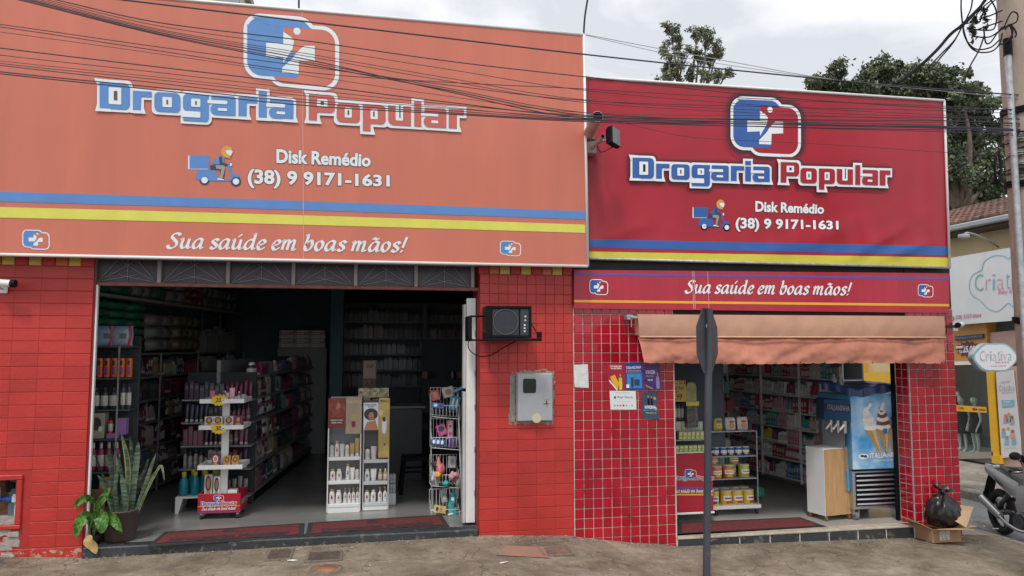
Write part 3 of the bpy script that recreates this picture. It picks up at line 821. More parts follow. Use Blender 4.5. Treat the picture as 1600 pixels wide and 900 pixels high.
for (xa, za, xb, zb2, n_) in ((mt0.x-.065, mt1.z-.02, mt0.x-.065, mt0.z-.01, 6), (mt0.x-.05, mt0.z+.02, mt1.x+.02, mt0.z+.028, 12), (mt1.x+.035, mt0.z+.01, mt1.x+.03, mt1.z-.02, 10), (mt1.x+.01, mt1.z-.03, mt0.x-.03, mt1.z-.03, 10)):
    for i in range(n_):
        t_ = i/n_; rag.append((lp(xa, xb, t_) + _rg.uniform(-.012, .014), lp(za, zb2, t_) + _rg.uniform(-.016, .014)))
worn('chipped_mortar', (.30, .27, .23), (.48, .05, .04), thr=.52, soft=.05, scale=26, rough=.95, bump=.5)
b = MB(); b.add([(x, 6.994, z) for i, (x, z) in enumerate(rag)], [tuple(range(len(rag)))], MATS['chipped_mortar'])
b.box((mt0.x-.06, 6.988, mt1.z-.005), (mt0.x-.012, 7.02, mt0.z-.02), mat('grey_mortar', (.25, .24, .21), .95, var=.2, scale=20, bump=.4))
b.build('mortar_surround', wp)
b = MB(); b.box((PX0-.012, Y0+.02, FL-.1), (PX0-.001, 7.36, 2.46), mat('dark_red_reveal', (0.28, 0.02, 0.02), .6)); b.build('reveal', wp)
# ---- glazed tile wall left of the second doorway
TX0, TX1 = 1.99, 3.02
wt = thing('tiled_wall', 'glazed red tile wall with white joints where the posters are stuck', 'wall')
b = MB(); b.box((TX0, Y0+.004, -.4), (TX1, 7.32, 2.30), M_GROUT); b.box((TX0, Y0+.012, 2.301), (TX1, 7.32, 2.95), M_DARK); b.build('backing', wt)
tile_field(wt, TX0+.004, TX1-.004, -.14, 2.30, TQ, TQ, .0058, .0058, M_TILE, jit=.012)
b = MB(); b.box((TX1, Y0+.01, FR), (TX1+.01, 7.31, 1.9), mat('pale_edge_trim', (.5, .48, .42), .6)); b.build('edge_trim', wt)
# ---- corner column
CX0, CX1 = 5.665, 6.235
wc = thing('tiled_column', 'corner column of glazed red tiles with white joints behind the black rubbish bag', 'column')
b = MB(); b.box((CX0+.004, Y0+.004, -.4), (CX1-.004, 7.212, 2.30), M_GROUT); b.box((CX0+.004, Y0+.012, 2.301), (CX1-.004, 7.212, 2.95), M_DARK); b.build('backing', wc)
n1 = tile_field(wc, CX0+.004, CX1-.004, -.24, 2.30, TQ, TQ, .0058, .0058, M_TILE, jit=.012)
tile_field(wc, Y0+.012, Y0+.204, -.24, 2.30, TQ, TQ, .0058, .0058, M_TILE, face='x', xfix=CX0+.004, budget=60, jit=.012)
me_ = tile_mesh(TQ-.0065, TQ-.0065, .007, M_TILE); k_ = 0
for r_ in range(27):
    for c_ in range(2):
        inst('tile', me_, wc, (CX1-.004, Y0+.055+.0925*c_, 2.30-TQ*(r_+.5)), (0, 0, PI/2))
b = MB(); b.cyl((CX0, Y0-.004, -.2), (CX0, Y0-.004, 2.2), .006, .006, M_GALV, 6); b.build('corner_trim', wc)
# ---- the building behind: wall over the second shop, roof slab, side wall with opening to the side street
bd = thing('shop_building', 'single-storey shop building behind the red banners on the street corner', 'building')
b = MB()
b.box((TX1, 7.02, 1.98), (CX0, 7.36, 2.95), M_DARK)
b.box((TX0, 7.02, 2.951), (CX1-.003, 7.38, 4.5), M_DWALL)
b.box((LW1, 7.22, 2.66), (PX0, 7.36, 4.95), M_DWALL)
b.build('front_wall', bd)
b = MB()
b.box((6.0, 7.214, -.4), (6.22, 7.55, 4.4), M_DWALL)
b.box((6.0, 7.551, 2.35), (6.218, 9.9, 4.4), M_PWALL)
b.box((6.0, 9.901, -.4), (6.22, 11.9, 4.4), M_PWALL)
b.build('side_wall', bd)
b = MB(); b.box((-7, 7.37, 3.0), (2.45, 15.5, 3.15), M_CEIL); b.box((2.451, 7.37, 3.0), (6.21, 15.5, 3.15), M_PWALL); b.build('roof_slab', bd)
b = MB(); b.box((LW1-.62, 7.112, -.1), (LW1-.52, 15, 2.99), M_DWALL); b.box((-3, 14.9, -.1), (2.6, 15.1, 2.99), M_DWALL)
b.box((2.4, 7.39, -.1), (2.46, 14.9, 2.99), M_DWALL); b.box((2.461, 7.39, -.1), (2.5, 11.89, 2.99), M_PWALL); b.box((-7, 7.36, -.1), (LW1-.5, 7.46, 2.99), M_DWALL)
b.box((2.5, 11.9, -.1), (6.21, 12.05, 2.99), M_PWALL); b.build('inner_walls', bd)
# shop floors
b = MB(); b.box((-3, 7.03, -.2), (2.4, 15, FL), mat('grey_glazed_floor', (0.25, 0.245, 0.235), 0.25, var=0.12, scale=3)); 
b.build('left_shop_floor', kind='structure')
b = MB(); b.box((2.5, 7.03, -.2), (6.0, 12, FR), M_FLOOR); b.build('right_shop_floor', kind='structure')
# floor tile joints as thin dark strips
b = MB()
for i in range(12): b.box((-2.28 + .6*i*.5, 7.06, FL), (-2.277 + .6*i*.5, 12, FL+.001), M_GROUT)
# thresholds
b = MB(); 
b.bbox((LW1+.013, 6.955, .06), (PX0-.013, 7.10, FL+.004), M_FLOOR2, .01); b.build('left_threshold', kind='structure')
ts = thing('tiled_step', 'low doorstep of the second shop faced with black tiles', 'doorstep')
b = MB(); b.bbox((TX1, 6.972, FR-.012), (CX0-.004, 7.12, FR+.008), mat('worn_stone_edge', (.42, .37, .3), .7, var=.25, scale=12), .006)
b.box((TX1, 6.985, -.25), (CX0-.004, 7.029, FR-.012), M_GROUT); b.build('tread', ts)
me_ = tile_mesh(.318, .125, .008, M_FLOOR2)
for i in range(8): inst('tile', me_, ts, (TX1 + .165 + .3275*i, 6.985, FR-.078), (0, 0, 0))

# ---- transom with fan grilles over the wide doorway
tr = thing('transom_grille', 'row of dark transom panels with fan-shaped metal rods over the wide doorway', 'transom window')
TZ0, TZ1 = 2.455, 2.66
mx_ = [PY(p, 425, 7.06).x for p in (148, 250, 357, 459, 556, 650, 738)]
b = MB(); b.bbox((LW1+.013, 7.03, TZ0-.03), (PX0-.013, 7.09, TZ0), mat('brown_red_paint', (.22, .07, .05), .6, var=.3, scale=20), .004); b.build('lower_rail', tr)
b = MB(); b.bbox((LW1+.013, 7.03, TZ1), (PX0-.013, 7.09, TZ1+.03), M_GREYP, .004); b.build('upper_rail', tr)
me_ = None
for i, x in enumerate(mx_):
    b = MB(); b.bbox((x-.016, 7.028, TZ0), (x+.016, 7.085, TZ1), mat('dusty_steel', (.30, .27, .25), .7, var=.2), .004); b.build('mullion', tr)
for a_, b_ in zip(mx_, mx_[1:]):
    b = MB(); b.box((a_+.017, 7.075, TZ0+.001), (b_-.017, 7.083, TZ1-.001), mat('dusty_dark_glass', (.05, .035, .05), .35, var=.15, scale=4)); p_ = b.build('pane', tr)
    b = MB(); c_ = (a_+b_)/2
    for (o_, d_) in ((a_+.02, 1), (b_-.02, -1)):
        for t_ in (12, 32, 50): 
            ln = min(.19/math.sin(rad(t_)), (b_-a_)*.62)
            b.tube([(o_, 7.065, TZ0+.005), (o_+d_*ln*.5*math.cos(rad(t_))*1.0, 7.063, TZ0+.005+ln*.46*math.sin(rad(t_))), (o_+d_*ln*math.cos(rad(t_)), 7.065, TZ0+.005+ln*math.sin(rad(t_))*.98)], .0035, M_GREYP, 5)
    b.tube([(c_, 7.065, TZ0), (c_, 7.065, TZ1)], .0035, M_GREYP, 5)
    b.build('fan_rods', tr)
# white door leaf folded at the right jamb, and the slim frame at the left jamb
dl = thing('folded_metal_door', 'white metal door leaf folded back against the red pillar', 'door')
q0, q1 = PY(722, 458, 7.16), PY(744, 806, 7.12)
b = MB()
b.bbox((.965, 7.11, FL+.03), (1.055, 7.15, 2.36), M_WHITE, .004); b.build('leaf', dl)
b = MB(); b.bbox((.935, 7.105, 1.5), (.962, 7.20, 2.30), mat('off_white_edge', (.5, .5, .48), .5), .004); b.bbox((.935, 7.105, FL+.03), (.962, 7.20, 1.47), MATS['off_white_edge'], .004); b.build('edge_rail', dl)
for z in (.5, .9, 1.3, 1.62, 2.0):
    b = MB(); b.cyl((1.048, 7.108, z), (1.048, 7.108, z+.05), .007, .007, M_GALV, 8); b.build('hinge', dl)
fj = MB(); fj.bbox((LW1+.0125, 7.02, FL), (LW1+.03, 7.06, 2.43), M_WHITE, .003)
fj.build('door_track', None, label='slim white vertical door track at the left jamb of the wide doorway', cat='door track')

# ================================================================== BANNERS
def plane_map(Y, rip=None, base=0.003):
    def f(u, v, k=0.0):
        p = PY(u, v, Y)
        dy = rip(p.x, p.z) if rip else 0.0
        return (p.x, Y - dy - base - k, p.z)
    return f
def sub(mp_, f):                                   # compose: local units -> photo-plane units -> plane
    return lambda u, v, k=0.0: mp_(*f(u, v), k)

# ---- big faded banner over the wide doorway
YB = 6.78
TL = PY(-70, -19, YB); TR = PY(912, 54, YB); BR = PY(918.5, 416, YB); BL = PY(-70, 399.5, YB)
XL = -4.6
TL = Vector((XL, YB, TR.z + .02)); BL = Vector((XL, YB, BR.z - .01))
ban = thing('shop_banner', 'big faded salmon-red banner of the wide doorway with pale blue and yellow stripes', 'banner')
def bil(a, b_, c, d, u, v): return a.lerp(b_, u).lerp(d.lerp(c, u), v)
b = MB(); b.grid(lambda u, v: bil(BL, BR, TR, TL, u, v), 24, 8, M_SAL)
b.box((XL, YB+.012, BL.z+.005), (BR.x-.02, YB+.02, TR.z-.01), M_GREYP)
b.build('vinyl_sheet', ban)
b = MB(); e = .022
for (p, q) in ((BL, BR), (BR, TR), (TR, TL)):
    b.tube([p, q], e*.62, M_WHITE, 6)
b.build('edge_frame', ban)
b = MB()
for x in [XL + .9*i for i in range(8)]: 
    b.box((x, YB+.03, BL.z+.02), (x+.03, YB+.06, TR.z-.02), M_GALV)
for z in (BL.z+.03, (BL.z+TR.z)/2, TR.z-.05): b.box((XL, YB+.06, z), (BR.x-.03, YB+.09, z+.03), M_GALV)
for x in (-4, -2.2, -.5, 1.2, 1.95):
    for z in (BL.z+.06, TR.z-.12): b.box((x, YB+.09, z), (x+.03, 7.12, z+.03), M_GALV)
b.build('support_frame', ban)
mL = plane_map(YB)
b = MB()
for (yl, yr, hl, hr, m_) in ((299.5, 330.5, 15.5, 12.5, M_BLUEF), (323.5, 351, 16.5, 13, M_YELF)):
    def _st(u, v, yl=yl, yr=yr, hl=hl, hr=hr):
        x = lp(-300, 914.2, u); t = x/914.2
        return mL(x, lp(yl, yr, t) + v*lp(hl, hr, t) + (-1.2*math.sin(PI*t) if t > 0 else 0), .0)
    b.grid(_st, 20, 1, m_)
b.build('stripes', ban)
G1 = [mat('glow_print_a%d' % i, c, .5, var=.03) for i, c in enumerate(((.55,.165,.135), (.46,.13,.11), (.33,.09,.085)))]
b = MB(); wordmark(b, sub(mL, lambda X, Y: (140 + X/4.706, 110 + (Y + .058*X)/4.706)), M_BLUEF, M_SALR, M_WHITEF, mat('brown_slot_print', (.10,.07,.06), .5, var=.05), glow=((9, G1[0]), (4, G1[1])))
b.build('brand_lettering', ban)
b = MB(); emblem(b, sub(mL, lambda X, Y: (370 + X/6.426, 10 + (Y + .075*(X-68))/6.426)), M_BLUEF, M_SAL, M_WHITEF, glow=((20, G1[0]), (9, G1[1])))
b.build('emblem', ban)
for (x, y, wd) in ((35, 358.5, 43), (781, 376, 33)):
    s_ = wd/960
    b = MB(); emblem(b, sub(mL, lambda X, Y: (x + (X-68)*s_, y + (Y-61)*s_*(.95) + .03*(X-68)*s_)), M_BLUEF, M_SAL, M_WHITEF, step=.0003); b.build('emblem', ban)
b = MB(); scooter(b, sub(mL, lambda X, Y: (280 + X/4.706, 220 + Y/4.706)), M_BLUEF, M_WHITEF, M_NAVY); b.build('scooter_picture', ban)
b = MB()
MO = mat('grey_outline_print', (.16,.09,.08), .5, var=.05)
for (s, q, bo) in (('Disk Remédio', ((432,233),(580,240.5),(579,261),(432,255)), .036), ('(38) 9 9171-1631', ((387,263.5),(609,273.5),(609,297),(387,294)), .034)):
    for (g, m_, k) in ((.03, MO, .0004), (0, M_WHITEF, .0012)): put_text(b, s, q, mL, k, m_, bo, grow=g)
b.build('phone_lettering', ban)
b = MB()
def _sl(X, Y, k=0.0):
    u = X/SLOG_W; x = lp(260, 634, u); base = lp(387.5, 394, u); h = 15.2
    return mL(x, base - Y*h, k + .0003)
slogan(b, _sl, 0, M_WHITEF); b.build('slogan_lettering', ban)
b = MB()
for px in (471.5,): b.grid(lambda u, v: mL(px + u*1.1 + v*2.5, lp(16 if px > 300 else 0, 405, v), .0002), 1, 6, mat('pale_seam', (.66,.34,.30), .5, var=.05))
b.build('seam', ban)

# ---- deep red banner over the second shop: cloth with folds
YR = 6.95
def ripR(x, z):
    d = .004*math.sin(x*9+z*2) * max(0, (3.6-z)) + .0025*math.sin(x*23+1.3)
    for (x0, z0, x1, z1, h, wd) in ((4.5, 2.9, 6.0, 4.0, .018, .09), (4.9, 2.78, 6.2, 3.5, .02, .07), (3.9, 2.78, 5.2, 3.35, .012, .10), (2.3, 3.0, 2.15, 4.3, .02, .07), (2.2, 2.9, 3.0, 3.25, .012, .08), (5.3, 2.8, 6.2, 3.1, .016, .05), (2.3, 4.45, 4.2, 4.5, .008, .06)):
        vx, vz = x1-x0, z1-z0; L2 = vx*vx+vz*vz; t = max(0, min(1, ((x-x0)*vx+(z-z0)*vz)/L2))
        q = math.hypot(x-x0-t*vx, z-z0-t*vz)/wd
        d += h*math.exp(-q*q)*math.sin(PI*min(1, max(.15, t+.15)))
    return d * max(0.0, min(1.0, max((3.30 - z)/.25, (2.75 - x)/.3, (x - 5.65)/.3)))
TL = PY(916, 121.5, YR); TR = PY(1474.5, 157.5, YR); BR = PY(1483, 418.5, YR); BL = PY(918, 404, YR)
TL.x -= .45; BL.x -= .45
b2 = thing('shop_banner', 'deep red cloth banner of the corner shop with dark blue and yellow stripes and folds', 'banner')
b = MB()
def _bs(u, v):
    p = bil(BL, BR, TR, TL, u, v); return (p.x, YR - ripR(p.x, p.z), p.z)
b.grid(_bs, 150, 60, M_BAN); b.box((BL.x+.01, YR+.012, BL.z+.01), (BR.x-.03, YR+.03, TR.z-.02), M_GREYP); b.build('vinyl_sheet', b2)
b = MB()
for (p, q) in ((BL, BR), (BR, TR), (TR, TL)): b.tube([p + Vector((0,-.008,0)), q + Vector((0,-.008,0))], .014, M_GALV if p is BL else M_WHITE, 6)
b.build('edge_frame', b2)
mR = plane_map(YR, ripR, .0025)
b = MB()
for (yl, yr, hl, hr, m_) in ((373.5, 385, 13, 14, M_BLUE), (393, 402.5, 13, 15, M_YEL)):
    b.grid(lambda u, v: mR(lp(918, 1481.8, u), lp(yl, yr, u) + v*lp(hl, hr, u), 0), 150, 3, m_)
b.build('stripes', b2)
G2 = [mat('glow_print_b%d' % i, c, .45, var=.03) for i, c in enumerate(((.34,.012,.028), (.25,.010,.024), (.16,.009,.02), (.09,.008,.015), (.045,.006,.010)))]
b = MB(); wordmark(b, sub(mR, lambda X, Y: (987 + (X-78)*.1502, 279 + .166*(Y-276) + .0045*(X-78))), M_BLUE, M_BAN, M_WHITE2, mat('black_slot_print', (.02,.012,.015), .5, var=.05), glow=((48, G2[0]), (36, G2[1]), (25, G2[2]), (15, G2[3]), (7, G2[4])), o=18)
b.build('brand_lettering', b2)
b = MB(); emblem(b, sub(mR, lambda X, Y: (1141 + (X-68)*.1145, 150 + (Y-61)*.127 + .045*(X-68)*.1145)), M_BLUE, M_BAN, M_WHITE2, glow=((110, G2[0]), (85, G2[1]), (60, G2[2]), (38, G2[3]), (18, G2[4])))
b.build('emblem', b2)
b = MB(); scooter(b, sub(mR, lambda X, Y: (1082 + (X-66)*.1515, 312 + (Y-38)*.166)), M_BLUE, M_WHITE2, M_BLACK); b.build('scooter_picture', b2)
b = MB()
for (s, q, bo) in (('Disk Remédio', ((1180,314),(1287.5,319.5),(1287,334.5),(1180,331)), .036), ('(38) 9 9171-1631', ((1149,339.5),(1309,345),(1309,363),(1149,362)), .034)):
    for (g, m_, k) in ((.032, G2[3], .0004), (0, M_WHITE2, .0012)): put_text(b, s, q, mR, k, m_, bo, grow=g)
b.build('phone_lettering', b2)

# ---- long slogan board under it
YS = 6.96
TL = PY(897, 421.5, YS); TR = PY(1483, 427, YS); BR = PY(1483.5, 489, YS); BL = PY(897, 482, YS)
b3 = thing('slogan_board', 'long low red board with thin blue and gold lines and a white italic slogan', 'sign board')
b = MB()
b.grid(lambda u, v: bil(BL, BR, TR, TL, u, v), 8, 2, M_BAN2)
b.add([BL + Vector((0,.03,0)), BR + Vector((0,.03,0)), TR + Vector((0,.03,0)), TL + Vector((0,.03,0)), BL, BR, TR, TL], [(0,1,5,4), (1,2,6,5), (2,3,7,6), (3,0,4,7), (3,2,1,0)], M_BAN2)
b.build('board', b3)
mS = plane_map(YS, None, .002)
b = MB()
b.grid(lambda u, v: mS(lp(897, 1483, u), lp(426.5, 433.5, u) + v*lp(3.4, 3.4, u), 0), 4, 1, mat('violet_blue_line', (.10,.08,.36), .4, var=.05))
b.grid(lambda u, v: mS(lp(897, 1483, u), lp(468.5, 475, u) + v*lp(3.8, 3.8, u), 0), 4, 1, M_GOLD); b.build('lines', b3)
for (x, y, wd) in ((921, 436, 29), (1434, 444, 24)):
    s_ = wd/960
    b = MB(); emblem(b, sub(mS, lambda X, Y: (x + (X-68)*s_, y + (Y-61)*s_*1.12 + .02*(X-68)*s_)), M_BLUE, M_BAN, M_WHITE2, step=.0003); b.build('emblem', b3)
b = MB()
def _sl(X, Y, k=0.0):
    u = X/SLOG_W; x = lp(1070, 1328.5, u); base = lp(457.5, 461, u)
    return mS(x, base - Y*12.6, k + .0003)
slogan(b, _sl, 0, M_WHITE2); b.build('slogan_lettering', b3)
b = MB()
for px in (1081, 1083.5, 1105): b.grid(lambda u, v: mS(px + u*(1.0 if px > 1100 else 1.3) + v*2, lp(424, 483, v), .0004), 1, 3, mat('chalky_streak', (.62,.26,.26), .8, var=.3, scale=30))
b.build('pale_streaks', b3)

# ---- retracted awning
aw = thing('awning', 'rolled-back peach canvas awning with a hanging valance over the second doorway', 'awning')
M_CANV = mat('peach_canvas', (0.50, 0.275, 0.190), .85, var=.12, scale=3, bump=.15, bscale=60, stretch=(1, 1, 1))
M_CANV2 = mat('rosy_canvas', (0.50, 0.200, 0.135), .85, var=.2, scale=4, bump=.5, bscale=9)
YA = 6.88
a0, a1 = PY(996, 491, YA), PY(1475, 494, YA); c0, c1 = PY(998, 527, YA), PY(1475, 528, YA); e0, e1 = PY(1003, 567.5, YA-.03), PY(1476, 568.5, YA-.03)
N = 90
def wob(x, s): return .006*math.sin(x*7+s) + .004*math.sin(x*17+2*s)
b = MB()
def _a(u, v):
    p = a0.lerp(a1, u).lerp(c0.lerp(c1, u), v); return (p.x, YA - .016*math.sin(PI*v*.9) - wob(p.x, 1)*v*.6 - .004*math.sin(p.x*31+v*5)*v, p.z)
b.grid(_a, N, 8, M_CANV); b.box((a0.x+.01, YA+.01, c0.z+.02), (a1.x-.01, 6.985, a0.z-.005), M_CANV)
b.build('canvas_roll', aw)
b = MB()
def _v(u, v):
    p = c0.lerp(c1, u).lerp(e0.lerp(e1, u), v)
    sc_ = abs(math.sin(p.x*PI/.115))**.5
    z = p.z - (.010*sc_ - .008)*(v**6) - .006*v*math.sin(p.x*2.1)
    fold = (.055*noise.noise(Vector((p.x*1.7, v*.9, 2.0))) + .030*noise.noise(Vector((p.x*5+v*2, v*1.6, 7.0))) + .012*noise.noise(Vector((p.x*14, v*5, 1.0))))*(.25+.75*v)
    if u < .12: fold += .03*(1-u/.12)*v
    return (p.x, p.y - fold - .02*(1-v)*v*4 + .015, z)
b.grid(_v, 240, 12, M_CANV2)
b.build('valance', aw)
b = MB()
b.tube([Vector((lp(c0.x, c1.x, i/20), YA-.028, lp(c0.z, c1.z, i/20)+.004)) for i in range(21)], .009, mat('pale_hem', (.62,.36,.24), .85, var=.1), 6); b.build('hem_cord', aw)
b = MB()
for i in range(13):
    x = lp(a0.x+.08, a1.x-.08, i/12); pz = lp(e0.z, e1.z, i/12); b.cyl((x, YA-.03, pz+.002), (x, YA-.03, pz+.018), .006, .006, M_DARK, 6)
b.build('eyelets', aw)
q = PY(985, 495, 6.9)
b = MB(); b.bbox((q.x-.035, 6.90, q.z-.03), (q.x+.03, 6.99, q.z+.02), M_GALV, .005); b.cyl((q.x, 6.9, q.z), (a0.x+.02, 6.9, a0.z-.04), .016, .016, M_GALV, 8); b.cyl((q.x+.01, 6.90, q.z-.03), (q.x+.01, 6.90, q.z-.1), .005, .005, M_GALV, 6)
b.build('bracket', aw)

# ---- exhaust pipes and floodlight at the banner joint
def pipe(nm, lab, p0, p1, r):
    t = thing(nm, lab, 'pipe')
    b = MB(); p0 = Vector(p0); p1 = Vector(p1); b.cyl(p0, p1, r, r, M_GALVR, 20, caps=False)
    d = (p1-p0).normalized(); b.cyl(p1 - d*.3, p1, r*.9, r*.9, M_DARK, 20, caps=False); b.cyl(p1 - d*.31, p1 - d*.3, r*.95, r*.95, M_DARK, 20)
    a = d.orthogonal().normalized(); c = d.cross(a)
    n = 20; vs = [p1 + a*(rr_*math.cos(2*PI*i/n)) + c*(rr_*math.sin(2*PI*i/n)) for rr_ in (r, r*.9) for i in range(n)]
    b.add(vs, [(i, (i+1)%n, n+(i+1)%n, n+i) for i in range(n)], M_GALVR); b.build('tube', t)
    b = MB(); b.cyl(p0 + d*.02, p0 + d*.06, r*1.12, r*1.12, M_GALV, 20); b.build('collar', t)
M_GALVR = mat('weathered_pinkish_steel', (.42,.31,.28), .6, metal=.2, var=.3, scale=18)
g0 = PY(934, 182, 6.35); g1 = PY(916, 217, 6.93)
pipe('exhaust_pipe', 'wide open-ended exhaust pipe sticking out beside the edge of the salmon banner', g1, g0, .052)
g0 = PY(942, 213, 6.5); g1 = PY(919, 238, 6.93)
pipe('exhaust_pipe', 'thin pipe stub just below the wide exhaust pipe at the banner edge', g1, g0, .02)
jb = MB(); q = PY(920, 226, 6.9); jb.bbox((q.x-.06, 6.80, q.z-.11), (q.x+.05, 6.93, q.z+.01), M_GALVR, .01); jb.bbox((q.x-.1, 6.86, q.z+.012), (q.x+.11, 6.92, q.z+.05), M_DARK, .006)
jb.box((q.x-.12, 6.90, q.z+.06), (q.x+.03, 6.93, q.z+.32), M_GREYP)
jb.build('pipe_bracket', None, label='dusty steel box and bracket clamped behind the two pipe ends', cat='bracket')
fl = thing('floodlight', 'small black floodlight on an arm in front of the deep red banner', 'floodlight')
q = PY(960, 214, 6.55); T = Matrix.Translation(q) @ Matrix.Rotation(rad(10), 4, 'Y') @ Matrix.Rotation(rad(38), 4, 'Z') @ Matrix.Rotation(rad(-12), 4, 'X')
b = MB(); b.bbox((-.075, -.02, -.09), (.075, .035, .09), M_BLACK, .01, T)
for i in range(6): b.box((-.06+.022*i, .035, -.075), (-.054+.022*i, .055, .075), M_BLACK, T)
b.build('housing', fl)
b = MB(); b.box((-.062, -.023, -.078), (.062, -.019, .078), mat('lamp_glass', (.12,.13,.15), .15, var=.05), T); b.build('lens', fl)
q2 = PY(925, 222, 6.9); b = MB(); b.tube([q2, q + Vector((-.02, .12, .0)), q + Vector((0,.03,0))], .012, M_GREYP, 8); b.tube(crom([q2 + Vector((.05,0,-.03)), q + Vector((-.08,.15,-.11)), q + Vector((0,.05,-.08))]), .004, M_BLACK, 5); b.build('arm', fl)

# ---- CCTV cameras
def cctv(lab, p, d, s=1.0):
    t = thing('security_camera', lab, 'security camera')
    p = Vector(p); d = Vector(d).normalized()
    b = MB(); b.cyl(p, p + d*.13*s, .033*s, .033*s, M_WHITE, 16); b.build('body', t)
    b = MB(); b.cyl(p + d*.125*s, p + d*.165*s, .036*s, .036*s, M_BLACK, 16); b.build('lens_hood', t)
    b = MB(); b.tube([p + d*.03*s, p + d*.0*s + Vector((0,.04,-.04))*s, p + Vector((0,.12,-.05))*s], .012*s, M_WHITE, 8); b.bbox(p + Vector((-.04,.11,-.09))*s, p + Vector((.04,.14,-.01))*s, M_WHITE, .006); b.build('bracket', t)
q = PY(3, 443.5, 6.86); cctv('white bullet camera with a black hood high on the red wall at the left', (q.x-.04, 6.86, q.z+.01), (1, -.1, -.06), .9)
q = PY(1512, 509, 6.9); cctv('white bullet camera on the outer corner above the street', (q.x+.02, 7.0, q.z+.02), (-.8, -.45, -.1), .8)
b = MB(); q = PY(1484, 510, 6.97); b.bbox((6.10, 6.962, q.z-.015), (q.x+.09, 6.985, q.z+.015), M_DARK, .004); b.build('camera_arm', None, label='dark flat metal arm bolted to the corner column below the slogan board', cat='bracket')

# ---- loudspeaker on wall bracket
s0, s1 = PY(757, 476, 6.68), PY(832, 530, 6.68)
lsx0, lsx1, lz0, lz1 = s0.x+.02, s1.x-.01, s1.z+.012, s0.z-.01
ls = thing('loudspeaker', 'black loudspeaker cabinet with round grille on the wall bracket', 'loudspeaker')
b = MB(); b.bbox((lsx0, 6.70, lz0), (lsx1, 6.93, lz1), M_BLACK, .008)
b.bbox((lsx0-.004, 6.68, lz1-.022), (lsx1+.004, 6.71, lz1+.002), M_BLACK, .004); b.bbox((lsx0-.004, 6.68, lz0), (lsx1+.004, 6.71, lz0+.02), M_BLACK, .004)
b.bbox((lsx0-.003, 6.68, lz0+.021), (lsx0+.05, 6.705, lz1-.023), M_BLACK, .004); b.bbox((lsx1-.02, 6.68, lz0+.021), (lsx1+.003, 6.705, lz1-.023), M_BLACK, .004)
b.build('cabinet', ls)
gx0, gx1 = lsx0+.055, lsx0+.30*(lsx1-lsx0)/.42+.0; gx1 = lsx1-.115
b = MB(); b.box((gx0, 6.692, lz0+.024), (gx1, 6.699, lz1-.026), mat('speaker_cloth', (.03,.035,.045), .8, var=.2, scale=60)); b.build('grille', ls)
cc = ((gx0+gx1)/2-.0, (lz0+lz1)/2); rg = min((lz1-lz0)/2-.03, (gx1-gx0)/2-.005)
b = MB(); b.tube([(cc[0]+rg*math.cos(2*PI*i/28), 6.689, cc[1]+rg*math.sin(2*PI*i/28)) for i in range(28)], .0035, mat('dull_gold_ring', (.14,.12,.10), .5, var=.1), 5, closed=True); b.build('cone_ring', ls)
b = MB(); b.box((lsx1-.10, 6.692, lz0+.024), (lsx1-.022, 6.697, lz1-.026), mat('dark_panel', (.035,.04,.05), .4, var=.1)); b.build('control_panel', ls)
for i in range(3):
    b = MB(); b.cyl((lsx1-.062, 6.693, lz0+.06+.028*i), (lsx1-.062, 6.678, lz0+.06+.028*i), .009, .008, M_WHITE, 10); b.build('knob', ls)
for i in range(2):
    b = MB(); b.cyl((lsx1-.055, 6.693, lz0+.16+.035*i), (lsx1-.055, 6.685, lz0+.16+.035*i), .010, .010, M_STEEL, 10); b.build('socket', ls)
br = thing('speaker_bracket', 'black steel wall bracket holding the loudspeaker, with a hanging cable', 'bracket')
b = MB(); b.bbox((lsx0-.03, 6.64, lz0-.03), (lsx1+.09, 6.72, lz0-.004), M_BLACK, .003); b.bbox((lsx1+.045, 6.64, lz0-.002), (lsx1+.09, 6.66, lz0+.055), M_BLACK, .003); b.bbox((lsx0-.04, 6.64, lz0-.004), (lsx0+.02, 6.66, lz0+.05), M_BLACK, .003)
b.build('tray', br)
b = MB(); b.bbox((lsx0-.155, 6.80, lz0-.03), (lsx0-.115, 6.99, lz0+.20), M_BLACK, .006)
b.tube([(lsx0-.13, 6.85, lz0+.2), (lsx0+.0, 6.85, lz0+.2)], .009, M_BLACK, 6); b.tube([(lsx0-.13, 6.8, lz0-.02), (lsx0-.02, 6.7, lz0-.02)], .009, M_BLACK, 6)
b.tube([(lsx1+.02, 6.92, lz0+.2), (lsx1+.075, 6.68, lz0)], .005, M_BLACK, 6); b.build('side_frame', br)
b = MB(); b.tube(crom([(lsx0-.14, 6.85, lz0-.02), (lsx0-.13, 6.9, lz0-.10), (lsx0-.04, 6.94, lz0-.165), (lsx0+.08, 6.94, lz0-.16), (lsx0+.2, 6.93, lz0-.09), (lsx0+.28, 6.75, lz0-.03)]), .005, M_BLACK, 6); b.build('cable', br)

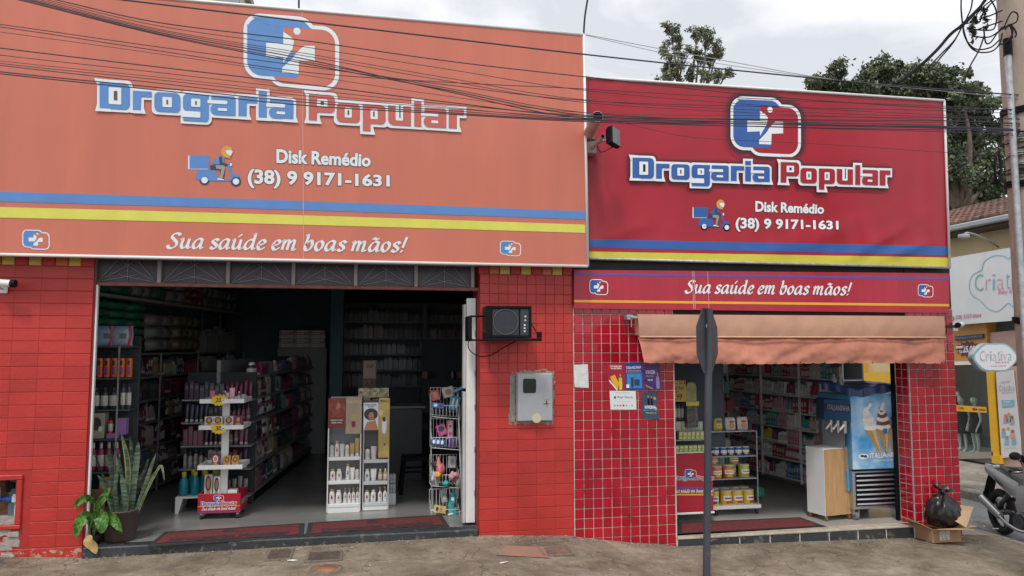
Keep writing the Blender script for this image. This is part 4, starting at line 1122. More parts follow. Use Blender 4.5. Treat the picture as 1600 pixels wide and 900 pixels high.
# ---- electric meter box
mb_ = thing('electric_meter_box', 'grey plastic meter box with a dark window set in rough mortar on the pillar', 'meter box')
x0, x1, z0, z1 = mt0.x+.005, mt1.x, mt1.z+.005, mt0.z-.005
b = MB(); b.bbox((x0-.006, 6.965, z0-.006), (x1+.006, 6.992, z1+.006), mat('aged_grey_plastic', (.30,.29,.27), .6, var=.15), .006); b.build('case', mb_)
b = MB(); b.bbox((x0, 6.932, z0), (x1, 6.966, z1), mat('grey_plastic_lid', (.38,.39,.42), .45, var=.06, scale=10), .006)
b.bbox((x0+.045, 6.928, z0+.272*(z1-z0)/.44+.0), (x0+.046, 6.933, z0+.28), M_GREYP, .0005); b.build('lid', mb_)
b = MB(); wz = z1 - .055; wx = x0 + .06; rrect(b, wx-.01, -wz-.01, wx+.115, -wz+.135-.01, .02, lambda u, v, k=0: (u, 6.929-k, -v), 0, mat('dark_meter_window', (.02,.03,.03), .12, var=.2)); b.build('window', mb_)
b = MB(); b.cyl((x0+.18, 6.931, z0+.025), (x0+.18, 6.925, z0+.025), .045, .043, mat('cream_sticker', (.60,.56,.40), .5, var=.08), 16, smooth=False); b.build('round_sticker', mb_)
b = MB(); b.bbox((x1-.09, 6.922, z0+.165), (x1-.035, 6.931, z0+.175), M_GALV, .002); b.bbox((x1-.066, 6.915, z0+.155), (x1-.058, 6.93, z0+.19), mat('rusty_lock', (.12,.05,.03), .8), .002)
b.bbox((x1-.085, 6.928, z0+.20), (x1-.035, 6.932, z0+.25), mat('grey_plastic_lid', (.38,.39,.42)), .004); b.build('latch', mb_)

# ---- water meter in the niche
wm = thing('water_meter', 'blue pipe with a white water meter inside the wall niche', 'water meter')
b = MB(); z = .62; b.cyl((-3.3, 7.12, z), (-2.91, 7.12, z), .016, .016, mat('blue_pvc', (.02,.09,.36), .4, var=.1), 12); b.cyl((-3.09, 7.12, z), (-2.96, 7.12, z), .024, .024, MATS['blue_pvc'], 12); b.cyl((-2.92, 7.12, z), (-2.875, 7.12, z), .03, .03, MATS['blue_pvc'], 12); b.build('pipe', wm)
b = MB(); b.cyl((-3.02, 7.12, z), (-3.02, 7.12, z+.095), .048, .046, M_WHITE, 18); b.build('meter_body', wm)
b = MB(); b.cyl((-2.855, 7.12, z+.04), (-2.855, 7.12, z-.02), .022, .02, M_WHITE, 10); b.cyl((-2.855, 7.12, z), (-2.855, 7.12, .47), .009, .009, M_WHITE, 8); b.bbox((-2.88, 7.09, z-.03), (-2.83, 7.14, z+.03), M_WHITE, .01); b.build('valve', wm)
b = MB(); b.bbox((-2.93, 7.1, z+.06), (-2.89, 7.13, z+.11), M_BLACK, .008, Matrix.Rotation(0,4,'Z')); b.bbox((-2.90, 7.1, z+.085), (-2.86, 7.13, z+.14), M_BLACK, .01); b.bbox((-2.935, 7.1, z+.1), (-2.90, 7.125, z+.165), M_BLACK, .01); b.build('tap_handle', wm)

# ---- posters on the tiled wall
mW = plane_map(Y0-.007, None, .002)
def poster(lab, quad, m, draw=None, cat='poster', curl=()):
    t = thing('poster', lab, cat)
    p = [PY(*q, Y0-.0095) for q in quad]; b = MB()
    b.add([*p, *[q + Vector((0, .0025, 0)) for q in p]], [(3,2,1,0), (4,5,6,7), (0,1,5,4), (1,2,6,5), (2,3,7,6), (3,0,4,7)], m); b.build('sheet', t)
    if draw:
        b = MB(); w_ = quad[1][0]-quad[0][0]; h_ = quad[3][1]-quad[0][1]
        tl, tr_, br_, bl_ = [Vector(q) for q in quad]
        def f(u, v, k=0.0):
            p_ = (tl*(1-u)+tr_*u)*(1-v) + (bl_*(1-u)+br_*u)*v; return mW(p_.x, p_.y, .0012 + k)
        draw(b, f); b.build('print', t)
def figure_(b, f, cx, top, h, shirt, k=.0006, hair=M_NAVY):
    w_ = h*.28
    disc(b, cx, top+h*.13, w_*.42, h*.13, f, k, hair); disc(b, cx, top+h*.13, w_*.28, h*.10, f, k+.0003, M_SKIN)
    poly(b, [(cx-w_*.5, top+h*.27), (cx+w_*.5, top+h*.27), (cx+w_*.62, top+h*.7), (cx+w_*.45, top+h), (cx-w_*.45, top+h), (cx-w_*.6, top+h*.7)], f, k+.0002, shirt)
def d1(b, f):
    put_text(b, 'O Pressão Lube', ((.15,.07),(.82,.05),(.82,.13),(.15,.15)), f, 0, M_WHITE2); put_text(b, 'no seu bolso', ((.2,.15),(.8,.13),(.8,.21),(.2,.22)), f, 0, M_WHITE2)
    poly(b, [(.12,.5),(.4,.42),(.62,.72),(.55,.98),(.35,.85)], f, 0, M_GOLD)
    poly(b, [(.08,.6),(.55,1.0),(.48,1.0),(.05,.66)], f, .0002, M_WHITE2); figure_(b, f, .72, .36, .62, M_YEL)
def d2(b, f):
    put_text(b, 'TODA RECARGA', ((.05,.14),(.9,.12),(.9,.22),(.05,.24)), f, 0, M_WHITE2); put_text(b, 'É PREMIADA', ((.05,.26),(.9,.24),(.9,.36),(.05,.37)), f, 0, mat('salmon_print', (.6,.25,.2), .5))
    rect(b, .08, .4, .92, .93, f, 0, mat('sky_blue_print', (.03,.25,.62), .4)); figure_(b, f, .38, .42, .5, M_NAVY); rect(b, .5, .62, .8, .85, f, .0009, M_NAVY); rect(b, .04, .8, .2, .93, f, .0009, M_WHITE2)
def d3(b, f):
    put_text(b, '15GB', ((.1,.24),(.66,.24),(.66,.38),(.1,.38)), f, 0, M_WHITE2); put_text(b, 'R$ 30', ((.2,.58),(.5,.58),(.5,.66),(.2,.66)), f, 0, M_WHITE2, 0.04)
    put_text(b, 'Aline Tim', ((.08,.44),(.55,.44),(.55,.48),(.08,.48)), f, 0, M_WHITE2); figure_(b, f, .8, .3, .66, mat('pale_violet_print', (.40,.30,.55), .5)); poly(b, [(.05,.8),(.5,.93),(.5,.99),(.05,.88)], f, 0, M_CARDIN)
def d4(b, f):
    put_text(b, 'Baixe nosso aplicativo na', ((.22,.08),(.76,.08),(.76,.14),(.22,.14)), f, 0, M_GREYP)
    put_text(b, 'App Store', ((.27,.26),(.86,.26),(.86,.44),(.27,.42)), f, 0, M_BLACK, 0.0)
    disc(b, .19, .36, .04, .065, f, 0, M_BLACK); disc(b, .205, .28, .012, .02, f, 0, M_BLACK); disc(b, .232, .345, .014, .025, f, .0003, M_WHITE2)
    for i, c in enumerate(((.2,.45,.42),(.6,.1,.2),(.6,.05,.12),(.05,.05,.06),(.2,.4,.3),(.6,.6,.6),(.2,.35,.4))): disc(b, .17+.11*i, .78, .03, .055, f, 0, mat('icon_%d' % i, c, .5, var=.2))
    put_text(b, 'disponível para todos os aparelhos', ((.24,.56),(.8,.55),(.8,.60),(.24,.60)), f, 0, M_GREYP, 0)
def d5(b, f):
    figure_(b, f, .42, .12, .4, M_BLACK, .0003, M_ORHEL); figure_(b, f, .62, .14, .38, M_BLACK, .0003, M_SKIN)
    put_text(b, 'NOVELINHA', ((.15,.5),(.85,.5),(.85,.62),(.15,.62)), f, .001, M_WHITE2, .04); put_text(b, 'AO VIVO', ((.25,.63),(.75,.63),(.75,.7),(.25,.7)), f, .001, MATS['sky_blue_print'], .04)
    put_text(b, 'Dias 20 e 21', ((.2,.74),(.85,.74),(.85,.8),(.2,.8)), f, .001, M_YEL, .02); disc(b, .82, .24, .08, .06, f, .0003, M_ORHEL); disc(b, .85, .62, .08, .06, f, .0003, M_ORHEL); disc(b, .15, .68, .09, .04, f, .0003, MATS['sky_blue_print'])
M_PR = mat('poster_red', (.36,.012,.03), .4, var=.15); M_PB = mat('poster_blue', (.02,.06,.30), .35, var=.1); M_PV = mat('poster_violet', (.08,.03,.20), .35, var=.3, scale=9); M_PN = mat('poster_slate', (.035,.07,.12), .35, var=.1)
poster('red poster of a woman in yellow, leftmost on the tiled wall', [(948.5,567.5),(976,568),(977,610),(951,610)], M_PR, d1)
poster('blue poster about recharge prizes between the red and violet posters', [(976.5,567),(1004,566),(1005,609),(977.5,609)], M_PB, d2)
poster('violet poster advertising 15GB beside the doorway', [(1005.5,569),(1031.5,569),(1033,609),(1008,609)], M_PV, d3)
poster('white landscape notice reading App Store under the posters', [(952.5,610.5),(993.5,611),(994.5,640),(954,640)], mat('notice_paper', (.72,.74,.74), .5, var=.03), d4)
poster('slate-blue poster of two men below the violet poster', [(1002,613),(1026,612),(1030,655),(1004.5,654)], M_PN, d5)
poster('blank torn white paper glued on the tiles near the pillar', [(896,570),(918.5,569),(920,606),(898,605)], mat('torn_paper', (.66,.66,.66), .8, var=.12, scale=14, bump=.5), None, 'paper')

# ---- sign on a dark pole, seen from behind and edge-on
sp = thing('street_sign', 'octagonal sign seen from behind on a dark steel pole in front of the tiled wall', 'street sign')
base = PG(1103, 912, gz(2.75, 5.7)); SPX, SPY = base.x, base.y
topz = PY(1108, 481, SPY).z
ptop = PY(1108, 481, SPY)
b = MB(); b.cyl((SPX, SPY, gz(SPX, SPY)-.15), (ptop.x, SPY, topz-.01), .030, .030, worn('dark_painted_steel', (.045,.05,.065), (.13,.075,.05), thr=.64, soft=.05, scale=24, rough=.5, bump=.25, fade=.3), 14); b.build('pole', sp)
b = MB(); zc = (topz + PY(1108, 583, SPY).z)/2; hh = (topz - PY(1108, 583, SPY).z)/2
R8 = hh/math.cos(PI/8); T = Matrix.Translation((ptop.x-.005, SPY+.03, zc)) @ Matrix.Rotation(rad(46), 4, 'Z')
pts = [(R8*math.cos(PI/8 + i*PI/4), R8*math.sin(PI/8 + i*PI/4)) for i in range(8)]
vs = [T @ Vector((x, 0, z)) for x, z in pts] + [T @ Vector((x, .004, z)) for x, z in pts]
b.add(vs, [tuple(range(7,-1,-1)), tuple(range(8,16))] + [(i, (i+1)%8, 8+(i+1)%8, 8+i) for i in range(8)], MATS['dark_painted_steel']); b.build('plate', sp)
b = MB()
for dz in (-.12, .12): b.bbox((-.05, -.02, zc+dz-.015), (.05, -.004, zc+dz+.015), M_GALV, .003, Matrix.Translation((ptop.x-.005, SPY+.03, 0)) @ Matrix.Rotation(rad(46), 4, 'Z'))
b.build('clamps', sp)

# ================================================================== UTILITY POLE AND WIRES
YP = 5.5
up = thing('utility_pole', 'concrete utility pole with a steel conduit and cable coils at the street corner', 'utility pole')
pl0 = PY(1566, 0, YP); pl1 = PY(1596, 500, YP)
M_CONC = mat('pole_concrete', (.36,.29,.24), .95, var=.22, scale=7, bump=.4, stretch=(1,1,.3))
rp = .17
slope = (pl1.x - pl0.x)/(pl1.z - pl0.z)
def polex(z): return pl0.x + (z - pl0.z)*slope
b = MB(); b.cyl((polex(-.3)+rp, YP, -.4), (polex(8)+rp*.9, YP, 8.2), rp*1.05, rp*.85, M_CONC, 24); b.build('shaft', up)
b = MB(); b.cyl((polex(.0)-.035, YP-.06, -.3), (polex(4.55)-.035, YP-.06, 4.52), .028, .028, M_GALV, 12); b.cyl((polex(4.5)-.035, YP-.06, 4.45), (polex(4.6)-.035, YP-.06, 4.6), .036, .036, M_BLACK, 12); b.build('conduit', up)
for z in (3.95, 3.3, 2.1, .9):
    b = MB(); pts = [(polex(z)+rp + (rp*1.07)*math.cos(2*PI*i/24), YP + (rp*1.07)*math.sin(2*PI*i/24), z + .01*math.sin(i*.8)) for i in range(24)]
    for dz in (0, .022, .04): b.tube([(x, y, z_+dz) for x, y, z_ in pts], .011, M_BLACK, 6, closed=True)
    b.build('strap', up)
b = MB(); rq = random.Random(4)
for i in range(22):
    z = 3.35 + rq.random()*.42; r_ = rp*1.06; a0_ = rq.uniform(2.6, 3.6); tl = rq.uniform(-.10, .10)
    b.tube([(polex(z)+rp + (r_+.01*math.sin(j))*math.cos(a0_+j*.3), YP + (r_+.01)*math.sin(a0_+j*.3), z + tl*j/8) for j in range(9)], .006, (M_BLACK, M_DARK, M_GREYP)[i%3], 5)
b.build('cable_windings', up)
# street lamp / dropper tangle
tg = thing('cable_tangle', 'tangle of looped black cables and a vine clump hanging beside the utility pole', 'cables')
b = MB()
def wp_(pts, y=YP-.15): return [PY(px, py, y) for px, py in pts]
main = [(1403,130),(1430,108),(1460,82),(1485,55),(1505,38),(1528,14),(1545,-8)]
for k_, (dx, dy) in enumerate(((0,0),(1.5,-1),(-1,1.5),(2,1))): b.tube(crom(wp_([(x+dx*math.sin(i*1.3), y+dy*math.sin(i*1.7)) for i, (x, y) in enumerate(main)])), .010, M_BLACK, 6)
for pts in ([(1505,38),(1492,62),(1470,85),(1450,106)], [(1504,40),(1490,66),(1468,92),(1452,112)], [(1538,55),(1530,78),(1515,105),(1508,124)],
            [(1502,-5),(1502,18),(1506,48),(1514,70),(1528,81),(1550,80),(1562,68),(1566,52)], [(1520,-5),(1517,14),(1510,30),(1505,46),(1512,66),(1526,77),(1548,74),(1562,62)],
            [(1545,-5),(1556,15),(1556,38),(1548,47),(1520,46)], [(1568,44),(1580,20),(1590,22),(1588,34),(1575,40),(1562,48),(1545,58),(1520,57)], [(1537,42),(1540,66),(1548,66),(1558,52),(1566,42)],
            [(1550,0),(1535,12),(1525,25),(1530,35),(1536,20),(1548,6),(1560,-4)], [(1575,38),(1580,45),(1582,60)], [(1566,44),(1580,40),(1588,52),(1586,58)], [(1528,46),(1545,40),(1566,33)], [(1530,30),(1548,24),(1566,16)], [(1570,46),(1580,38),(1582,52),(1572,66),(1560,70)]):
    b.tube(crom(wp_(pts)), .0065, M_BLACK, 5)
b.build('loops', tg)
b = MB(); rq = random.Random(12)
M_DEAD = mat('dark_withered_leaf', (.03,.035,.02), .9, var=.4)
for (cx, cy, n_) in ((1522,34,34),(1518,46,30),(1522,52,18),(1536,20,22),(1540,32,20),(1541,39,14),(1520,61,8),(1514,42,10)):
    for i in range(n_):
        p = PY(cx + rq.gauss(0, 2.6), cy + rq.gauss(0, 4), YP-.15+rq.gauss(0,.02)); s_ = rq.uniform(.012, .03); T = Matrix.Translation(p) @ Matrix.Rotation(rq.uniform(0,6), 4, Vector((rq.random(), rq.random(), rq.random()+.1)))
        b.add([T @ Vector(v) for v in ((-s_,0,0),(0,-s_*.5,.004),(s_,0,0),(0,s_*.5,.004))], [(0,1,2,3)], M_DEAD)
b.build('withered_vine', tg)

M_WIRE = mat('cable_sheath', (.035,.03,.045), .6, var=.1)
def wire(pts, r=.006, lab=None, grp='overhead wires', y=YP-.08, m=None):
    b = MB(); b.tube(crom([PY(px, py, y) for px, py in pts], 8), r*.52, m or M_WIRE, 5)
    b.build('overhead_wire', None, label=lab or 'thin black overhead wire running across the two red banners', cat='wire', group=grp)
wire([(-300,-60),(177,-2),(480,34),(700,60),(913,85),(1150,110),(1400,134),(1640,152)], .012, 'thickest black overhead cable crossing the top of the salmon banner')
PL = [(150, 1590), (170,1590), (182,1590), (188,1590), (198,1590), (205,1590), (214,1590), (222,1590), (240,1590)]
rq = random.Random(21)
LEFT = [(18,-3), (26,-3), (34,-3), (42,-3), (52,-3), (62,-3), (76,-3)]
y480 = [64, 74, 84, 88, 93, 97, 100]
y913 = [120, 125, 141, 156, 160, 176, 180]
YR_ = (199, 197, 200, 188, 183, 180, 169); YR2 = (173, 166, 184, 189, 192, 195, 201, 206, 198, 203)
for i, (a, c_, d_) in enumerate(zip(LEFT, y480[::-1], (180, 176, 185, 160, 156, 141, 120))):
    wire([(a[0]-260, -62), a, (250, lp(a[1], c_, .53)+3), (480, c_), (700, lp(c_, d_, .5)+rq.uniform(0,5)), (913, d_), (1200, lp(d_, YR_[i], .62)), (1475, YR_[i]), (1640, YR_[i]+rq.uniform(-8, 14))], rq.choice((.005,.006,.008)), 'thin overhead wire entering at the top left corner, ' + ORD[i] + ' in that bundle')
for i, (yl, ym, yr) in enumerate(((38,104,157), (42,113,139), (50,118,176), (75,132,182), (86,140,180), (95,146,186), (99,150,184), (102,156,187), (112,160,188), (115,165,190))):
    wire([(-300, yl-38), (0, yl), (240, lp(yl, ym, .5)+rq.uniform(-1,2)), (480, ym), (700, lp(ym, yr, .52)+rq.uniform(0,3)), (913, yr), (1200, lp(yr, YR2[i], .6)), (1475, YR2[i]), (1640, YR2[i]+rq.uniform(0,16))], rq.choice((.004,.005,.006,.008)), 'thin overhead wire, ' + ORD[i] + ' from the top at the left edge of the salmon banner')
wire([(913,176),(1020,203),(1100,216),(1300,226),(1475,238),(1640,246)], .004, 'thin wire drooping lowest across the deep red banner')
wire([(915,54),(1020,74),(1150,98),(1300,124),(1450,138),(1600,150)], .006, 'grey wire from the corner of the salmon banner to the utility pole', m=M_GREYP)
wire([(915,55),(1060,88),(1180,108),(1330,128),(1480,143),(1600,154)], .005, 'lower grey wire from the corner of the salmon banner to the utility pole', m=M_GREYP)
for i, pts in enumerate(([(1480,260),(1530,225),(1590,196)], [(1480,268),(1540,235),(1590,214)], [(1482,276),(1535,243),(1600,205)], [(1490,250),(1540,205),(1568,180)])):
    wire(pts, .005, 'short slanting wire between the tree and the utility pole, ' + ('second lowest', 'third lowest', 'lowest', 'topmost')[i], 'slanting wires by the pole', y=YP+.3)
# two thin rods above the banner
for (pts, lab) in (([(467,-30),(467,8),(467,18)], 'thin dark rod standing on the top edge of the salmon banner'), ([(920,-12),(914,25),(912,54)], 'bent dark rod rising from the right corner of the salmon banner')):
    b = MB(); b.tube(crom([PY(px, py, YB+.02) for px, py in pts]), .009, M_DARK, 6); b.build('antenna_rod', None, label=lab, cat='rod')
# hanging coil on the conduit
b = MB()
for k_ in range(4):
    pts = [(1553 + 4*math.cos(t)*(1+.1*k_) + 6, 262 + (20+2*k_)*math.sin(t)) for t in [i*2*PI/16 for i in range(16)]]
    b.tube([PY(x, y, YP-.1+.01*k_) for x, y in pts], .008, M_BLACK, 5, closed=True)
b.build('cable_coil', None, label='oval coil of black cable hanging against the steel conduit', cat='cable')

# ================================================================== PRODUCTS (unit meshes, scaled; colour from the object)
def prod_box():
    b = MB(); b.bbox((-.5,-.5,0), (.5,.5,1), M_PROD, .03); b.box((-.36,-.512,.52), (.36,-.5,.86), M_LABEL); b.box((-.36,-.512,.12), (.1,-.5,.28), M_CAP); return b.mesh('carton')
def prod_bottle(neck=.36, cap=M_CAP, sh=.72):
    b = MB(); b.lathe([(.46,0),(.5,.02),(.5,sh-.06),(.42,sh),(neck*.6,sh+.07),(neck*.55,sh+.09)], M_PROD, 10); b.lathe([(neck*.62,sh+.07),(neck*.62,.98),(neck*.5,1)], cap, 10)
    b.lathe([(.508,.16),(.508,sh-.16)], M_LABEL, 10); return b.mesh('bottle')
def prod_tube():
    b = MB(); n = 10; vs = []
    for (z, rx, ry) in ((.16,.40,.40),(.3,.44,.36),(.7,.48,.2),(1,.5,.03)):
        for j in range(n): t = 2*PI*j/n; vs.append((rx*math.cos(t), ry*math.sin(t), z))
    b.add(vs, [(i*n+j, i*n+(j+1)%n, (i+1)*n+(j+1)%n, (i+1)*n+j) for i in range(3) for j in range(n)] + [tuple(range(n-1,-1,-1)), tuple(range(3*n,4*n))], M_PROD, True)
    b.lathe([(.36,0),(.38,.02),(.36,.17)], M_CAP, 10); return b.mesh('squeeze_tube')
def prod_pump():
    b = MB(); b.lathe([(.46,0),(.5,.02),(.5,.6),(.2,.7),(.14,.74)], M_PROD, 10); b.lathe([(.2,.7),(.2,.78),(.06,.8),(.06,.93)], M_CAP, 8); b.box((-.3,-.08,.92), (.12,.08,1.0), M_CAP); b.lathe([(.508,.12),(.508,.5)], M_LABEL, 10); return b.mesh('pump_bottle')
def prod_pack():
    b = MB(); N = 8
    def f(s):
        def g(u, v):
            x, z = u-.5, v; e = max(0, (1-abs(2*u-1)**4)*(1-abs(2*v-1)**4)); return (x*(1-.04*math.sin(v*9)), s*(.08+.42*e**.5), z)
        return g
    b.grid(f(-1), N, N, M_PROD); b.grid(f(1), N, N, M_PROD)
    b.grid(lambda u, v: ((u-.5)*.30+.15, -.515, .36+.26*v), 3, 3, mat('pack_label', (.16,.17,.16), .5, var=.6, scale=25)); return b.mesh('soft_pack')
def prod_can():
    b = MB(); b.lathe([(.48,0),(.5,.02),(.5,.94),(.48,.96)], M_PROD, 16); b.lathe([(.505,.88),(.505,1),(.46,1.0)], M_CAP, 16); b.lathe([(.508,.2),(.508,.8)], M_LABEL, 16); return b.mesh('can')
def prod_dim(tall=False):
    b = MB()
    if tall: b.lathe([(.44,0),(.5,.03),(.5,.62),(.3,.74),(.22,.76)], M_PROD, 10); b.lathe([(.26,.76),(.26,.98),(.2,1)], M_DCAP, 10); b.lathe([(.508,.2),(.508,.34)], M_GREYP, 10)
    else: b.bbox((-.5,-.5,0), (.5,.5,1), M_PROD, .03); b.box((-.3,-.512,.6), (.3,-.5,.8), mat('dim_label', (.16,.13,.13), .5, var=.6, scale=30))
    return b.mesh('dim_product')
ME = dict(dimb=prod_dim(True), dimc=prod_dim(), box=prod_box(), bottle=prod_bottle(), slim=prod_bottle(.3, M_DCAP, .8), tube=prod_tube(), pump=prod_pump(), pack=prod_pack())
NM = dict(dimb='dark_bottle', dimc='dark_carton', box='carton', bottle='bottle', slim='dark_capped_bottle', tube='squeeze_tube', pump='pump_bottle', pack='soft_pack')
CT = dict(dimb='bottle', dimc='carton', box='carton', bottle='bottle', slim='bottle', tube='tube', pump='bottle', pack='packet')
PAL = [(.36,.33,.28), (.26,.04,.07), (.20,.03,.10), (.05,.06,.14), (.03,.07,.09), (.34,.27,.14), (.14,.02,.04), (.26,.15,.18), (.03,.03,.04), (.14,.18,.20), (.42,.40,.36), (.09,.03,.10), (.02,.10,.09), (.04,.03,.05), (.10,.02,.05)]
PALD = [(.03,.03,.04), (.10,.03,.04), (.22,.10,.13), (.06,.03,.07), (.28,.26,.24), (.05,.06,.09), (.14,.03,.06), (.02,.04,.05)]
CN = {(.36,.33,.28): 'beige', (.26,.04,.07): 'dark red', (.20,.03,.10): 'plum', (.05,.06,.14): 'navy', (.03,.07,.09): 'dark teal', (.34,.27,.14): 'mustard', (.14,.02,.04): 'maroon', (.26,.15,.18): 'dusty pink', (.03,.03,.04): 'black', (.14,.18,.20): 'slate grey', (.42,.40,.36): 'off-white', (.09,.03,.10): 'dark violet', (.02,.10,.09): 'bottle green', (.04,.03,.05): 'near-black', (.10,.02,.05): 'wine',
      (.10,.03,.04): 'brownish', (.22,.10,.13): 'pinkish', (.06,.03,.07): 'dark purple', (.28,.26,.24): 'grey', (.05,.06,.09): 'blue-black', (.14,.03,.06): 'dark wine', (.02,.04,.05): 'dark',
      (.60,.56,.54): 'whitish', (.5,.25,.28): 'pink', (.42,.10,.14): 'red', (.10,.18,.30): 'blue', (.07,.28,.28): 'teal', (.45,.36,.12): 'mustard', (.50,.18,.26): 'rose', (.22,.26,.34): 'grey-blue', (.62,.60,.60): 'white', (.18,.08,.14): 'plum', (.36,.40,.44): 'light grey', (.30,.06,.08): 'dark red'}
def nth(lab, i, n, what='from the left'):
    if n < 2: return lab
    l = lab + ', ' + ORD[i] + ' ' + what
    return l if len(l.split()) <= 16 else lab + ', ' + ORD[i] + ' one'
def prow(rng, p0, dvec, length, face_rz, h, w_, d_, kinds, pal, lab, grp, limit=999, gap=.003, uniform=False):
    """a row of products, each its own thing, starting at p0 along dvec"""
    t = 0; n = 0; p0 = Vector(p0); dv = Vector(dvec).normalized()
    kd = rng.choice(kinds); c = rng.choice(pal); run = 0
    while t < length and n < limit:
        if run <= 0 and not uniform: kd = rng.choice(kinds); c = rng.choice(pal); run = rng.randint(2, 5)
        run -= 1
        ww = w_ * (1 if uniform else rng.uniform(.8, 1.2)); hh = h * (1 if uniform else rng.choice((.72,.8,.86,.93,.97))*rng.uniform(.97,1.0))
        if t + ww > length: break
        p = p0 + dv * (t + ww/2)
        inst(NM[kd], ME[kd], None, p, (0, 0, face_rz + rng.uniform(-.06, .06)), (ww*.94, d_, hh), c, lab % {'k': CN.get(c, 'plain') + ' ' + NM[kd].replace('dark_capped', 'dark-capped').replace('_', ' '), 'n': ORD[n]}, CT[kd], grp)
        t += ww + gap; n += 1
    return n
class Bulk:
    """rows too small or too many to tell apart: one joined part, coloured face by face"""
    def __init__(s): s.b = MB(); s.b.cols = []
    def item(s, T, w_, d_, h, c):
        n0 = len(s.b.f); s.b.box((-w_/2,-d_/2,0), (w_/2,d_/2,h*.82), M_PRODV, T); s.b.box((-w_*.3,-d_*.3,h*.82), (w_*.3,d_*.3,h), M_PRODV, T)
        c2 = tuple(min(1, x*1.3+.05) for x in c)
        for i in range(len(s.b.f)-n0): s.b.cols.append((*(c if i != 2 else c2), 1))
        s.b.box((-w_*.36,-d_/2-.002,h*.25), (w_*.36,-d_/2,h*.6), M_PRODV, T); s.b.cols += [(*c2, 1)]*6
    def row(s, rng, p0, dvec, length, rz, h, w_, d_, pal):
        t = 0; p0 = Vector(p0); dv = Vector(dvec).normalized(); run = 0
        while t < length:
            if run <= 0: c = rng.choice(pal); run = rng.randint(2, 6); hr = rng.uniform(.55, .95)
            run -= 1; ww = w_*rng.uniform(.8, 1.25)
            s.item(Matrix.Translation(p0 + dv*(t+ww/2)) @ Matrix.Rotation(rz + rng.uniform(-.05,.05), 4, 'Z'), ww*.92, d_, h*hr*rng.uniform(.95, 1.05), c); t += ww
rs = random.Random(77)

# ================================================================== LEFT SHOP
ANG = rad(8.4)
dS = Vector((math.sin(ANG), math.cos(ANG), 0)); nS = Vector((math.cos(ANG), -math.sin(ANG), 0))   # along the wall, and out of the shelves
def shelf_pt(s, out, z): return Vector((-2.585, 7.89, 0)) + dS*s + nS*out + Vector((0,0,z))
zs_ = [PY(216, p, 8.95).z for p in (775, 742, 706, 664, 628, 590, 552)]
ws = thing('wall_shelving', 'long wall shelving full of products down the left side of the wide shop', 'shelving', tuple(shelf_pt(0, 0, FL)), -ANG)
LN = 4.9
def lbox(b, s0, s1, o0, o1, z0, z1, m):                     # box in shelf coordinates
    vs = [shelf_pt(s, o, z) for z in (z0, z1) for (s, o) in ((s0,o0),(s1,o0),(s1,o1),(s0,o1))]
    b.add(vs, [(0,1,2,3), (7,6,5,4), (0,4,5,1), (1,5,6,2), (2,6,7,3), (3,7,4,0)], m)
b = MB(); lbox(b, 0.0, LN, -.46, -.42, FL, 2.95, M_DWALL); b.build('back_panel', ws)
for i, z in enumerate(zs_):
    b = MB(); lbox(b, .75, LN, -.42, -.02, z-.022, z, M_SHELF); b.build('shelf_board', ws)
ztop = PY(144, 455, 7.9).z
b = MB(); lbox(b, -.3, LN, -.42, 0, ztop-.03, ztop, mat('pale_top_shelf', (.40,.41,.40), .5, var=.1)); b.build('top_shelf_board', ws)
for s in (.72, 1.7, 2.9, 4.1, LN):
    b = MB(); lbox(b, s, s+.03, -.42, -.4, FL, ztop-.03, M_GALV); lbox(b, s, s+.02, -.03, -.012, FL, zs_[-1], M_GALV); b.build('upright', ws)
# individual products: nearest 2 m, rows beyond joined
rzS = -ANG + PI/2
tot = 0
for i, z in enumerate(zs_[:-1]):
    hrow = zs_[i+1] - z - .03
    tot += prow(rs, shelf_pt(.8, -.09, z+.001), dS, 1.75, rzS, hrow, .050, .08, ['box','dimc','dimb','dimc','bottle','tube'], PAL, '%(k)s, %(n)s from the street on the left wall shelving, ' + ('lowest shelf', 'second shelf up', 'third shelf up', 'fourth shelf up', 'fifth shelf up', 'sixth shelf up')[i], 'products on the left wall shelving')
bk = Bulk()
for i, z in enumerate(zs_[:-1]):
    hrow = zs_[i+1] - z - .03
    bk.row(rs, shelf_pt(2.6, -.09, z), dS, LN-2.7, rzS, hrow, .05, .1, PAL)
for (s0, s1, zz, hh) in ((1.0, LN-.1, zs_[-1], .18),): bk.row(rs, shelf_pt(3.2, -.1, zz), dS, 1.5, rzS, .45, .12, .15, [(.22,.22,.21),(.15,.12,.08)])
bk.b.build('distant_products', ws, kind='stuff')
# soft packs: green stack, grey-white, mustard
def packs(s0, s1, z0, z1, w_, h_, c, lab, grp, dep=.28, out=-.16):
    s = s0
    while s + w_ <= s1 + .01:
        z = z0
        while z + h_ <= z1 + .005:
            inst('soft_pack', ME['pack'], None, shelf_pt(s+w_/2, out+rs.uniform(-.015,.015), z), (0, 0, rzS + rs.uniform(-.05,.05)), (w_*1.0, dep, h_*1.05), tuple(x*rs.uniform(.85,1.15) for x in c), ' '.join((lab + ', ' + ORD[int(round((z-z0)/h_))] + ' up in the ' + ORD[int(round((s-s0)/w_))] + ' column').split()[:16]), 'packet', grp); z += h_
        s += w_
packs(.15, 1.28, zs_[-1]+.02, ztop-.05, .38, .088, (.02,.20,.11), 'green nappy pack in the big stack', 'green packs of the left wall')
packs(1.5, 2.1, zs_[-1]+.02, ztop-.12, .3, .145, (.22,.24,.23), 'grey-white pack beside the green stack', 'grey-white packs of the left wall')
packs(2.2, 3.0, zs_[-1]+.02, ztop-.12, .2, .15, (.17,.13,.06), 'mustard pack on the left wall shelving', 'mustard packs of the left wall')
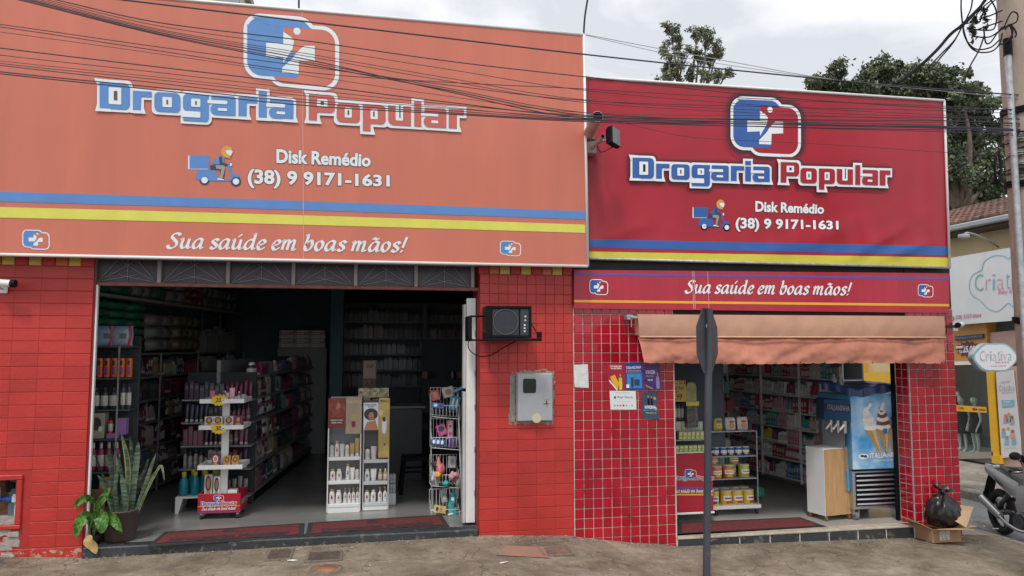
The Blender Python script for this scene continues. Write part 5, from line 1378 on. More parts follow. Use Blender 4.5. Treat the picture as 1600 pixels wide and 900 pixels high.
packs(.1, .95, ztop+.002, ztop+.27, .42, .13, (.02,.19,.12), 'green pack lying on the top shelf', 'green packs on the top shelf')
packs(1.0, 1.5, ztop+.002, ztop+.32, .25, .16, (.26,.28,.28), 'large white carton-like pack on the top shelf', 'white packs on the top shelf')
packs(1.52, 1.9, ztop+.002, ztop+.2, .34, .18, (.02,.2,.15), 'small teal pack on the top shelf between white ones', 'teal packs on the top shelf')
packs(1.92, 2.5, ztop+.002, ztop+.32, .28, .16, (.28,.29,.28), 'white pack in the middle of the top shelf', 'white packs on the top shelf')
packs(2.5, 3.1, ztop+.002, ztop+.31, .2, .1, (.38,.10,.12), 'dark red pack far along the top shelf', 'red packs on the top shelf')
packs(3.1, 4.6, ztop+.002, ztop+.31, .2, .15, (.26,.25,.25), 'pale pack at the far end of the top shelf', 'pale packs on the top shelf')

# end display facing the street: glass shelves
YE = 7.72
def ex(px): return PY(px, 600, YE).x
def ez(py): return PY(170, py, YE).z
es = thing('end_showcase', 'narrow showcase with glass shelves just inside the left jamb of the wide doorway', 'showcase')
exa, exb = -2.54, ex(205)
for py in (541, 591, 640, 686, 737, 778):
    b = MB(); b.box((exa, YE-.02, ez(py)-.012), (exb, YE+.24, ez(py)), mat('grey_green_shelf', (.10,.13,.13), .2, var=.1)); b.build('shelf_board', es)  # shelf boards in one even dark grey-green
b = MB(); b.box((exa, YE+.241, FL), (exb+.01, YE+.26, 2.0), mat('showcase_back', (.04,.045,.05), .7, var=.2)); b.build('back_panel', es)
for x in (ex(186),):
    b = MB(); b.box((x-.006, YE-.035, FL), (x+.006, YE-.022, ez(541)), M_GALV); b.build('upright', es)
def erow(px0, px1, pyt, pyb, n_, kd, cols, lab, grp):
    x0_, x1_ = ex(px0), ex(px1); w_ = (x1_-x0_)/n_
    for i in range(n_):
        inst(NM[kd], ME[kd], None, (x0_ + w_*(i+.5), YE+.05, ez(pyb)+.001), (0,0,R.uniform(-.08,.08)), (w_*.93, w_*.9, ez(pyt)-ez(pyb)), cols[i % len(cols)], nth(lab, i, n_), CT[kd], grp)
ME['orange'] = None
b = MB(); b.lathe([(.48,0),(.5,.02),(.5,.95),(.46,1)], M_PROD, 12); b.lathe([(.3,1.0),(.3,1.003)], M_DCAP, 10)
rrect(b, -.2, -.9, .2, -.6, .15, lambda u, v, k=0: (u, -.508, -v), 0, M_DCAP); rect(b, -.25, -.55, .25, -.12, lambda u, v, k=0: (u, -.51, -v), 0, mat('violet_print', (.28,.06,.30), .5, var=.5, scale=12)); ME['orange'] = b.mesh('orange_bottle'); NM['orange'] = 'tall_bottle'; CT['orange'] = 'bottle'
erow(146, 204, 560, 590, 5, 'orange', [(.70,.16,.02)], 'bright orange bottle in the row at the left end of the wide shop', 'orange bottles')
erow(141, 182, 606, 640, 3, 'slim', [(.03,.03,.04), (.04,.035,.03)], 'black bottle with a pale cap under the orange bottles', 'black bottles')
erow(186, 204, 600, 640, 2, 'slim', [(.05,.06,.08)], 'dark slim bottle right of the black bottles in the showcase', 'black bottles')
erow(141, 190, 692, 736, 4, 'bottle', [(.25,.02,.08), (.3,.03,.12)], 'wine-red bottle on the shelf below the beige box', 'wine-red bottles')
erow(160, 184, 746, 777, 2, 'box', [(.55,.42,.05)], 'yellow carton low in the showcase behind the potted plant', 'yellow cartons')
b = MB(); x0_, x1_ = ex(141), ex(166); z0_, z1_ = ez(685), ez(645); b.bbox((x0_, YE-.01, z0_), (x1_, YE+.12, z1_), mat('beige_carton', (.42,.38,.30), .6, var=.06), .004)
fm = lambda u, v, k=0.0: (lp(x0_, x1_, u), YE-.0125-k, lp(z1_, z0_, v))
disc(b, .5, .42, .33, .26, fm, 0, mat('dark_photo_print', (.08,.07,.06), .4, var=.7, scale=30)); disc(b, .78, .62, .13, .11, fm, .001, M_WHITE); rect(b, .1, .72, .4, .76, fm, 0, M_GREYP); b.build('boxed_set', None, label='beige boxed gift set with a round dark picture in the left showcase', cat='box')
b = MB(); x0_, x1_ = ex(178), ex(199); b.bbox((x0_+.03, YE, ez(685)+.03), (x1_, YE+.1, ez(654)), mat('lilac_carton', (.30,.17,.42), .5, var=.1), .004); b.bbox((x0_-.04, YE-.03, ez(685)), (x1_-.06, YE+.1, ez(677)), MATS['lilac_carton'], .004)
b.build('lilac_box', None, label='lilac display carton beside the beige gift set', cat='box')
inst('dark_capped_bottle', ME['slim'], None, (ex(175.5), YE-.0, ez(677)), (0,0,0), (.045,.045,.14), (.6,.03,.03), 'small red bottle between the beige gift set and the lilac carton', 'bottle')
inst('soft_pack', ME['pack'], None, (ex(162), YE+.0, ez(541)+.003), (0,0,.05), (.20,.14,.19), (.25,.38,.55), 'light blue soft pack with a red edge, left of the pair under the green packs', 'packet', 'blue soft packs')
inst('soft_pack', ME['pack'], None, (ex(188), YE+.0, ez(541)+.003), (0,0,-.05), (.20,.14,.19), (.30,.36,.50), 'light blue soft pack with a red edge, right of the pair under the green packs', 'packet', 'blue soft packs')
for i, px in enumerate((173, 203)):
    b = MB(); b.tube(crom([(ex(px)-.01, YE-.05, ez(541)+.005), (ex(px)+.005, YE-.055, ez(541)+.1), (ex(px)-.005, YE-.05, ez(541)+.19)]), .012, mat('red_ribbon', (.55,.03,.04), .5, var=.3, scale=20), 6); b.build('pack_trim', None, label=('red and white edge strip hanging over the left blue pack', 'red and white edge strip hanging over the right blue pack')[i], cat='trim')
packs(-.25, .1, ez(541)+.27, ztop-.04, .34, .12, (.02,.20,.11), 'green nappy pack at the street end of the green stack', 'green packs of the left wall')

# gondola of shelves in the middle
gA = Vector((-1.13, 8.55, 0)); gd = Vector((.105, 1, 0)).normalized(); gn = Vector((gd.y, -gd.x, 0)); ga = math.atan2(gd.x, gd.y)
def gp(s, o, z): return gA + gd*s + gn*o + Vector((0,0,z))
go = thing('gondola_shelving', 'dark gondola of shelves running back through the middle of the wide shop', 'shelving', tuple(gp(0,0,FL)), -ga)
def gbox(b, s0, s1, o0, o1, z0, z1, m):
    vs = [gp(s, o, z) for z in (z0, z1) for (s, o) in ((s0,o0),(s1,o0),(s1,o1),(s0,o1))]
    b.add(vs, [(0,1,2,3), (7,6,5,4), (0,4,5,1), (1,5,6,2), (2,6,7,3), (3,7,4,0)], m)
GZ = [FL+.12, .62, .86, 1.10, 1.34, 1.58]
b = MB(); gbox(b, 0, 4.4, -.42, -.38, FL+.02, 1.75, M_SHELF); gbox(b, 0, .03, -.72, 0, FL+.02, 1.62, mat('gondola_end', (.025,.03,.035), .8, var=.2)); b.build('back_panel', go)
for z in GZ:
    b = MB(); gbox(b, .03, 4.4, -.37, -.01, z-.02, z, M_SHELF); b.build('shelf_board', go)
b = MB(); gbox(b, .03, 4.4, -.36, -.03, FL, GZ[0]-.02, M_BLACK); b.build('plinth', go)
rzG = -ga + PI/2
for i, z in enumerate(GZ):
    prow(rs, gp(.06, -.09, z+.001), gd, 1.5, rzG, .215 if i < 5 else .15, .05, .08, ['dimc','dimb','dimc','tube','box','bottle'], PAL, '%(k)s, %(n)s from the street on the middle gondola, ' + ('bottom shelf', 'second shelf up', 'third shelf up', 'fourth shelf up', 'fifth shelf up', 'top')[i], 'products on the middle gondola')
for i, z in enumerate(GZ[:-1]):
    b = MB(); gbox(b, -.16, -.001, -.72, 0, z-.016, z, M_SHELF); b.build('end_shelf', go)
    prow(rs, gp(-.08, -.71, z+.001), gn, .70, -ga, .205, .048, .07, ['dimc','dimb','dimc','tube'], PALD, '%(k)s, %(n)s from the left on the gondola end, ' + ('bottom shelf', 'second shelf up', 'third shelf up', 'fourth shelf up', 'fifth shelf up')[i], 'products on the gondola end')
bk = Bulk()
for i, z in enumerate(GZ): bk.row(rs, gp(1.65, -.09, z), gd, 2.7, rzG, .215, .05, .1, PAL)
bk.b.build('distant_products', go, kind='stuff')
# end bench of the gondola with teal bottles
eb = thing('low_bench', 'low white bench carrying teal bottles left of the tiered display', 'bench')
q = PG(273, 803, FL); bx0, by0 = q.x, q.y; bx1 = bx0+.48
b = MB(); b.bbox((bx0, by0, FL+.145), (bx1, by0+.34, FL+.165), M_WHITE, .004); b.build('top', eb)
for x in (bx0+.02, bx1-.05):
    b = MB(); b.add([(x-.02, by0+.003, FL), (x+.012, by0+.003, FL), (x+.05, by0+.003, FL+.145), (x-.02, by0+.003, FL+.145), (x-.02, by0+.33, FL), (x+.012, by0+.33, FL), (x+.05, by0+.33, FL+.145), (x-.02, by0+.33, FL+.145)], [(0,1,2,3),(7,6,5,4),(0,4,5,1),(1,5,6,2),(2,6,7,3),(3,7,4,0)], M_WHITE); b.build('leg', eb)
b = MB(); b.lathe([(.46,0),(.5,.03),(.5,.55),(.38,.68),(.2,.8),(.2,.82)], M_PROD, 14); b.lathe([(.24,.8),(.24,.98),(.2,1)], mat('yellow_cap', (.45,.42,.05), .4), 12); ME['teal'] = b.mesh('teal_bottle')
for i in range(4):
    inst('teal_bottle', ME['teal'], None, (bx0+.06+.105*i, by0+.08+.02*(i%2), FL+.166), (0,0,0), (.095,.095,.235), (.01,.22,.30), nth('teal bottle with a yellow cap at the front of the low bench', i, 4), 'bottle', 'teal bottles on the bench')
for i in range(3):
    inst('teal_bottle', ME['teal'], None, (bx0+.12+.105*i, by0+.22, FL+.166), (0,0,0), (.095,.095,.235), (.03,.20,.22), nth('teal bottle in the back row on the low white bench', i, 3), 'bottle', 'teal bottles on the bench')

# back of the shop: pharmacy wall shelves, column, boxes
bw = thing('pharmacy_shelves', 'dim shelves of small medicine boxes on the back wall of the wide shop', 'shelving')
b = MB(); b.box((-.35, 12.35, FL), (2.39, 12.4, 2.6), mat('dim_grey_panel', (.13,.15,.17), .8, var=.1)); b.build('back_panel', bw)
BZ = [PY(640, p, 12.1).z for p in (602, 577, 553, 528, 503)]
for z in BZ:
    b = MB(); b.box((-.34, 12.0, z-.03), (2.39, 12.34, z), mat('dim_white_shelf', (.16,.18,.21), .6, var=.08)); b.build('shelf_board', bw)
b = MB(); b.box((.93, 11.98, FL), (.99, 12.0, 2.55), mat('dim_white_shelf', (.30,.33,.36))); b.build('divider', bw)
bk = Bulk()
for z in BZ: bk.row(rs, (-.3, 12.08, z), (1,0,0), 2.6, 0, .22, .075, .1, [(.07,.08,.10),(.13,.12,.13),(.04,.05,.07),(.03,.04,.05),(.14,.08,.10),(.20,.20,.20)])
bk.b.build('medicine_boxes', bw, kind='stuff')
pc = thing('inner_column', 'dark teal column standing deep inside the wide shop', 'column')
b = MB(); x = PY(522, 600, 11).x; b.bbox((x-.07, 11, FL), (x+.12, 11.3, 2.98), mat('hazy_dark_teal', (.035,.10,.12), .6, var=.1), .01); b.build('shaft', pc)  # dark teal raised slightly, the shop's haze put into the colour
tp = thing('inner_partition', 'dark teal partition wall at the back left of the wide shop', 'wall')
b = MB(); b.box((-2.2, 13.0, FL), (x-.1, 13.06, 2.98), mat('hazy_dark_teal', (.035,.10,.12))); b.build('panel', tp)  # same teal, with the haze of the deep shop in its colour
# red and white stacked cartons on top of the gondola end
me_ = ME['box']
for c_ in range(3):
    for r_ in range(4):
        inst('stacked_carton', me_, None, (PY(449+24*c_, 540, 12.4).x, 12.4, PY(450, 543, 12.4).z + .07*r_), (0,0,0), (.24,.2,.066), (.40,.14,.14) if r_ % 2 else (.34,.38,.36), 'flat red and white carton at the back, ' + ORD[r_] + ' up in the ' + ORD[c_] + ' stack', 'carton', 'stacked cartons at the back')
cs = MB(); cs.bbox((PY(436,545,12.4).x, 12.2, FL), (PY(512,545,12.4).x, 12.7, PY(450,543,12.4).z-.002), M_SHELF, .01); cs.build('low_cabinet', None, label='low grey cabinet under the stacked red and white cartons', cat='cabinet')
# counter with tall beige rack
ct = thing('counter', 'dark counter deep in the wide shop behind the shampoo displays', 'counter')
b = MB(); b.bbox((-.2, 9.6, FL), (.75, 10.1, 1.12), mat('dark_counter', (.06,.065,.075), .5, var=.15), .01); b.build('body', ct)
b = MB(); b.bbox((-.23, 9.57, 1.121), (.78, 10.12, 1.15), M_SHELF, .005); b.build('top', ct)
rk = thing('counter_rack', 'tall beige card rack of small packets standing on the counter', 'display rack')
x0_ = PY(567, 600, 9.75).x; x1_ = PY(588, 600, 9.75).x; zt_ = PY(577, 563, 9.75).z
b = MB(); b.bbox((x0_, 9.78, 1.151), (x1_, 9.82, zt_), mat('beige_card', (.45,.36,.30), .7, var=.1), .012); put_text(b, 'OLLA', ((x0_+.04,-zt_+.05),(x1_-.04,-zt_+.05),(x1_-.04,-zt_+.09),(x0_+.04,-zt_+.09)), lambda u, v, k=0: (u, 9.776, -v), 0, M_NAVY); b.build('card', rk)
for r_ in range(4):
    for c_ in range(3):
        b = MB(); xx = lp(x0_, x1_, (c_+.5)/3); b.bbox((xx-.024, 9.74, 1.16+.085*r_), (xx+.024, 9.779, 1.235+.085*r_), mat('brown_packet', (.18,.10,.08), .5, var=.4, scale=20), .004); b.build('packet', rk)
for i in range(5):
    inst('carton', me_, None, (-.15+.1*i, 9.7, 1.151), (0,0,.1*i), (.085,.08,.10+.03*(i%3)), ((.02,.25,.28),(.45,.05,.08),(.5,.5,.5),(.4,.1,.1),(.5,.45,.42))[i], nth('small carton on the counter behind the shampoo displays', i, 5), 'carton', 'cartons on the counter')
# black stool and wall hooks
st = thing('stool', 'tall black stool in the dim shop behind the shampoo displays', 'stool')
q = PG(648, 768, FL); hx, hy = q.x, q.y
zz = PY(645, 712, hy).z
b = MB(); b.bbox((hx-.15, hy-.15, zz-.04), (hx+.15, hy+.15, zz), M_BLACK, .01); b.build('seat', st)
for sx in (-1, 1):
    for sy in (-1, 1):
        b = MB(); b.cyl((hx+sx*.17, hy+sy*.17, FL), (hx+sx*.13, hy+sy*.13, zz-.04), .02, .02, M_BLACK, 8); b.build('leg', st)
b = MB(); b.cyl((hx-.16, hy-.16, FL+.25), (hx+.16, hy-.16, FL+.25), .013, .013, M_BLACK, 6); b.cyl((hx-.16, hy+.16, FL+.25), (hx+.16, hy+.16, FL+.25), .013, .013, M_BLACK, 6); b.build('rungs', st)
# right inner wall: hanging packs
hg = thing('hanging_display', 'dark rack of small hanging items between the counter and the toy rack', 'display rack')
x0_, x1_ = PY(662,600,10.5).x, PY(720,600,10.5).x
b = MB(); b.box((x0_-.02, 10.55, FL), (x1_+.1, 10.6, 2.0), mat('dark_rack_panel', (.03,.035,.045), .7, var=.2)); b.build('panel', hg)
for i in range(22):
    b = MB(); xx = rs.uniform(x0_, x1_); z_ = rs.choice((.75,.98,1.2,1.45)); b.bbox((xx-.04, 10.50, z_), (xx+.04, 10.54, z_+.10), rs.choice([MATS['brown_packet'], M_GREYP, M_WHITE, M_DARK, M_NAVY]), .006); b.build('packet', hg)

# ---- tiered white display with red base
td = thing('tiered_display', 'white tiered display stand with a red lettered base on castors', 'display stand')
q0 = PG(312, 813, FL); q1 = PG(378, 815, FL)
tx0, ty0 = -1.555, 7.86; tw, tdp = .40, .34
T = Matrix.Translation((tx0, ty0, 0)) @ Matrix.Rotation(rad(-3), 4, 'Z')
def tz(py): return PY(345, py, ty0).z
zb0, zb1 = FL+.06, tz(771)
RB = mat('red_display_board', (.40,.012,.03), .35, var=.08)
b = MB(); b.bbox((0, 0, zb0), (tw, .012, zb1), RB, .003, T); b.bbox((0, .013, zb0), (.012, tdp, zb1), RB, .003, T); b.bbox((tw-.012, .013, zb0), (tw, tdp, zb1), RB, .003, T); b.bbox((.013, tdp-.012, zb0), (tw-.013, tdp, zb1), RB, .003, T); b.box((.013, .013, zb0+.1), (tw-.013, tdp-.013, zb0+.11), M_WHITE, T)
b.build('base_box', td)
b = MB(); e_ = .004
mB_ = lambda u, v, k=0.0: T @ Vector((u*tw, -.002-k, lp(zb1, zb0, v)))
emblem(b, sub(mB_, lambda X, Y: (.37+(X-68)/960*.24, .06+(Y-61)/724*.30)), M_BLUE, RB, M_WHITE2, step=.0003)
wordmark(b, sub(mB_, lambda X, Y: (.08+(X-60)/2710*.84, .60+(Y-276)/250*.26)), M_BLUE, RB, M_WHITE2, RB, step=.00004)
rect(b, 0.005, .62, .995, .65, mB_, 0, M_GOLD); rect(b, .005, .93, .995, .955, mB_, 0, M_BLUE)
def _sl(X, Y, k=0.0): return mB_(.1 + X/SLOG_W*.8, .83 - Y*.105, .0008+k)
slogan(b, _sl, 0, M_WHITE2); b.build('print', td)
b = MB(); mB2 = lambda u, v, k=0.0: T @ Vector((tw+.002+k, u*tdp, lp(zb1, zb0, v)))
rect(b, 0.02, .62, .98, .65, mB2, 0, M_GOLD); wordmark(b, sub(mB2, lambda X, Y: (.08+(X-60)/2710*.84, .55+(Y-276)/250*.22)), M_BLUE, RB, M_WHITE2, RB, step=.00004); b.build('side_print', td)
for (x, y) in ((.03,.03), (tw-.03,.03), (.03,tdp-.03), (tw-.03,tdp-.03)):
    b = MB(); p = T @ Vector((x, y, 0)); b.cyl((p.x-.01, p.y, FL+.024), (p.x+.01, p.y, FL+.024), .023, .023, M_DARK, 10); b.bbox((p.x-.012, p.y-.012, FL+.03), (p.x+.012, p.y+.012, zb0), M_GALV, .003); b.build('castor', td)
b = MB(); b.bbox((tw*.5-.035, tdp*.5, zb0+.11), (tw*.5+.035, tdp*.5+.03, tz(612)), M_WHITE, .003, T); b.build('post', td)
TZ_ = [tz(733)+.0, tz(671), tz(630)]
for i, z in enumerate(TZ_):
    b = MB(); h_ = .042; e_ = .006
    b.bbox((0-.01, -.01, z), (tw+.01, 0, z+h_), M_WHITE, .002, T); b.bbox((-.01, tdp, z), (tw+.01, tdp+.01, z+h_), M_WHITE, .002, T); b.bbox((-.01, .001, z), (0, tdp-.001, z+h_), M_WHITE, .002, T); b.bbox((tw, .001, z), (tw+.01, tdp-.001, z+h_), M_WHITE, .002, T)
    b.box((.001, .001, z+.004), (tw-.001, tdp-.001, z+.02), M_WHITE, T); b.build('tray', td)
def star(lab, txt, px, py):
    t = thing('price_star', lab, 'price tag'); cz = tz(py); cx = PY(px, py, ty0).x; yy = ty0 - .02
    b = MB(); pts = []
    for i in range(28):
        r_ = 1 if i % 2 else .78; a = 2*PI*i/28; pts.append((cx + .083*r_*math.cos(a), yy, cz + .06*r_*math.sin(a)))
    n = 28; b.add(pts + [(x, y+.003, z) for x, y, z in pts], [tuple(range(n)), tuple(reversed(range(n, 2*n)))] + [(i, (i+1)%n, n+(i+1)%n, n+i) for i in range(n)], mat('price_yellow', (.72,.52,.02), .5, var=.04)); b.build('card', t)
    b = MB(); f = lambda u, v, k=0.0: (cx+u, yy-.002-k, cz-v)
    put_text(b, txt, ((-.035,-.02),(.045,-.028),(.045,.022),(-.035,.028)), f, 0, M_BLACK, .01, .25); put_text(b, 'OFERTA', ((-.04,-.052),(.04,-.052),(.04,-.036),(-.04,-.036)), f, 0, mat('orange_red_print', (.6,.08,.02), .5), .02); b.build('print', t)
star('yellow starburst price tag reading 20 on the upper tray', '20,-', 343, 625); star('yellow starburst price tag reading 30 on the middle tray', '30,-', 343, 669)
def face_box(px, py0, py1, w_, c1, lab, dy=.06, hair=M_DCAP, grp=None):
    z0_ = py0; b = MB(); x = PY(px, 650, ty0).x
    b.bbox((x-w_/2, ty0+dy, z0_), (x+w_/2, ty0+dy+.05, z0_+py1), c1, .002)
    f = lambda u, v, k=0.0: (x+(u-.5)*w_, ty0+dy-.0015-k, z0_+py1*(1-v))
    disc(b, .5, .36, .36, .32, f, 0, hair); disc(b, .5, .36, .2, .22, f, .0006, M_SKIN); poly(b, [(.1,1),(.3,.66),(.7,.66),(.9,1)], f, .0003, M_SKIN); b.build('hair_dye_box', None, label=lab, cat='box', group=grp)
CP = mat('pale_carton', (.55,.50,.46), .5, var=.1); WN = mat('wine_print', (.25,.02,.08), .5, var=.2); BRH = mat('brown_hair_print', (.10,.04,.02), .5, var=.2)
h_ = (TZ_[1]-zb1)*.0 + .10
z_ = TZ_[1]+.021
face_box(325, z_, .10, .085, CP, 'pale hair-dye box at the left end of the 30 tray', hair=BRH); face_box(339, z_, .10, .085, CP, 'pale hair-dye box second from the left on the 30 tray', hair=BRH)
face_box(356, z_, .10, .085, CP, 'pale hair-dye box with dark-haired face on the 30 tray', hair=M_DCAP); face_box(371, z_, .105, .085, WN, 'magenta box at the right end of the 30 tray', hair=M_DCAP)
z_ = TZ_[0]+.021
OC = mat('orange_carton', (.60,.30,.04), .5, var=.1)
face_box(337, z_, .11, .07, WN, 'wine-red box on the lowest tray', hair=M_CAP); face_box(355, z_, .095, .062, OC, 'left one of two orange boxes on the lowest tray'); face_box(368, z_, .095, .062, OC, 'right one of two orange boxes on the lowest tray')
face_box(325, zb0+.112, .24, .075, CP, 'tall box with a long-haired face standing in the red base', dy=.12, hair=BRH); face_box(338, zb0+.112, .22, .06, M_WHITE, 'white and green box standing in the red base', dy=.12)
b = MB(); x = PY(356, 770, ty0).x; b.bbox((x-.02, ty0+.1, zb1-.06), (x+.07, ty0+.2, zb1+.012), M_WHITE, .004); b.build('white_box', None, label='plain white box lying in the red base beside the post', cat='box')
z_ = TZ_[2]+.021
for i, (px, c, kd, hh, lab) in enumerate(((331, (.45,.12,.16), 'tube', .10, 'dusky pink tube at the left of the top tray'), (343, (.12,.05,.04), 'slim', .09, 'slim brown bottle on the top tray'), (349, (.10,.04,.06), 'slim', .095, 'second slim dark bottle on the top tray'), (355, (.04,.03,.10), 'slim', .12, 'navy bottle beside the pink tube'), (362, (.70,.32,.38), 'tube', .125, 'light pink tube standing tallest on the top tray'), (373, (.3,.04,.06), 'bottle', .09, 'dark red bottle at the right of the top tray'))):
    inst(NM[kd], ME[kd], None, (PY(px, 620, ty0+.06).x, ty0+.08, z_), (0,0,0), (.055 if kd == 'tube' else .03, .04, hh), c, lab, CT[kd])
b = MB(); x = PY(379, 620, ty0).x; b.lathe([(.045,0),(.05,.02),(.03,.03),(.04,.05),(.02,.06)], M_GREYP, 10, (x-.01, ty0+.12, z_)); b.build('grey_jar', None, label='squat grey jar at the right end of the top tray', cat='jar')

# ---- two shampoo displays
def sdisp(px0, px1, pyb, pyt, ypl, lab, hdr, shelves, m_frame, gold=False, rz=0.0):
    t = thing('shampoo_display', lab, 'display stand')
    x0_, x1_ = PY(px0, pyb, ypl).x, PY(px1, pyb, ypl).x
    def z_(py): return PY((px0+px1)/2, py, ypl).z
    dd = .26
    b = MB(); b.bbox((x0_, ypl, FL+.003), (x0_+.012, ypl+dd, z_(hdr)), m_frame, .003); b.bbox((x1_-.012, ypl, FL+.003), (x1_, ypl+dd, z_(hdr)), m_frame, .003); b.build('side_panel', t)
    b = MB(); b.bbox((x0_+.013, ypl+dd-.012, FL+.03), (x1_-.013, ypl+dd, z_(pyt)), mat('grey_backing', (.33,.34,.36), .6, var=.05), .003); b.build('back_panel', t)
    zz = []
    for py in shelves:
        b = MB(); b.bbox((x0_+.013, ypl-.006, z_(py)-.035), (x1_-.013, ypl+dd-.013, z_(py)), m_frame, .004); b.build('shelf_board', t); zz.append(z_(py))
    return t, x0_, x1_, z_, zz
YD = 7.93
sd_, ax0, ax1, az, azz = sdisp(510, 563, 800, 622, YD, 'white shampoo display with a red photo header on its left side', 668, (714, 751, 787), M_WHITE)
def header(par, x0_, x1_, z0_, z1_, m, dr, y=YD):
    b = MB(); b.bbox((x0_, y-.008, z0_), (x1_, y-.002, z1_), m, .002)
    dr(b, lambda u, v, k=0.0: (lp(x0_, x1_, u), y-.0105-k, lp(z1_, z0_, v))); b.build('header_panel', par)
M_AUB = mat('auburn_print', (.20,.035,.025), .35, var=.3, scale=8); M_TAN = mat('champagne_print', (.42,.34,.24), .35, var=.15); M_GLD = mat('gold_foil', (.55,.40,.14), .28, metal=.35, var=.2, scale=6)
def dr1(b, f):
    CH = mat('copper_hair_print', (.26,.05,.03), .4, var=.6, scale=30)
    for (u_, v_, a_, c_) in ((.35,.3,.28,.26),(.62,.2,.3,.16),(.8,.4,.2,.22),(.25,.52,.22,.14),(.55,.55,.4,.1)): disc(b, u_, v_, a_, c_, f, .0001*a_, CH)
    disc(b, .55, .27, .13, .14, f, .0005, mat('rosy_skin_print', (.42,.19,.12), .5, var=.05)); poly(b, [(.40,.13),(.62,.1),(.50,.2),(.43,.36),(.36,.4)], f, .0009, CH); disc(b, .58, .37, .05, .02, f, .001, WN)
    put_text(b, 'CONHEÇA A LINHA', ((.15,.72),(.85,.72),(.85,.77),(.15,.77)), f, 0, M_WHITE2); put_text(b, 'DESDE A RAIZ', ((.2,.8),(.8,.8),(.8,.85),(.2,.85)), f, 0, M_WHITE2)
def dr2(b, f):
    put_text(b, 'PANTENE', ((.08,.10),(.95,.10),(.95,.18),(.08,.18)), f, 0, mat('gold_text', (.65,.52,.28), .4)); disc(b, .5, .62, .16, .16, f, 0, M_GLD); poly(b, [(.36,.66),(.62,.66),(.6,.82),(.38,.82)], f, .0005, WN); poly(b, [(.3,.3),(.36,.3),(.46,.6),(.42,.62)], f, .0003, M_GLD); poly(b, [(.7,.3),(.64,.3),(.54,.6),(.58,.62)], f, .0003, M_GLD)
def dr3(b, f):
    put_text(b, 'PANTENE', ((.12,.05),(.85,.05),(.85,.11),(.12,.11)), f, 0, M_NAVY); put_text(b, 'SHOTS', ((.3,.13),(.7,.13),(.7,.18),(.3,.18)), f, 0, M_NAVY)
    disc(b, .5, .42, .46, .22, f, 0, M_DCAP); disc(b, .52, .48, .18, .14, f, .0005, M_SKIN); poly(b, [(.05,1),(.25,.7),(.62,.66),(.8,.75),(.9,1)], f, .0003, M_SKIN); disc(b, .52, .54, .06, .02, f, .001, WN); poly(b, [(.72,1),(.66,.6),(.74,.55),(.95,.9),(.95,1)], f, .0008, M_SKIN)
mid = lp(ax0, ax1, .52)
header(sd_, ax0, mid-.002, az(668), az(622), M_AUB, dr1); header(sd_, mid, ax1, az(678), az(620), M_TAN, dr2, YD+.004)
b = MB(); b.bbox((ax0, YD+.01, FL+.003), (ax1, YD+.03, FL+.03), M_WHITE, .003); b.bbox((ax0+.013, YD, azz[-1]-.10), (ax1-.013, YD+.01, azz[-1]-.036), M_WHITE, .003); b.build('foot_rail', sd_)
M_F2 = mat('silver_white_panel', (.55,.56,.58), .4, var=.05)
s2_, bx0_, bx1_, bz, bzz = sdisp(565.5, 607, 797, 628, YD+.03, 'silver and gold shampoo display with a curly-haired model header', 628, (718, 752, 785), M_F2)
sp_ = lp(bx0_, bx1_, .58)
header(s2_, bx0_, sp_-.002, bz(672), bz(629), M_WHITE2, dr3, YD+.03)
def dr4(b, f):
    put_text(b, 'MIRACLE', ((.15,.03),(.9,.03),(.9,.07),(.15,.07)), f, 0, M_DCAP); rrect(b, .3, .33, .72, .6, .1, f, 0, M_WHITE2); disc(b, .5, .36, .16, .04, f, .0005, M_DCAP); disc(b, .2, .25, .2, .05, f, .0003, mat('pale_gold_print', (.75,.62,.36), .4)); disc(b, .55, .78, .07, .02, f, 0, M_DCAP)
header(s2_, sp_, bx1_, bz(715), bz(622), M_GLD, dr4, YD+.028)
b = MB(); b.bbox((bx0_+.013, YD+.03, FL+.003), (bx1_-.013, YD+.05, bzz[-1]-.036), M_WHITE, .003); b.build('plinth', s2_)
b = MB(); b.bbox((sp_-.05-.16, YD+.12, bz(622)), (bx1_-.01, YD+.125, bz(607)), mat('poster_comic', (.30,.27,.16), .4, var=.9, scale=35), .002); b.build('top_card', s2_)
# bottles on them
cW, cG, cS = (.72,.72,.70), (.45,.30,.10), (.62,.55,.48)
SHV = {}
for _k in range(3):
    _c = (mat('green_swirl_print', (.03,.16,.09), .4), mat('wine_drop_print', (.28,.02,.06), .4), mat('dark_gold_print', (.32,.2,.06), .4))[_k]
    _w = mat('pearl_white_plastic', (.72,.71,.69), .25, var=.05)
    for _n in ('bottle', 'pump'):
        b = MB()
        if _n == 'bottle': b.lathe([(.44,0),(.5,.03),(.52,.3),(.46,.72),(.34,.82),(.3,.84)], _w, 12); b.lathe([(.33,.84),(.34,.98),(.3,1)], (M_CAP, M_GLD, M_CAP)[_k], 12)
        else: b.lathe([(.44,0),(.5,.03),(.48,.6),(.2,.7),(.14,.74)], _w, 12); b.lathe([(.2,.7),(.2,.78),(.06,.8),(.06,.93)], M_GLD, 8); b.box((-.32,-.07,.93), (.12,.07,1.0), M_GLD)
        _lf = lambda u, v, k=0.0: (.53*math.sin((u-.5)*1.6), -.53*math.cos((u-.5)*1.6)-k, v)
        disc(b, .5, .42, .20, .13, _lf, 0, _c, 10); rect(b, .28, .58, .72, .61, _lf, 0, M_GREYP, 3); rect(b, .3, .18, .7, .21, _lf, 0, M_GREYP, 3)
        SHV[(_n, _k)] = b.mesh(_n)
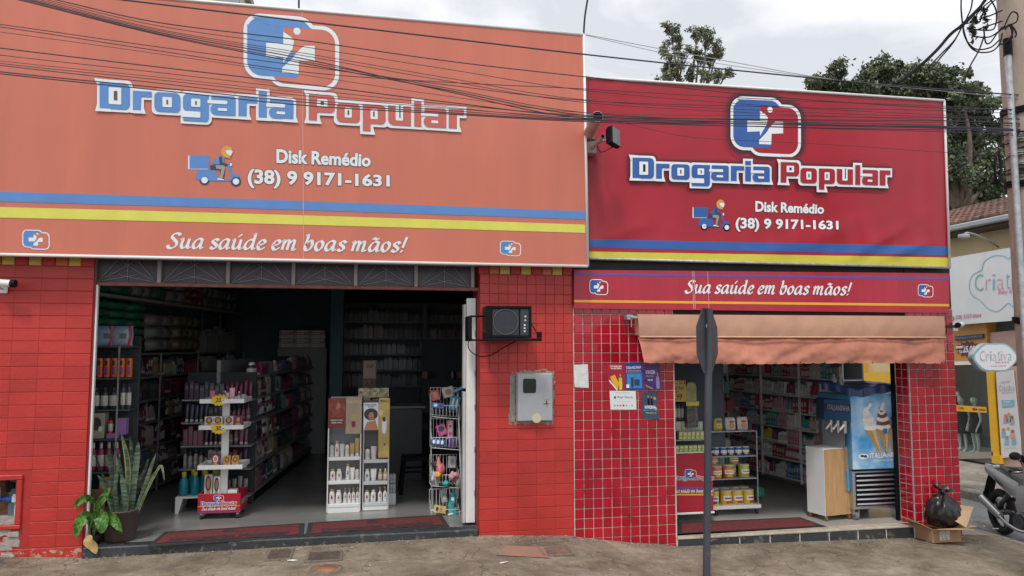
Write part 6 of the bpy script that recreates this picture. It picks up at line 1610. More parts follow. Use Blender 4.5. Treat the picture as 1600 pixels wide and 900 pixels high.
def items(x0_, x1_, z0_, lst, yy, lab, grp):
    n = len(lst); w_ = (x1_-x0_)/n
    for i, (kd, h, c) in enumerate(lst): inst(NM[kd], SHV[(kd, (i+len(lab)) % 3)] if c == cW and (kd, 0) in SHV else ME[kd], None, (x0_+w_*(i+.5), yy, z0_+.001), (0,0,0), (w_*.86 if kd != 'tube' else w_, min(.045, w_*.7), h), c, nth(lab, i, n), CT[kd], grp)
yy = YD+.05
items(ax0+.015, ax1-.015, azz[0], [('slim',.135,cS),('bottle',.155,cW),('tube',.125,cS),('slim',.135,cW),('tube',.13,cG),('tube',.18,cG)], yy, 'hair product on the upper shelf of the red-header display', 'hair products upper shelf')
items(ax0+.02, ax0+.15, azz[1], [('bottle',.11,cW),('bottle',.11,cW)], yy, 'short white bottle on the middle shelf of the red-header display', 'white bottles middle shelf')
items(ax0+.18, ax1-.015, azz[1], [('bottle',.16,cW),('tube',.12,cW),('slim',.12,cS)], yy, 'white or gold bottle at the right of the middle shelf, red-header display', 'hair products middle shelf')
items(ax0+.015, ax0+.15, azz[2], [('bottle',.14,cW),('bottle',.13,cW)], yy, 'white bottle at the left of the bottom shelf, red-header display', 'white bottles bottom shelf')
items(ax0+.16, ax1-.01, azz[2], [('pump',.145,cW)]*4, yy, 'pump bottle on the bottom shelf of the red-header display', 'pump bottles bottom shelf')
items(bx0_+.015, sp_-.01, bzz[0], [('slim',.12,cW),('tube',.13,cS)], yy+.03, 'hair product on the upper shelf of the silver display', 'silver display upper shelf')
items(bx0_+.015, sp_-.01, bzz[1], [('bottle',.12,cW),('tube',.12,cW)], yy+.03, 'white bottle on the middle shelf of the silver display', 'silver display middle shelf')
items(bx0_+.015, sp_-.01, bzz[2], [('bottle',.12,cW)]*2, yy+.03, 'white bottle with a red drop on the bottom shelf of the silver display', 'silver display bottom shelf')
items(sp_+.0, bx1_-.01, bzz[1], [('bottle',.12,cG)]*2, yy+.02, 'gold jar in the gold half of the silver display', 'gold half middle shelf')
items(sp_+.0, bx1_-.01, bzz[2], [('pump',.145,cW)]*2, yy+.02, 'pump bottle in the gold half of the silver display, bottom shelf', 'gold half bottom shelf')
b = MB(); q = PG(612, 792, FL); b.bbox((q.x-.05, q.y+.1, FL), (q.x+.045, q.y+.35, FL+.12), M_WHITE, .004)
b.build('white_block', None, label='small white angled stand right of the silver display', cat='stand')
bz0 = FL+.121
for i in range(3):
    for j in range(2): inst('carton', me_, None, (q.x-.03+.03*i, q.y+.16, bz0+.1*j), (0,0,0), (.027,.05,.095), (.4,.42,.45), 'small grey carton on the white angled stand, ' + ('lower', 'upper')[j] + ' layer, ' + ORD[i] + ' from the left', 'carton', 'cartons on the angled stand')

# ---- wire rack of toys
wr = thing('wire_rack', 'white wire rack with four sloping baskets of toys beside the door leaf', 'display rack')
WY = 7.62
def wx(px): return PY(px, 700, WY).x
def wz(py): return PY(720, py, WY).z
b = MB(); b.tube([(wx(717), WY+.12, wz(612)), (wx(724), WY+.06, FL+.01)], .009, M_WHITE, 8); b.tube([(wx(676), WY+.30, wz(615)), (wx(679), WY+.25, FL+.01)], .007, M_WHITE, 8)
b.build('posts', wr)
b = MB(); b.tube([(wx(700), WY-.06, FL+.012), (wx(727), WY+.08, FL+.012)], .010, M_WHITE, 8); b.tube([(wx(676), WY+.18, FL+.012), (wx(726), WY+.24, FL+.012)], .010, M_WHITE, 8); b.build('foot', wr)
cols_ = [(.05,.20,.40), (.35,.03,.16), (.6,.2,.25), (.10,.35,.38)]
for i, (pt, pb) in enumerate(((632, 650), (682, 698), (740, 757), (795, 808))):
    xl, xr = wx(675), wx(718); zt, zb = wz(pt)+.03, wz(pb)
    b = MB(); ya, yb_ = WY-.02, WY+.24
    for (yy_, z1_) in ((ya, lp(zb, zt, .75)), (yb_, zt+.13)):
        b.tube([(xl, yy_, zb), (xr, yy_, zb-.03), (xr, yy_, z1_), (xl, yy_, z1_), (xl, yy_, zb)], .0035, M_WHITE, 5)
    for k_ in range(9):
        x = lp(xl, xr, k_/8); b.tube([(x, ya, lp(zb, zt, .75)), (x, ya, zb), (x, yb_, zb-.02), (x, yb_, zt+.13)], .0024, M_WHITE, 4)
    for k_ in range(4):
        y_ = lp(ya, yb_, k_/3); b.tube([(xr, y_, zb-.03), (xr, y_, lp(zb, zt, .75)+.1*k_/3)], .0024, M_WHITE, 4); b.tube([(xl, y_, zb), (xl, y_, lp(zb, zt, .75)+.1*k_/3)], .0024, M_WHITE, 4)
    b.build('basket', wr)
def toy(nm, lab, px, py, w_, h_, m, tilt=0.0, dy=.05, art=None, dd=.05):
    p = PY(px, py, WY+dy); T = Matrix.Translation(p) @ Matrix.Rotation(tilt, 4, 'Y') @ Matrix.Rotation(rad(-12), 4, 'X'); b = MB(); b.bbox((-w_/2, -dd/2, -h_/2), (w_/2, dd/2, h_/2), m, .004, T)
    f = lambda u, v, k=0.0: T @ Vector(((u-.5)*w_, -dd/2-.0015-k, (.5-v)*h_))
    for (u, v, ru, rv, mm) in (art or ()): disc(b, u, v, ru, rv, f, R.uniform(0,.002), mm, 10)
    b.build(nm, None, label=lab, cat='toy')
TB = mat('toy_blue', (.04,.16,.42), .35, var=.5, scale=18); TPK = mat('toy_pink', (.60,.08,.26), .35, var=.4, scale=18); TT = mat('toy_teal', (.05,.35,.38), .35, var=.4, scale=20); TW = mat('toy_white', (.55,.52,.50), .4, var=.2, scale=14)
toy('toy_box', 'white windowed toy box sticking out of the top basket', 700, 613, .115, .105, TW, -.25, .12, ((.5,.5,.3,.32,M_CARD),))
toy('toy_box', 'red and brown doll box leaning left in the top basket', 680, 618, .09, .11, mat('toy_red', (.4,.08,.06), .4, var=.6, scale=20), -.2, .06, ((.5,.45,.28,.3,M_SKIN),))
toy('toy_box', 'long blue toy box lying across the front of the top basket', 684, 634, .13, .055, TB, .12, .0, ((.3,.5,.15,.3,M_WHITE2),(.7,.5,.12,.3,WN)))
toy('toy_box', 'pale blue blister card standing at the right of the top basket', 710, 630, .10, .14, mat('toy_sky', (.12,.35,.55), .3, var=.5, scale=22), .25, .06, ((.3,.5,.1,.35,M_WHITE2),(.7,.5,.1,.35,M_WHITE2)))
toy('toy_card', 'blue card leaning outward over the right post of the rack', 716, 609, .14, .03, MATS['toy_sky'], -.4, .08)
toy('toy_box', 'bright pink toy box tilted in the second basket', 690, 672, .095, .115, TPK, -.35, .08, ((.5,.4,.34,.26,M_NAVY),))
toy('toy_card', 'tall pink and white card standing in the second basket', 703, 672, .055, .19, mat('toy_rose', (.62,.40,.42), .4, var=.5, scale=16), .03, .1, ((.5,.3,.3,.08,TPK),(.5,.7,.3,.1,TPK)))
toy('toy_box', 'long blue box across the front of the second basket', 684, 691, .14, .055, TB, .12, .0, ((.2,.5,.1,.35,M_WHITE2),(.5,.5,.1,.35,M_WHITE2),(.8,.5,.1,.35,M_WHITE2)))
toy('toy_box', 'blue and wine box at the right of the second basket', 706, 692, .08, .11, mat('toy_wine', (.12,.05,.22), .4, var=.6, scale=18), .15, .04)
toy('toy_box', 'grey windowed box at the back of the third basket', 706, 722, .08, .12, TW, .08, .14, ((.5,.5,.25,.3,M_GREYP),))
toy('toy_box', 'clear blister of teal toys in the fourth basket', 706, 782, .06, .15, TT, .2, .06, ((.5,.4,.3,.12,M_WHITE2),))
toy('toy_box', 'grey blister of small parts leaning in the fourth basket', 693, 775, .06, .13, M_GREYP, -.2, .06, ((.5,.4,.3,.12,TT),(.5,.7,.3,.1,TW)))
toy('toy_box', 'tall glossy grey blister at the right of the fourth basket', 714, 764, .04, .19, mat('blister', (.35,.42,.42), .2, var=.4, scale=18), .12, .1)
toy('toy_box', 'yellow comic-faced box across the front of the fourth basket', 687, 796, .12, .075, mat('toy_yellow', (.60,.45,.15), .4, var=.4, scale=20), .18, .0, ((.25,.5,.12,.3,M_DCAP),(.6,.5,.12,.3,M_SKIN)))
toy('toy_bag', 'teal plastic bag at the right front of the fourth basket', 707, 800, .08, .07, TT, 0, .0)
def lump(nm, lab, px, py, s_, m, seed, y=WY, cat='toy', sq=(1,1,1), sub_=2, amp=.3):
    rq = random.Random(seed); p = PY(px, py, y); b = MB(); nu, nv = 14, 9
    ph_ = [rq.uniform(0, 6) for _ in range(6)]
    def g(u, v):
        a, t = 2*PI*u, PI*v; r_ = s_*(1 + amp*math.sin(3*a+ph_[0])*math.sin(t) + amp*.6*math.sin(5*a+ph_[1]+3*t) + amp*.5*math.cos(4*t+ph_[2]+a))
        return p + Vector((r_*math.sin(t)*math.cos(a)*sq[0], r_*math.sin(t)*math.sin(a)*sq[1], r_*math.cos(t)*sq[2]))
    b.grid(g, nu, nv, m); b.build(nm, None, label=lab, cat=cat)
PKT = mat('soft_pink', (.70,.22,.24), .7, var=.15); PRT = mat('pale_pink', (.65,.34,.38), .6, var=.3, scale=30)
lump('plush_toy', 'salmon-pink plush toy with a pointed ear in the third basket', 688, 733, .05, PKT, 1, WY-.02, sq=(.8,.7,1.0), amp=.2)
b = MB(); p = PY(686, 727, WY-.02); b.cyl(p, p + Vector((-.008, 0, .09)), .03, .004, PKT, 10); b.build('plush_ear', None, label='pointed salmon ear tip rising from the plush toy', cat='toy')
lump('plush_toy', 'yellow flower-shaped toy in front of the pink plush', 685, 742, .028, mat('toy_orange', (.75,.35,.05), .6, var=.2), 2, WY-.07, amp=.35)
lump('toy_bag', 'clear bag of pale pink toys at the right of the third basket', 708, 745, .045, PRT, 3, WY-.02, amp=.35)
lump('toy_bag', 'crumpled clear bag hanging from the left of the third basket', 678, 748, .045, mat('clear_bag', (.45,.47,.50), .15, var=.5, scale=30), 4, WY+.0, amp=.35, sq=(.8,.6,1.4))
lump('toy_bag', 'dark bag behind the plush toys of the third basket', 680, 725, .035, mat('dark_bag', (.05,.05,.06), .3, var=.4), 5, WY+.08, amp=.3)
lump('toy_bag', 'small aqua bag under the pink toys of the third basket', 697, 756, .03, TT, 6, WY-.03, amp=.3)

# ---- door mats
def mat_(lab, quad, z, word):
    t = thing('doormat', lab, 'doormat'); p = [PG(*q, z+.008) for q in quad]
    f = lambda u, v, k=0.0: (p[0].lerp(p[1], u)).lerp(p[3].lerp(p[2], u), v) + Vector((0,0,k))
    b = MB(); b.add([q for q in p] + [q - Vector((0,0,.008)) for q in p], [(3,2,1,0), (0,1,5,4), (1,2,6,5), (2,3,7,6), (3,0,4,7)], M_DARK); b.build('rubber_border', t)
    b = MB(); b.grid(lambda u, v: f(.035+.93*u, .13+.74*v, .004), 8, 3, mat('wine_red_carpet', (.16,.028,.03), .95, var=.25, scale=30, bump=.6, bscale=200)); b.build('carpet', t)
    if word:
        b = MB(); g_ = lambda u, v, k=0.0: f(u, v, .0055+k)
        MP = mat('dark_mat_print', (.035,.03,.045), .95, var=.2)
        wordmark(b, sub(g_, lambda X, Y: (.1+(X-60)/2710*.8, .80+(Y-276)/250*.30)), MP, MP, mat('brown_mat_print', (.09,.03,.025), .95, var=.2), MATS['wine_red_carpet'], step=.00003)
        emblem(b, sub(g_, lambda X, Y: (.42+(X-68)/960*.16, .16+(Y-61)/724*.24)), MP, MATS['wine_red_carpet'], MATS['brown_mat_print'], step=.00015); b.build('print', t)
mat_('left one of two wine-red doormats with dark lettering in the wide doorway', [(258,831),(476,817),(474,838),(230,853)], FL, 1)
mat_('right one of two wine-red doormats with dark lettering in the wide doorway', [(482,816.5),(690,804),(702,822),(477,838)], FL, 1)
mat_('plain dark red doormat in the doorway of the corner shop', [(1058,816),(1250,808),(1293,823),(1058,837)], FR, 0)

# ================================================================== POTTED PLANT
M_POT = mat('brown_clay_plastic', (.075,.052,.045), .6, var=.12, scale=5)
pp = thing('potted_plant', 'snake plant in a tall dark brown pot inside the left jamb of the wide doorway', 'potted plant')
pc_ = PY(187, 850, 7.22); potx, poty = pc_.x, 7.20
pz0 = FL+.006; pz1 = PY(187, 794, 7.2).z
b = MB(); b.lathe([(.115, pz0), (.125, pz0+.01), (.165, pz1-.02), (.172, pz1-.015), (.172, pz1), (.158, pz1), (.155, pz1-.03)], M_POT, 28, (potx, poty, 0)); b.build('pot', pp)
b = MB(); b.lathe([(.153, pz1-.035), (.0, pz1-.028)], mat('potting_soil', (.05,.035,.025), .95, var=.4, scale=40, bump=.6), 20, (potx, poty, 0)); b.build('soil', pp)
def leaf_mat(name, c1, c2, ce, bands=True):
    m = bpy.data.materials.new(name); m.use_nodes = True; n = m.node_tree.nodes; l = m.node_tree.links; b = n['Principled BSDF']; b.inputs['Roughness'].default_value = .45
    tx = n.new('ShaderNodeTexCoord'); wv = n.new('ShaderNodeTexNoise'); mp = n.new('ShaderNodeMapping'); mp.inputs['Scale'].default_value = (3, 3, 26) if bands else (22, 22, 22)
    l.new(tx.outputs['Object'], mp.inputs['Vector']); l.new(mp.outputs[0], wv.inputs['Vector']); wv.inputs['Scale'].default_value = 2.2; wv.inputs['Detail'].default_value = 3
    r = n.new('ShaderNodeValToRGB'); r.color_ramp.elements[0].position = .42; r.color_ramp.elements[1].position = .6; r.color_ramp.elements[0].color = (*c1, 1); r.color_ramp.elements[1].color = (*c2, 1)
    l.new(wv.outputs['Fac'], r.inputs['Fac']); l.new(r.outputs['Color'], b.inputs['Base Color']); return m
M_SNK = leaf_mat('snake_leaf_green', (.035,.065,.04), (.12,.17,.12), None); M_SNE = mat('snake_leaf_edge', (.40,.38,.10), .5, var=.1)
M_DIF = leaf_mat('spotted_leaf', (.03,.12,.015), (.14,.27,.05), None, False); M_SER = mat('dry_leaf', (.38,.26,.10), .7, var=.3, scale=20)
rq = random.Random(31)
def blade(pts, w_, edge=True, m=M_SNK, par=None, nm='leaf', cup=.25):
    """pts in picture units at depth y"""
    P_ = crom([PY(x, y, d) for x, y, d in pts], 5); n_ = len(P_); b = MB()
    def prof(t): return (1.0 - .25*(1-t)) * (1 - max(0, (t-.55)/.45)**2.2) + .02
    vs = []; cols = ( -1, -.78, 0, .78, 1)
    tw = rq.uniform(-.5, .5)
    for i, p in enumerate(P_):
        t = i/(n_-1); d = (P_[min(i+1,n_-1)]-P_[max(i-1,0)]).normalized(); s_ = d.cross(Vector((0,1,0))).normalized(); s_ = (s_*math.cos(tw*t+tw) + d.cross(s_)*math.sin(tw*t+tw)).normalized(); nn = d.cross(s_)
        for c in cols: vs.append(p + s_*(c*w_*prof(t)/2) - nn*(cup*w_*(1-c*c)*.5*prof(t)))
    k = 5
    for (a, c_, mm) in ((0,1,M_SNE if edge else m), (1,2,m), (2,3,m), (3,4,M_SNE if edge else m)):
        b.add(vs, [(i*k+a, i*k+c_, (i+1)*k+c_, (i+1)*k+a) for i in range(n_-1)], mm, True)
    b.build(nm, par)
snk = [([(178,800,7.2),(170,770,7.17),(158,735,7.15),(146,706,7.15)], .045, 0), ([(190,800,7.25),(192,760,7.24),(186,720,7.22),(176,690,7.2)], .05, 0), ([(196,800,7.2),(200,750,7.18),(198,715,7.17),(190,678,7.15)], .05, 1),
       ([(205,800,7.22),(209,760,7.2),(214,715,7.2),(216,690,7.2)], .055, 0), ([(200,800,7.28),(206,740,7.3),(205,700,7.3),(203,682,7.3)], .05, 0), ([(212,800,7.2),(224,765,7.18),(236,730,7.16),(244,708,7.15)], .05, 0),
       ([(215,800,7.15),(228,770,7.1),(242,742,7.08),(252,728,7.06),(257,752,7.05)], .026, 1), ([(214,800,7.2),(226,768,7.17),(238,744,7.15),(250,731,7.12)], .03, 1), ([(183,800,7.15),(180,765,7.13),(183,738,7.12),(186,722,7.12)], .05, 0),
       ([(175,800,7.2),(166,770,7.2),(160,752,7.2),(152,742,7.2)], .03, 0), ([(186,800,7.3),(178,760,7.3),(172,722,7.3),(170,700,7.3)], .045, 0), ([(208,800,7.27),(216,760,7.28),(226,735,7.28),(232,716,7.27)], .045, 0), ([(196,800,7.12),(195,775,7.1),(192,755,7.1),(190,742,7.1)], .05, 0)]
for p_, w_, e_ in snk: blade(p_, w_, bool(e_), par=pp)
dp = thing('spotted_leaf_plant', 'low plant with broad spotted leaves and one dry leaf beside the brown pot', 'plant')
def broad(pts, w_, m, nm='leaf'):
    P_ = crom([PY(x, y, d) for x, y, d in pts], 5); n_ = len(P_); b = MB(); vs = []
    for i, p in enumerate(P_):
        t = i/(n_-1); d = (P_[min(i+1,n_-1)]-P_[max(i-1,0)]).normalized(); s_ = d.cross(Vector((0,1,.25)).normalized()).normalized(); nn = d.cross(s_); ww = w_*math.sin(PI*min(1, t**.75))**.8*.5 + .001
        for c in (-1,-.5,0,.5,1): vs.append(p + s_*(c*ww) + nn*(abs(c)*ww*.35 + .006*math.sin(t*14+c*3)*abs(c)))
    b.add(vs, [(i*5+a, i*5+a+1, (i+1)*5+a+1, (i+1)*5+a) for i in range(n_-1) for a in range(4)], m, True); b.build(nm, dp)
for p_, w_ in (([(146,786,7.05),(138,778,7.0),(126,782,6.98),(116,794,6.98)], .075), ([(150,826,7.05),(138,806,6.98),(124,818,6.95),(119,842,6.96)], .105), ([(147,806,7.02),(158,804,6.98),(160,820,6.96),(158,834,6.97)], .12), ([(160,808,7.03),(170,806,6.99),(182,816,6.97),(191,832,6.97)], .10),
               ([(148,800,7.08),(158,782,7.05),(166,772,7.04),(172,762,7.04)], .06), ([(146,806,7.1),(138,800,7.08),(130,796,7.06),(124,800,7.06)], .06)): broad(p_, w_, M_DIF)
broad([(138,836,6.97),(140,846,6.95),(148,856,6.94),(150,866,6.93)], .085, M_SER, 'dry_leaf')
b = MB()
for pts in ([(145,862,7.05),(146,820,7.05),(148,786,7.05)], [(145,850,7.05),(140,825,7.0),(150,806,7.0)], [(146,840,7.05),(152,815,7.02),(160,808,7.02)], [(146,860,7.05),(142,840,7.0),(138,834,6.98)], [(147,830,7.08),(146,812,7.08),(150,795,7.08)]): b.tube(crom([PY(x, y, d) for x, y, d in pts], 4), .006, mat('plant_stem', (.12,.16,.06), .6, var=.2), 6)
b.build('stem', dp)
b = MB(); q = PY(146, 862, 7.08); b.lathe([(.045, FL+.006), (.05, FL+.012), (.06, FL+.085), (.055, FL+.085), (.053, FL+.075), (0, FL+.075)], M_BLACK, 16, (q.x, 7.08, 0)); b.build('pot', dp)
bo = MB(); q = PY(143, 800, 7.2); bo.bbox((q.x-.02, 7.2, FL+.002), (q.x+.10, 7.22, FL+.44), mat('brown_board', (.17,.08,.045), .7, var=.2), .003); bo.build('leaning_board', None, label='brown board leaning behind the plants at the left jamb', cat='board')

# ================================================================== CORNER SHOP
zr = lambda py, px, y: PY(px, py, y).z
# red lettered counter with small packets above
YC = 7.55
rc = thing('red_counter', 'red lettered counter with a white foot at the left of the corner shop', 'counter')
x0_, x1_ = 2.94, PY(1114, 750, YC).x
z0_, z1_ = PY(1085, 800, YC).z, PY(1085, 708, YC).z
q0_, q1_ = PY(1058, 805, YC), PY(1114, 798, YC)
b = MB(); b.bbox((x0_, YC, z0_), (x1_, YC+.32, z1_), RB, .004); b.build('body', rc)
b = MB(); b.bbox((x0_-.005, YC-.008, z1_+.001), (x1_+.006, YC+.33, z1_+.014), M_WHITE, .003); b.bbox((x0_-.005, YC-.008, z0_-.022), (x1_+.01, YC+.33, z0_-.001), M_WHITE, .003); b.build('white_edges', rc)
mC = plane_map(YC, None, .002)
b = MB(); emblem(b, sub(mC, lambda X, Y: (1070+(X-68)/960*18, 733+(Y-61)/724*15)), M_BLUE, RB, M_WHITE2, step=.0003)
wordmark(b, sub(mC, lambda X, Y: (1054+(X-60)/2710*62, 749.5+(Y-276)/250*7.5)), M_BLUE, RB, M_WHITE2, RB, step=.00004)
rect(b, 1056, 761, 1114, 763.5, mC, 0, M_BLUE); rect(b, 1056, 771.5, 1114, 774, mC, 0, M_GOLD)
def _sl(X, Y, k=0.0): return mC(1052 + X/SLOG_W*62, 769.5 - Y*3.6, .0008+k)
slogan(b, _sl, 0, M_WHITE2); b.build('print', rc)
for x in (x1_-.05, x1_-.4):
    b = MB(); b.cyl((x-.01, YC+.05, FR+.022), (x+.01, YC+.05, FR+.022), .022, .022, M_DARK, 10); b.bbox((x-.008, YC+.04, FR+.03), (x+.008, YC+.06, z0_-.023), M_GALV, .002); b.build('castor', rc)
pu = thing('counter_shelves', 'stepped glass shelves of small packets on the red counter', 'shelving')
zA = [z1_+.0145, zr(688, 1080, YC+.05), zr(668+17, 1080, YC+.1)]
zz_ = [(z1_+.0145, 0.0), (zr(689, 1080, YC), .09), (zr(671+12, 1080, YC)+.055, .18)]
for i, (z, dy) in enumerate(zz_[1:]):
    b = MB(); b.box((x0_, YC+dy, z-.008), (x1_-.02, YC+dy+.10, z), M_GALV); b.build('shelf_board', pu)
def small(px0, px1, z, dy, n_, h, c, lab, grp, kd='box'):
    for i in range(n_):
        x = lp(PY(px0, 700, YC+dy).x, PY(px1, 700, YC+dy).x, (i+.5)/n_); inst(NM[kd], ME[kd], None, (x, YC+dy+.045, z+.001), (0,0,R.uniform(-.05,.05)), ((PY(px1,700,YC+dy).x-PY(px0,700,YC+dy).x)/n_*.92, .05, h), c, nth(lab, i, n_), CT[kd], grp)
small(1056, 1112, zz_[0][0], 0, 8, .065, (.32,.42,.05), 'small lime-green packet in the front row on the red counter', 'lime packets on the red counter')
small(1062, 1102, zz_[1][0], .09, 6, .085, (.45,.50,.05), 'small yellow-green packet in the second row on the red counter', 'yellow-green packets on the red counter')
small(1058, 1076, zz_[2][0], .18, 2, .09, (.5,.5,.3), 'small pale packet at the left of the third row on the red counter', 'pale packets on the red counter')
small(1076, 1100, zz_[2][0], .18, 4, .085, (.45,.55,.45), 'small white and green packet in the third row on the red counter', 'pale packets on the red counter')
small(1056, 1072, zz_[2][0]+.10, .2, 3, .20, (.10,.13,.17), 'slim dark toothbrush pack above the red counter', 'dark packs above the red counter', 'slim')
b = MB(); b.box((x0_, YC+.3, z1_+.015), (x1_+.3, YC+.32, 1.9), mat('shop_dark_panel', (.05,.06,.08), .7, var=.2)); b.build('back_panel', pu)
# hand-written yellow price sign
ys_ = MB(); p = [PY(x, y, YC+.1) for x, y in ((1047,594),(1071,594),(1073,627.5),(1048,627.5))]
ys_.add([*p, *[q + Vector((0,.004,0)) for q in p]], [(3,2,1,0), (4,5,6,7), (0,1,5,4), (1,2,6,5), (2,3,7,6), (3,0,4,7)], mat('yellow_poster_card', (.55,.38,.08), .6, var=.08))
mY = plane_map(YC+.1, None, .002)
rect(ys_, 1048, 594.5, 1070.5, 600, mY, 0, M_PR); put_text(ys_, 'OFERTA', ((1050,595.2),(1069,595.2),(1069,599.4),(1050,599.4)), mY, .0006, M_YEL, .03)
put_text(ys_, 'Leve 3und', ((1050,603),(1068,603),(1068,608.5),(1050,608.5)), mY, 0, M_BLACK, .0, .2); put_text(ys_, 'por', ((1056,611),(1062,611),(1062,614),(1056,614)), mY, 0, M_BLACK, 0, .2); put_text(ys_, '9,99', ((1051,615.5),(1065.5,615.5),(1065.5,626),(1051,626)), mY, 0, M_BLACK, .0, .1)
ys_.build('price_sign', None, label='yellow hand-written price sign with a red top reading 9,99', cat='sign')
b = MB(); p = [(1072,604),(1075,598),(1081,597),(1086,599),(1088,605),(1088,628),(1073,628)]; poly(b, p, plane_map(YC+.12), 0, mat('pale_green_card', (.30,.32,.15), .6, var=.3, scale=14))
b.add([(v[0], v[1]+.004, v[2]) for v in b.v], [tuple(range(7))], MATS['pale_green_card']); p = [(1072,628),(1092,627),(1092,634),(1072,634)]; poly(b, p, plane_map(YC+.12), 0, M_YEL); b.build('card_sign', None, label='pale green arch-topped card beside the yellow price sign', cat='sign')
b = MB(); p0_, p1_ = PY(1073, 634, YC+.14), PY(1091, 668, YC+.14); b.bbox((p0_.x, YC+.14, p1_.z), (p1_.x, YC+.2, p0_.z), mat('dark_photo_pack', (.10,.09,.08), .4, var=.8, scale=22), .004); b.build('dark_pack', None, label='dark picture pack hanging below the pale green card', cat='packet')

# can shelves on castors
cs_ = thing('can_shelves', 'glass-sided shelves on castors stacked with milk-powder cans', 'shelving')
YK = 7.80
def kx(px): return PY(px, 700, YK).x
def kz(py): return PY(1150, py, YK).z
kx0, kx1 = kx(1106), kx(1182)
for (py, nm_) in ((789, 'base_board'), (747, 'shelf_board'), (712, 'shelf_board'), (673, 'top_board')):
    b = MB(); b.bbox((kx0, YK-.02, kz(py)-(.04 if py == 789 else .012)), (kx1 + (.03 if py == 789 else 0), YK+.34, kz(py)), M_WHITE if py == 789 else M_GALV, .003); b.build(nm_, cs_)
b = MB(); b.box((kx1-.006, YK, kz(789)+.001), (kx1, YK+.32, kz(673)-.013), M_GLASS); b.build('glass_side', cs_)
for x in (kx0+.02, kx1-.01):
    b = MB(); b.cyl((x, YK-.025, kz(789)), (x, YK-.025, kz(673)), .006, .006, M_GALV, 6); b.build('upright', cs_)
for x in (kx0+.1, kx1):
    b = MB(); b.cyl((x-.012, YK+.03, FR+.027), (x+.012, YK+.03, FR+.027), .027, .027, M_DARK, 12); b.bbox((x-.01, YK+.02, FR+.04), (x+.01, YK+.04, kz(789)-.041), M_GALV, .002); b.build('castor', cs_)
def can_mesh(c1, c2, nm):
    b = MB(); b.lathe([(.48,0),(.5,.02),(.5,.9),(.48,.93)], c1, 18); b.lathe([(.51,.9),(.51,.99),(.47,1.0),(0,1.0)], mat('cream_lid', (.62,.58,.45), .4, var=.05), 18)
    def f(u, v, k=0.0): a = -PI/2 + (u-.5)*1.9; r_ = .506+k; return (r_*math.cos(a), r_*math.sin(a), lp(.88, .05, v))
    b.grid(lambda u, v: f(u, .3+.4*v, .004), 8, 1, M_WHITE2)
    b.grid(lambda u, v: f(.15+.7*u, .42+.14*v, .01), 8, 1, c2); b.grid(lambda u, v: f(.25+.5*u, .74+.2*v, .006), 6, 1, c2); return b.mesh(nm)
CR = mat('can_red', (.50,.04,.03), .35, var=.1); CY = mat('can_yellow', (.70,.48,.05), .35, var=.1); CB = mat('can_blue', (.03,.09,.32), .35, var=.1); CL = mat('can_lime', (.42,.48,.08), .35, var=.1); COr = mat('can_orange', (.60,.20,.04), .35, var=.1)
cm = dict(ry=can_mesh(CY, CR, 'can'), yl=can_mesh(CL, COr, 'can'), oy=can_mesh(COr, CY, 'can'), bl=can_mesh(CB, CY, 'can'), yb=can_mesh(CY, CB, 'can'))
def cans(px0, px1, py, n_, kd, h, lab, grp, dy=.07, z=None):
    for i in range(n_):
        x = lp(kx(px0), kx(px1), (i+.5)/n_); w_ = (kx(px1)-kx(px0))/n_*.95
        inst('can', cm[kd], None, (x, YK+dy, (z if z is not None else kz(py))+.001), (0,0,R.uniform(-.3,.3)), (w_, w_, h), None, nth(lab, i, n_), 'can', grp)
hb = kz(767)-kz(789)
cans(1128, 1180, 789, 3, 'ry', hb, 'yellow and red milk-powder can in the bottom row', 'bottom row cans'); cans(1113, 1126, 789, 1, 'yb', hb*.95, 'yellow and blue can at the left of the bottom row', 'bottom row cans')
cans(1120, 1182, 789, 4, 'ry', hb*1.05, 'milk-powder can behind the bottom row', 'bottom row cans', .21)
hm = kz(727)-kz(747)
cans(1133, 1150, 747, 1, 'oy', hm, 'orange milk-powder can with a white band on the middle shelf', 'middle shelf cans'); cans(1158, 1174, 747, 1, 'yl', hm, 'lime milk-powder can with an orange badge on the middle shelf', 'middle shelf cans'); cans(1112, 1131, 747, 1, 'oy', hm*.95, 'orange can at the left end of the middle shelf', 'middle shelf cans'); cans(1150, 1160, 747, 1, 'yl', hm*.9, 'narrow lime can behind its neighbours on the middle shelf', 'middle shelf cans', .16)
cans(1116, 1131, 730, 1, 'oy', hm*.8, 'orange can stacked second high behind the middle shelf row', 'middle shelf cans', .16, kz(747)+.13); cans(1148, 1164, 730, 1, 'yl', hm*.85, 'lime can stacked second high behind the middle shelf row', 'middle shelf cans', .16, kz(747)+.13)
cans(1116, 1175, 712, 5, 'bl', kz(699)-kz(712), 'small dark blue can on the upper glass shelf', 'blue cans')
b = MB(); p0_, p1_ = kx(1113), kx(1147); b.bbox((p0_, YK+.2, kz(712)+.001), (p1_, YK+.24, kz(689)), M_NAVY, .004); b.build('navy_box', None, label='dark navy box behind the small blue cans', cat='box')
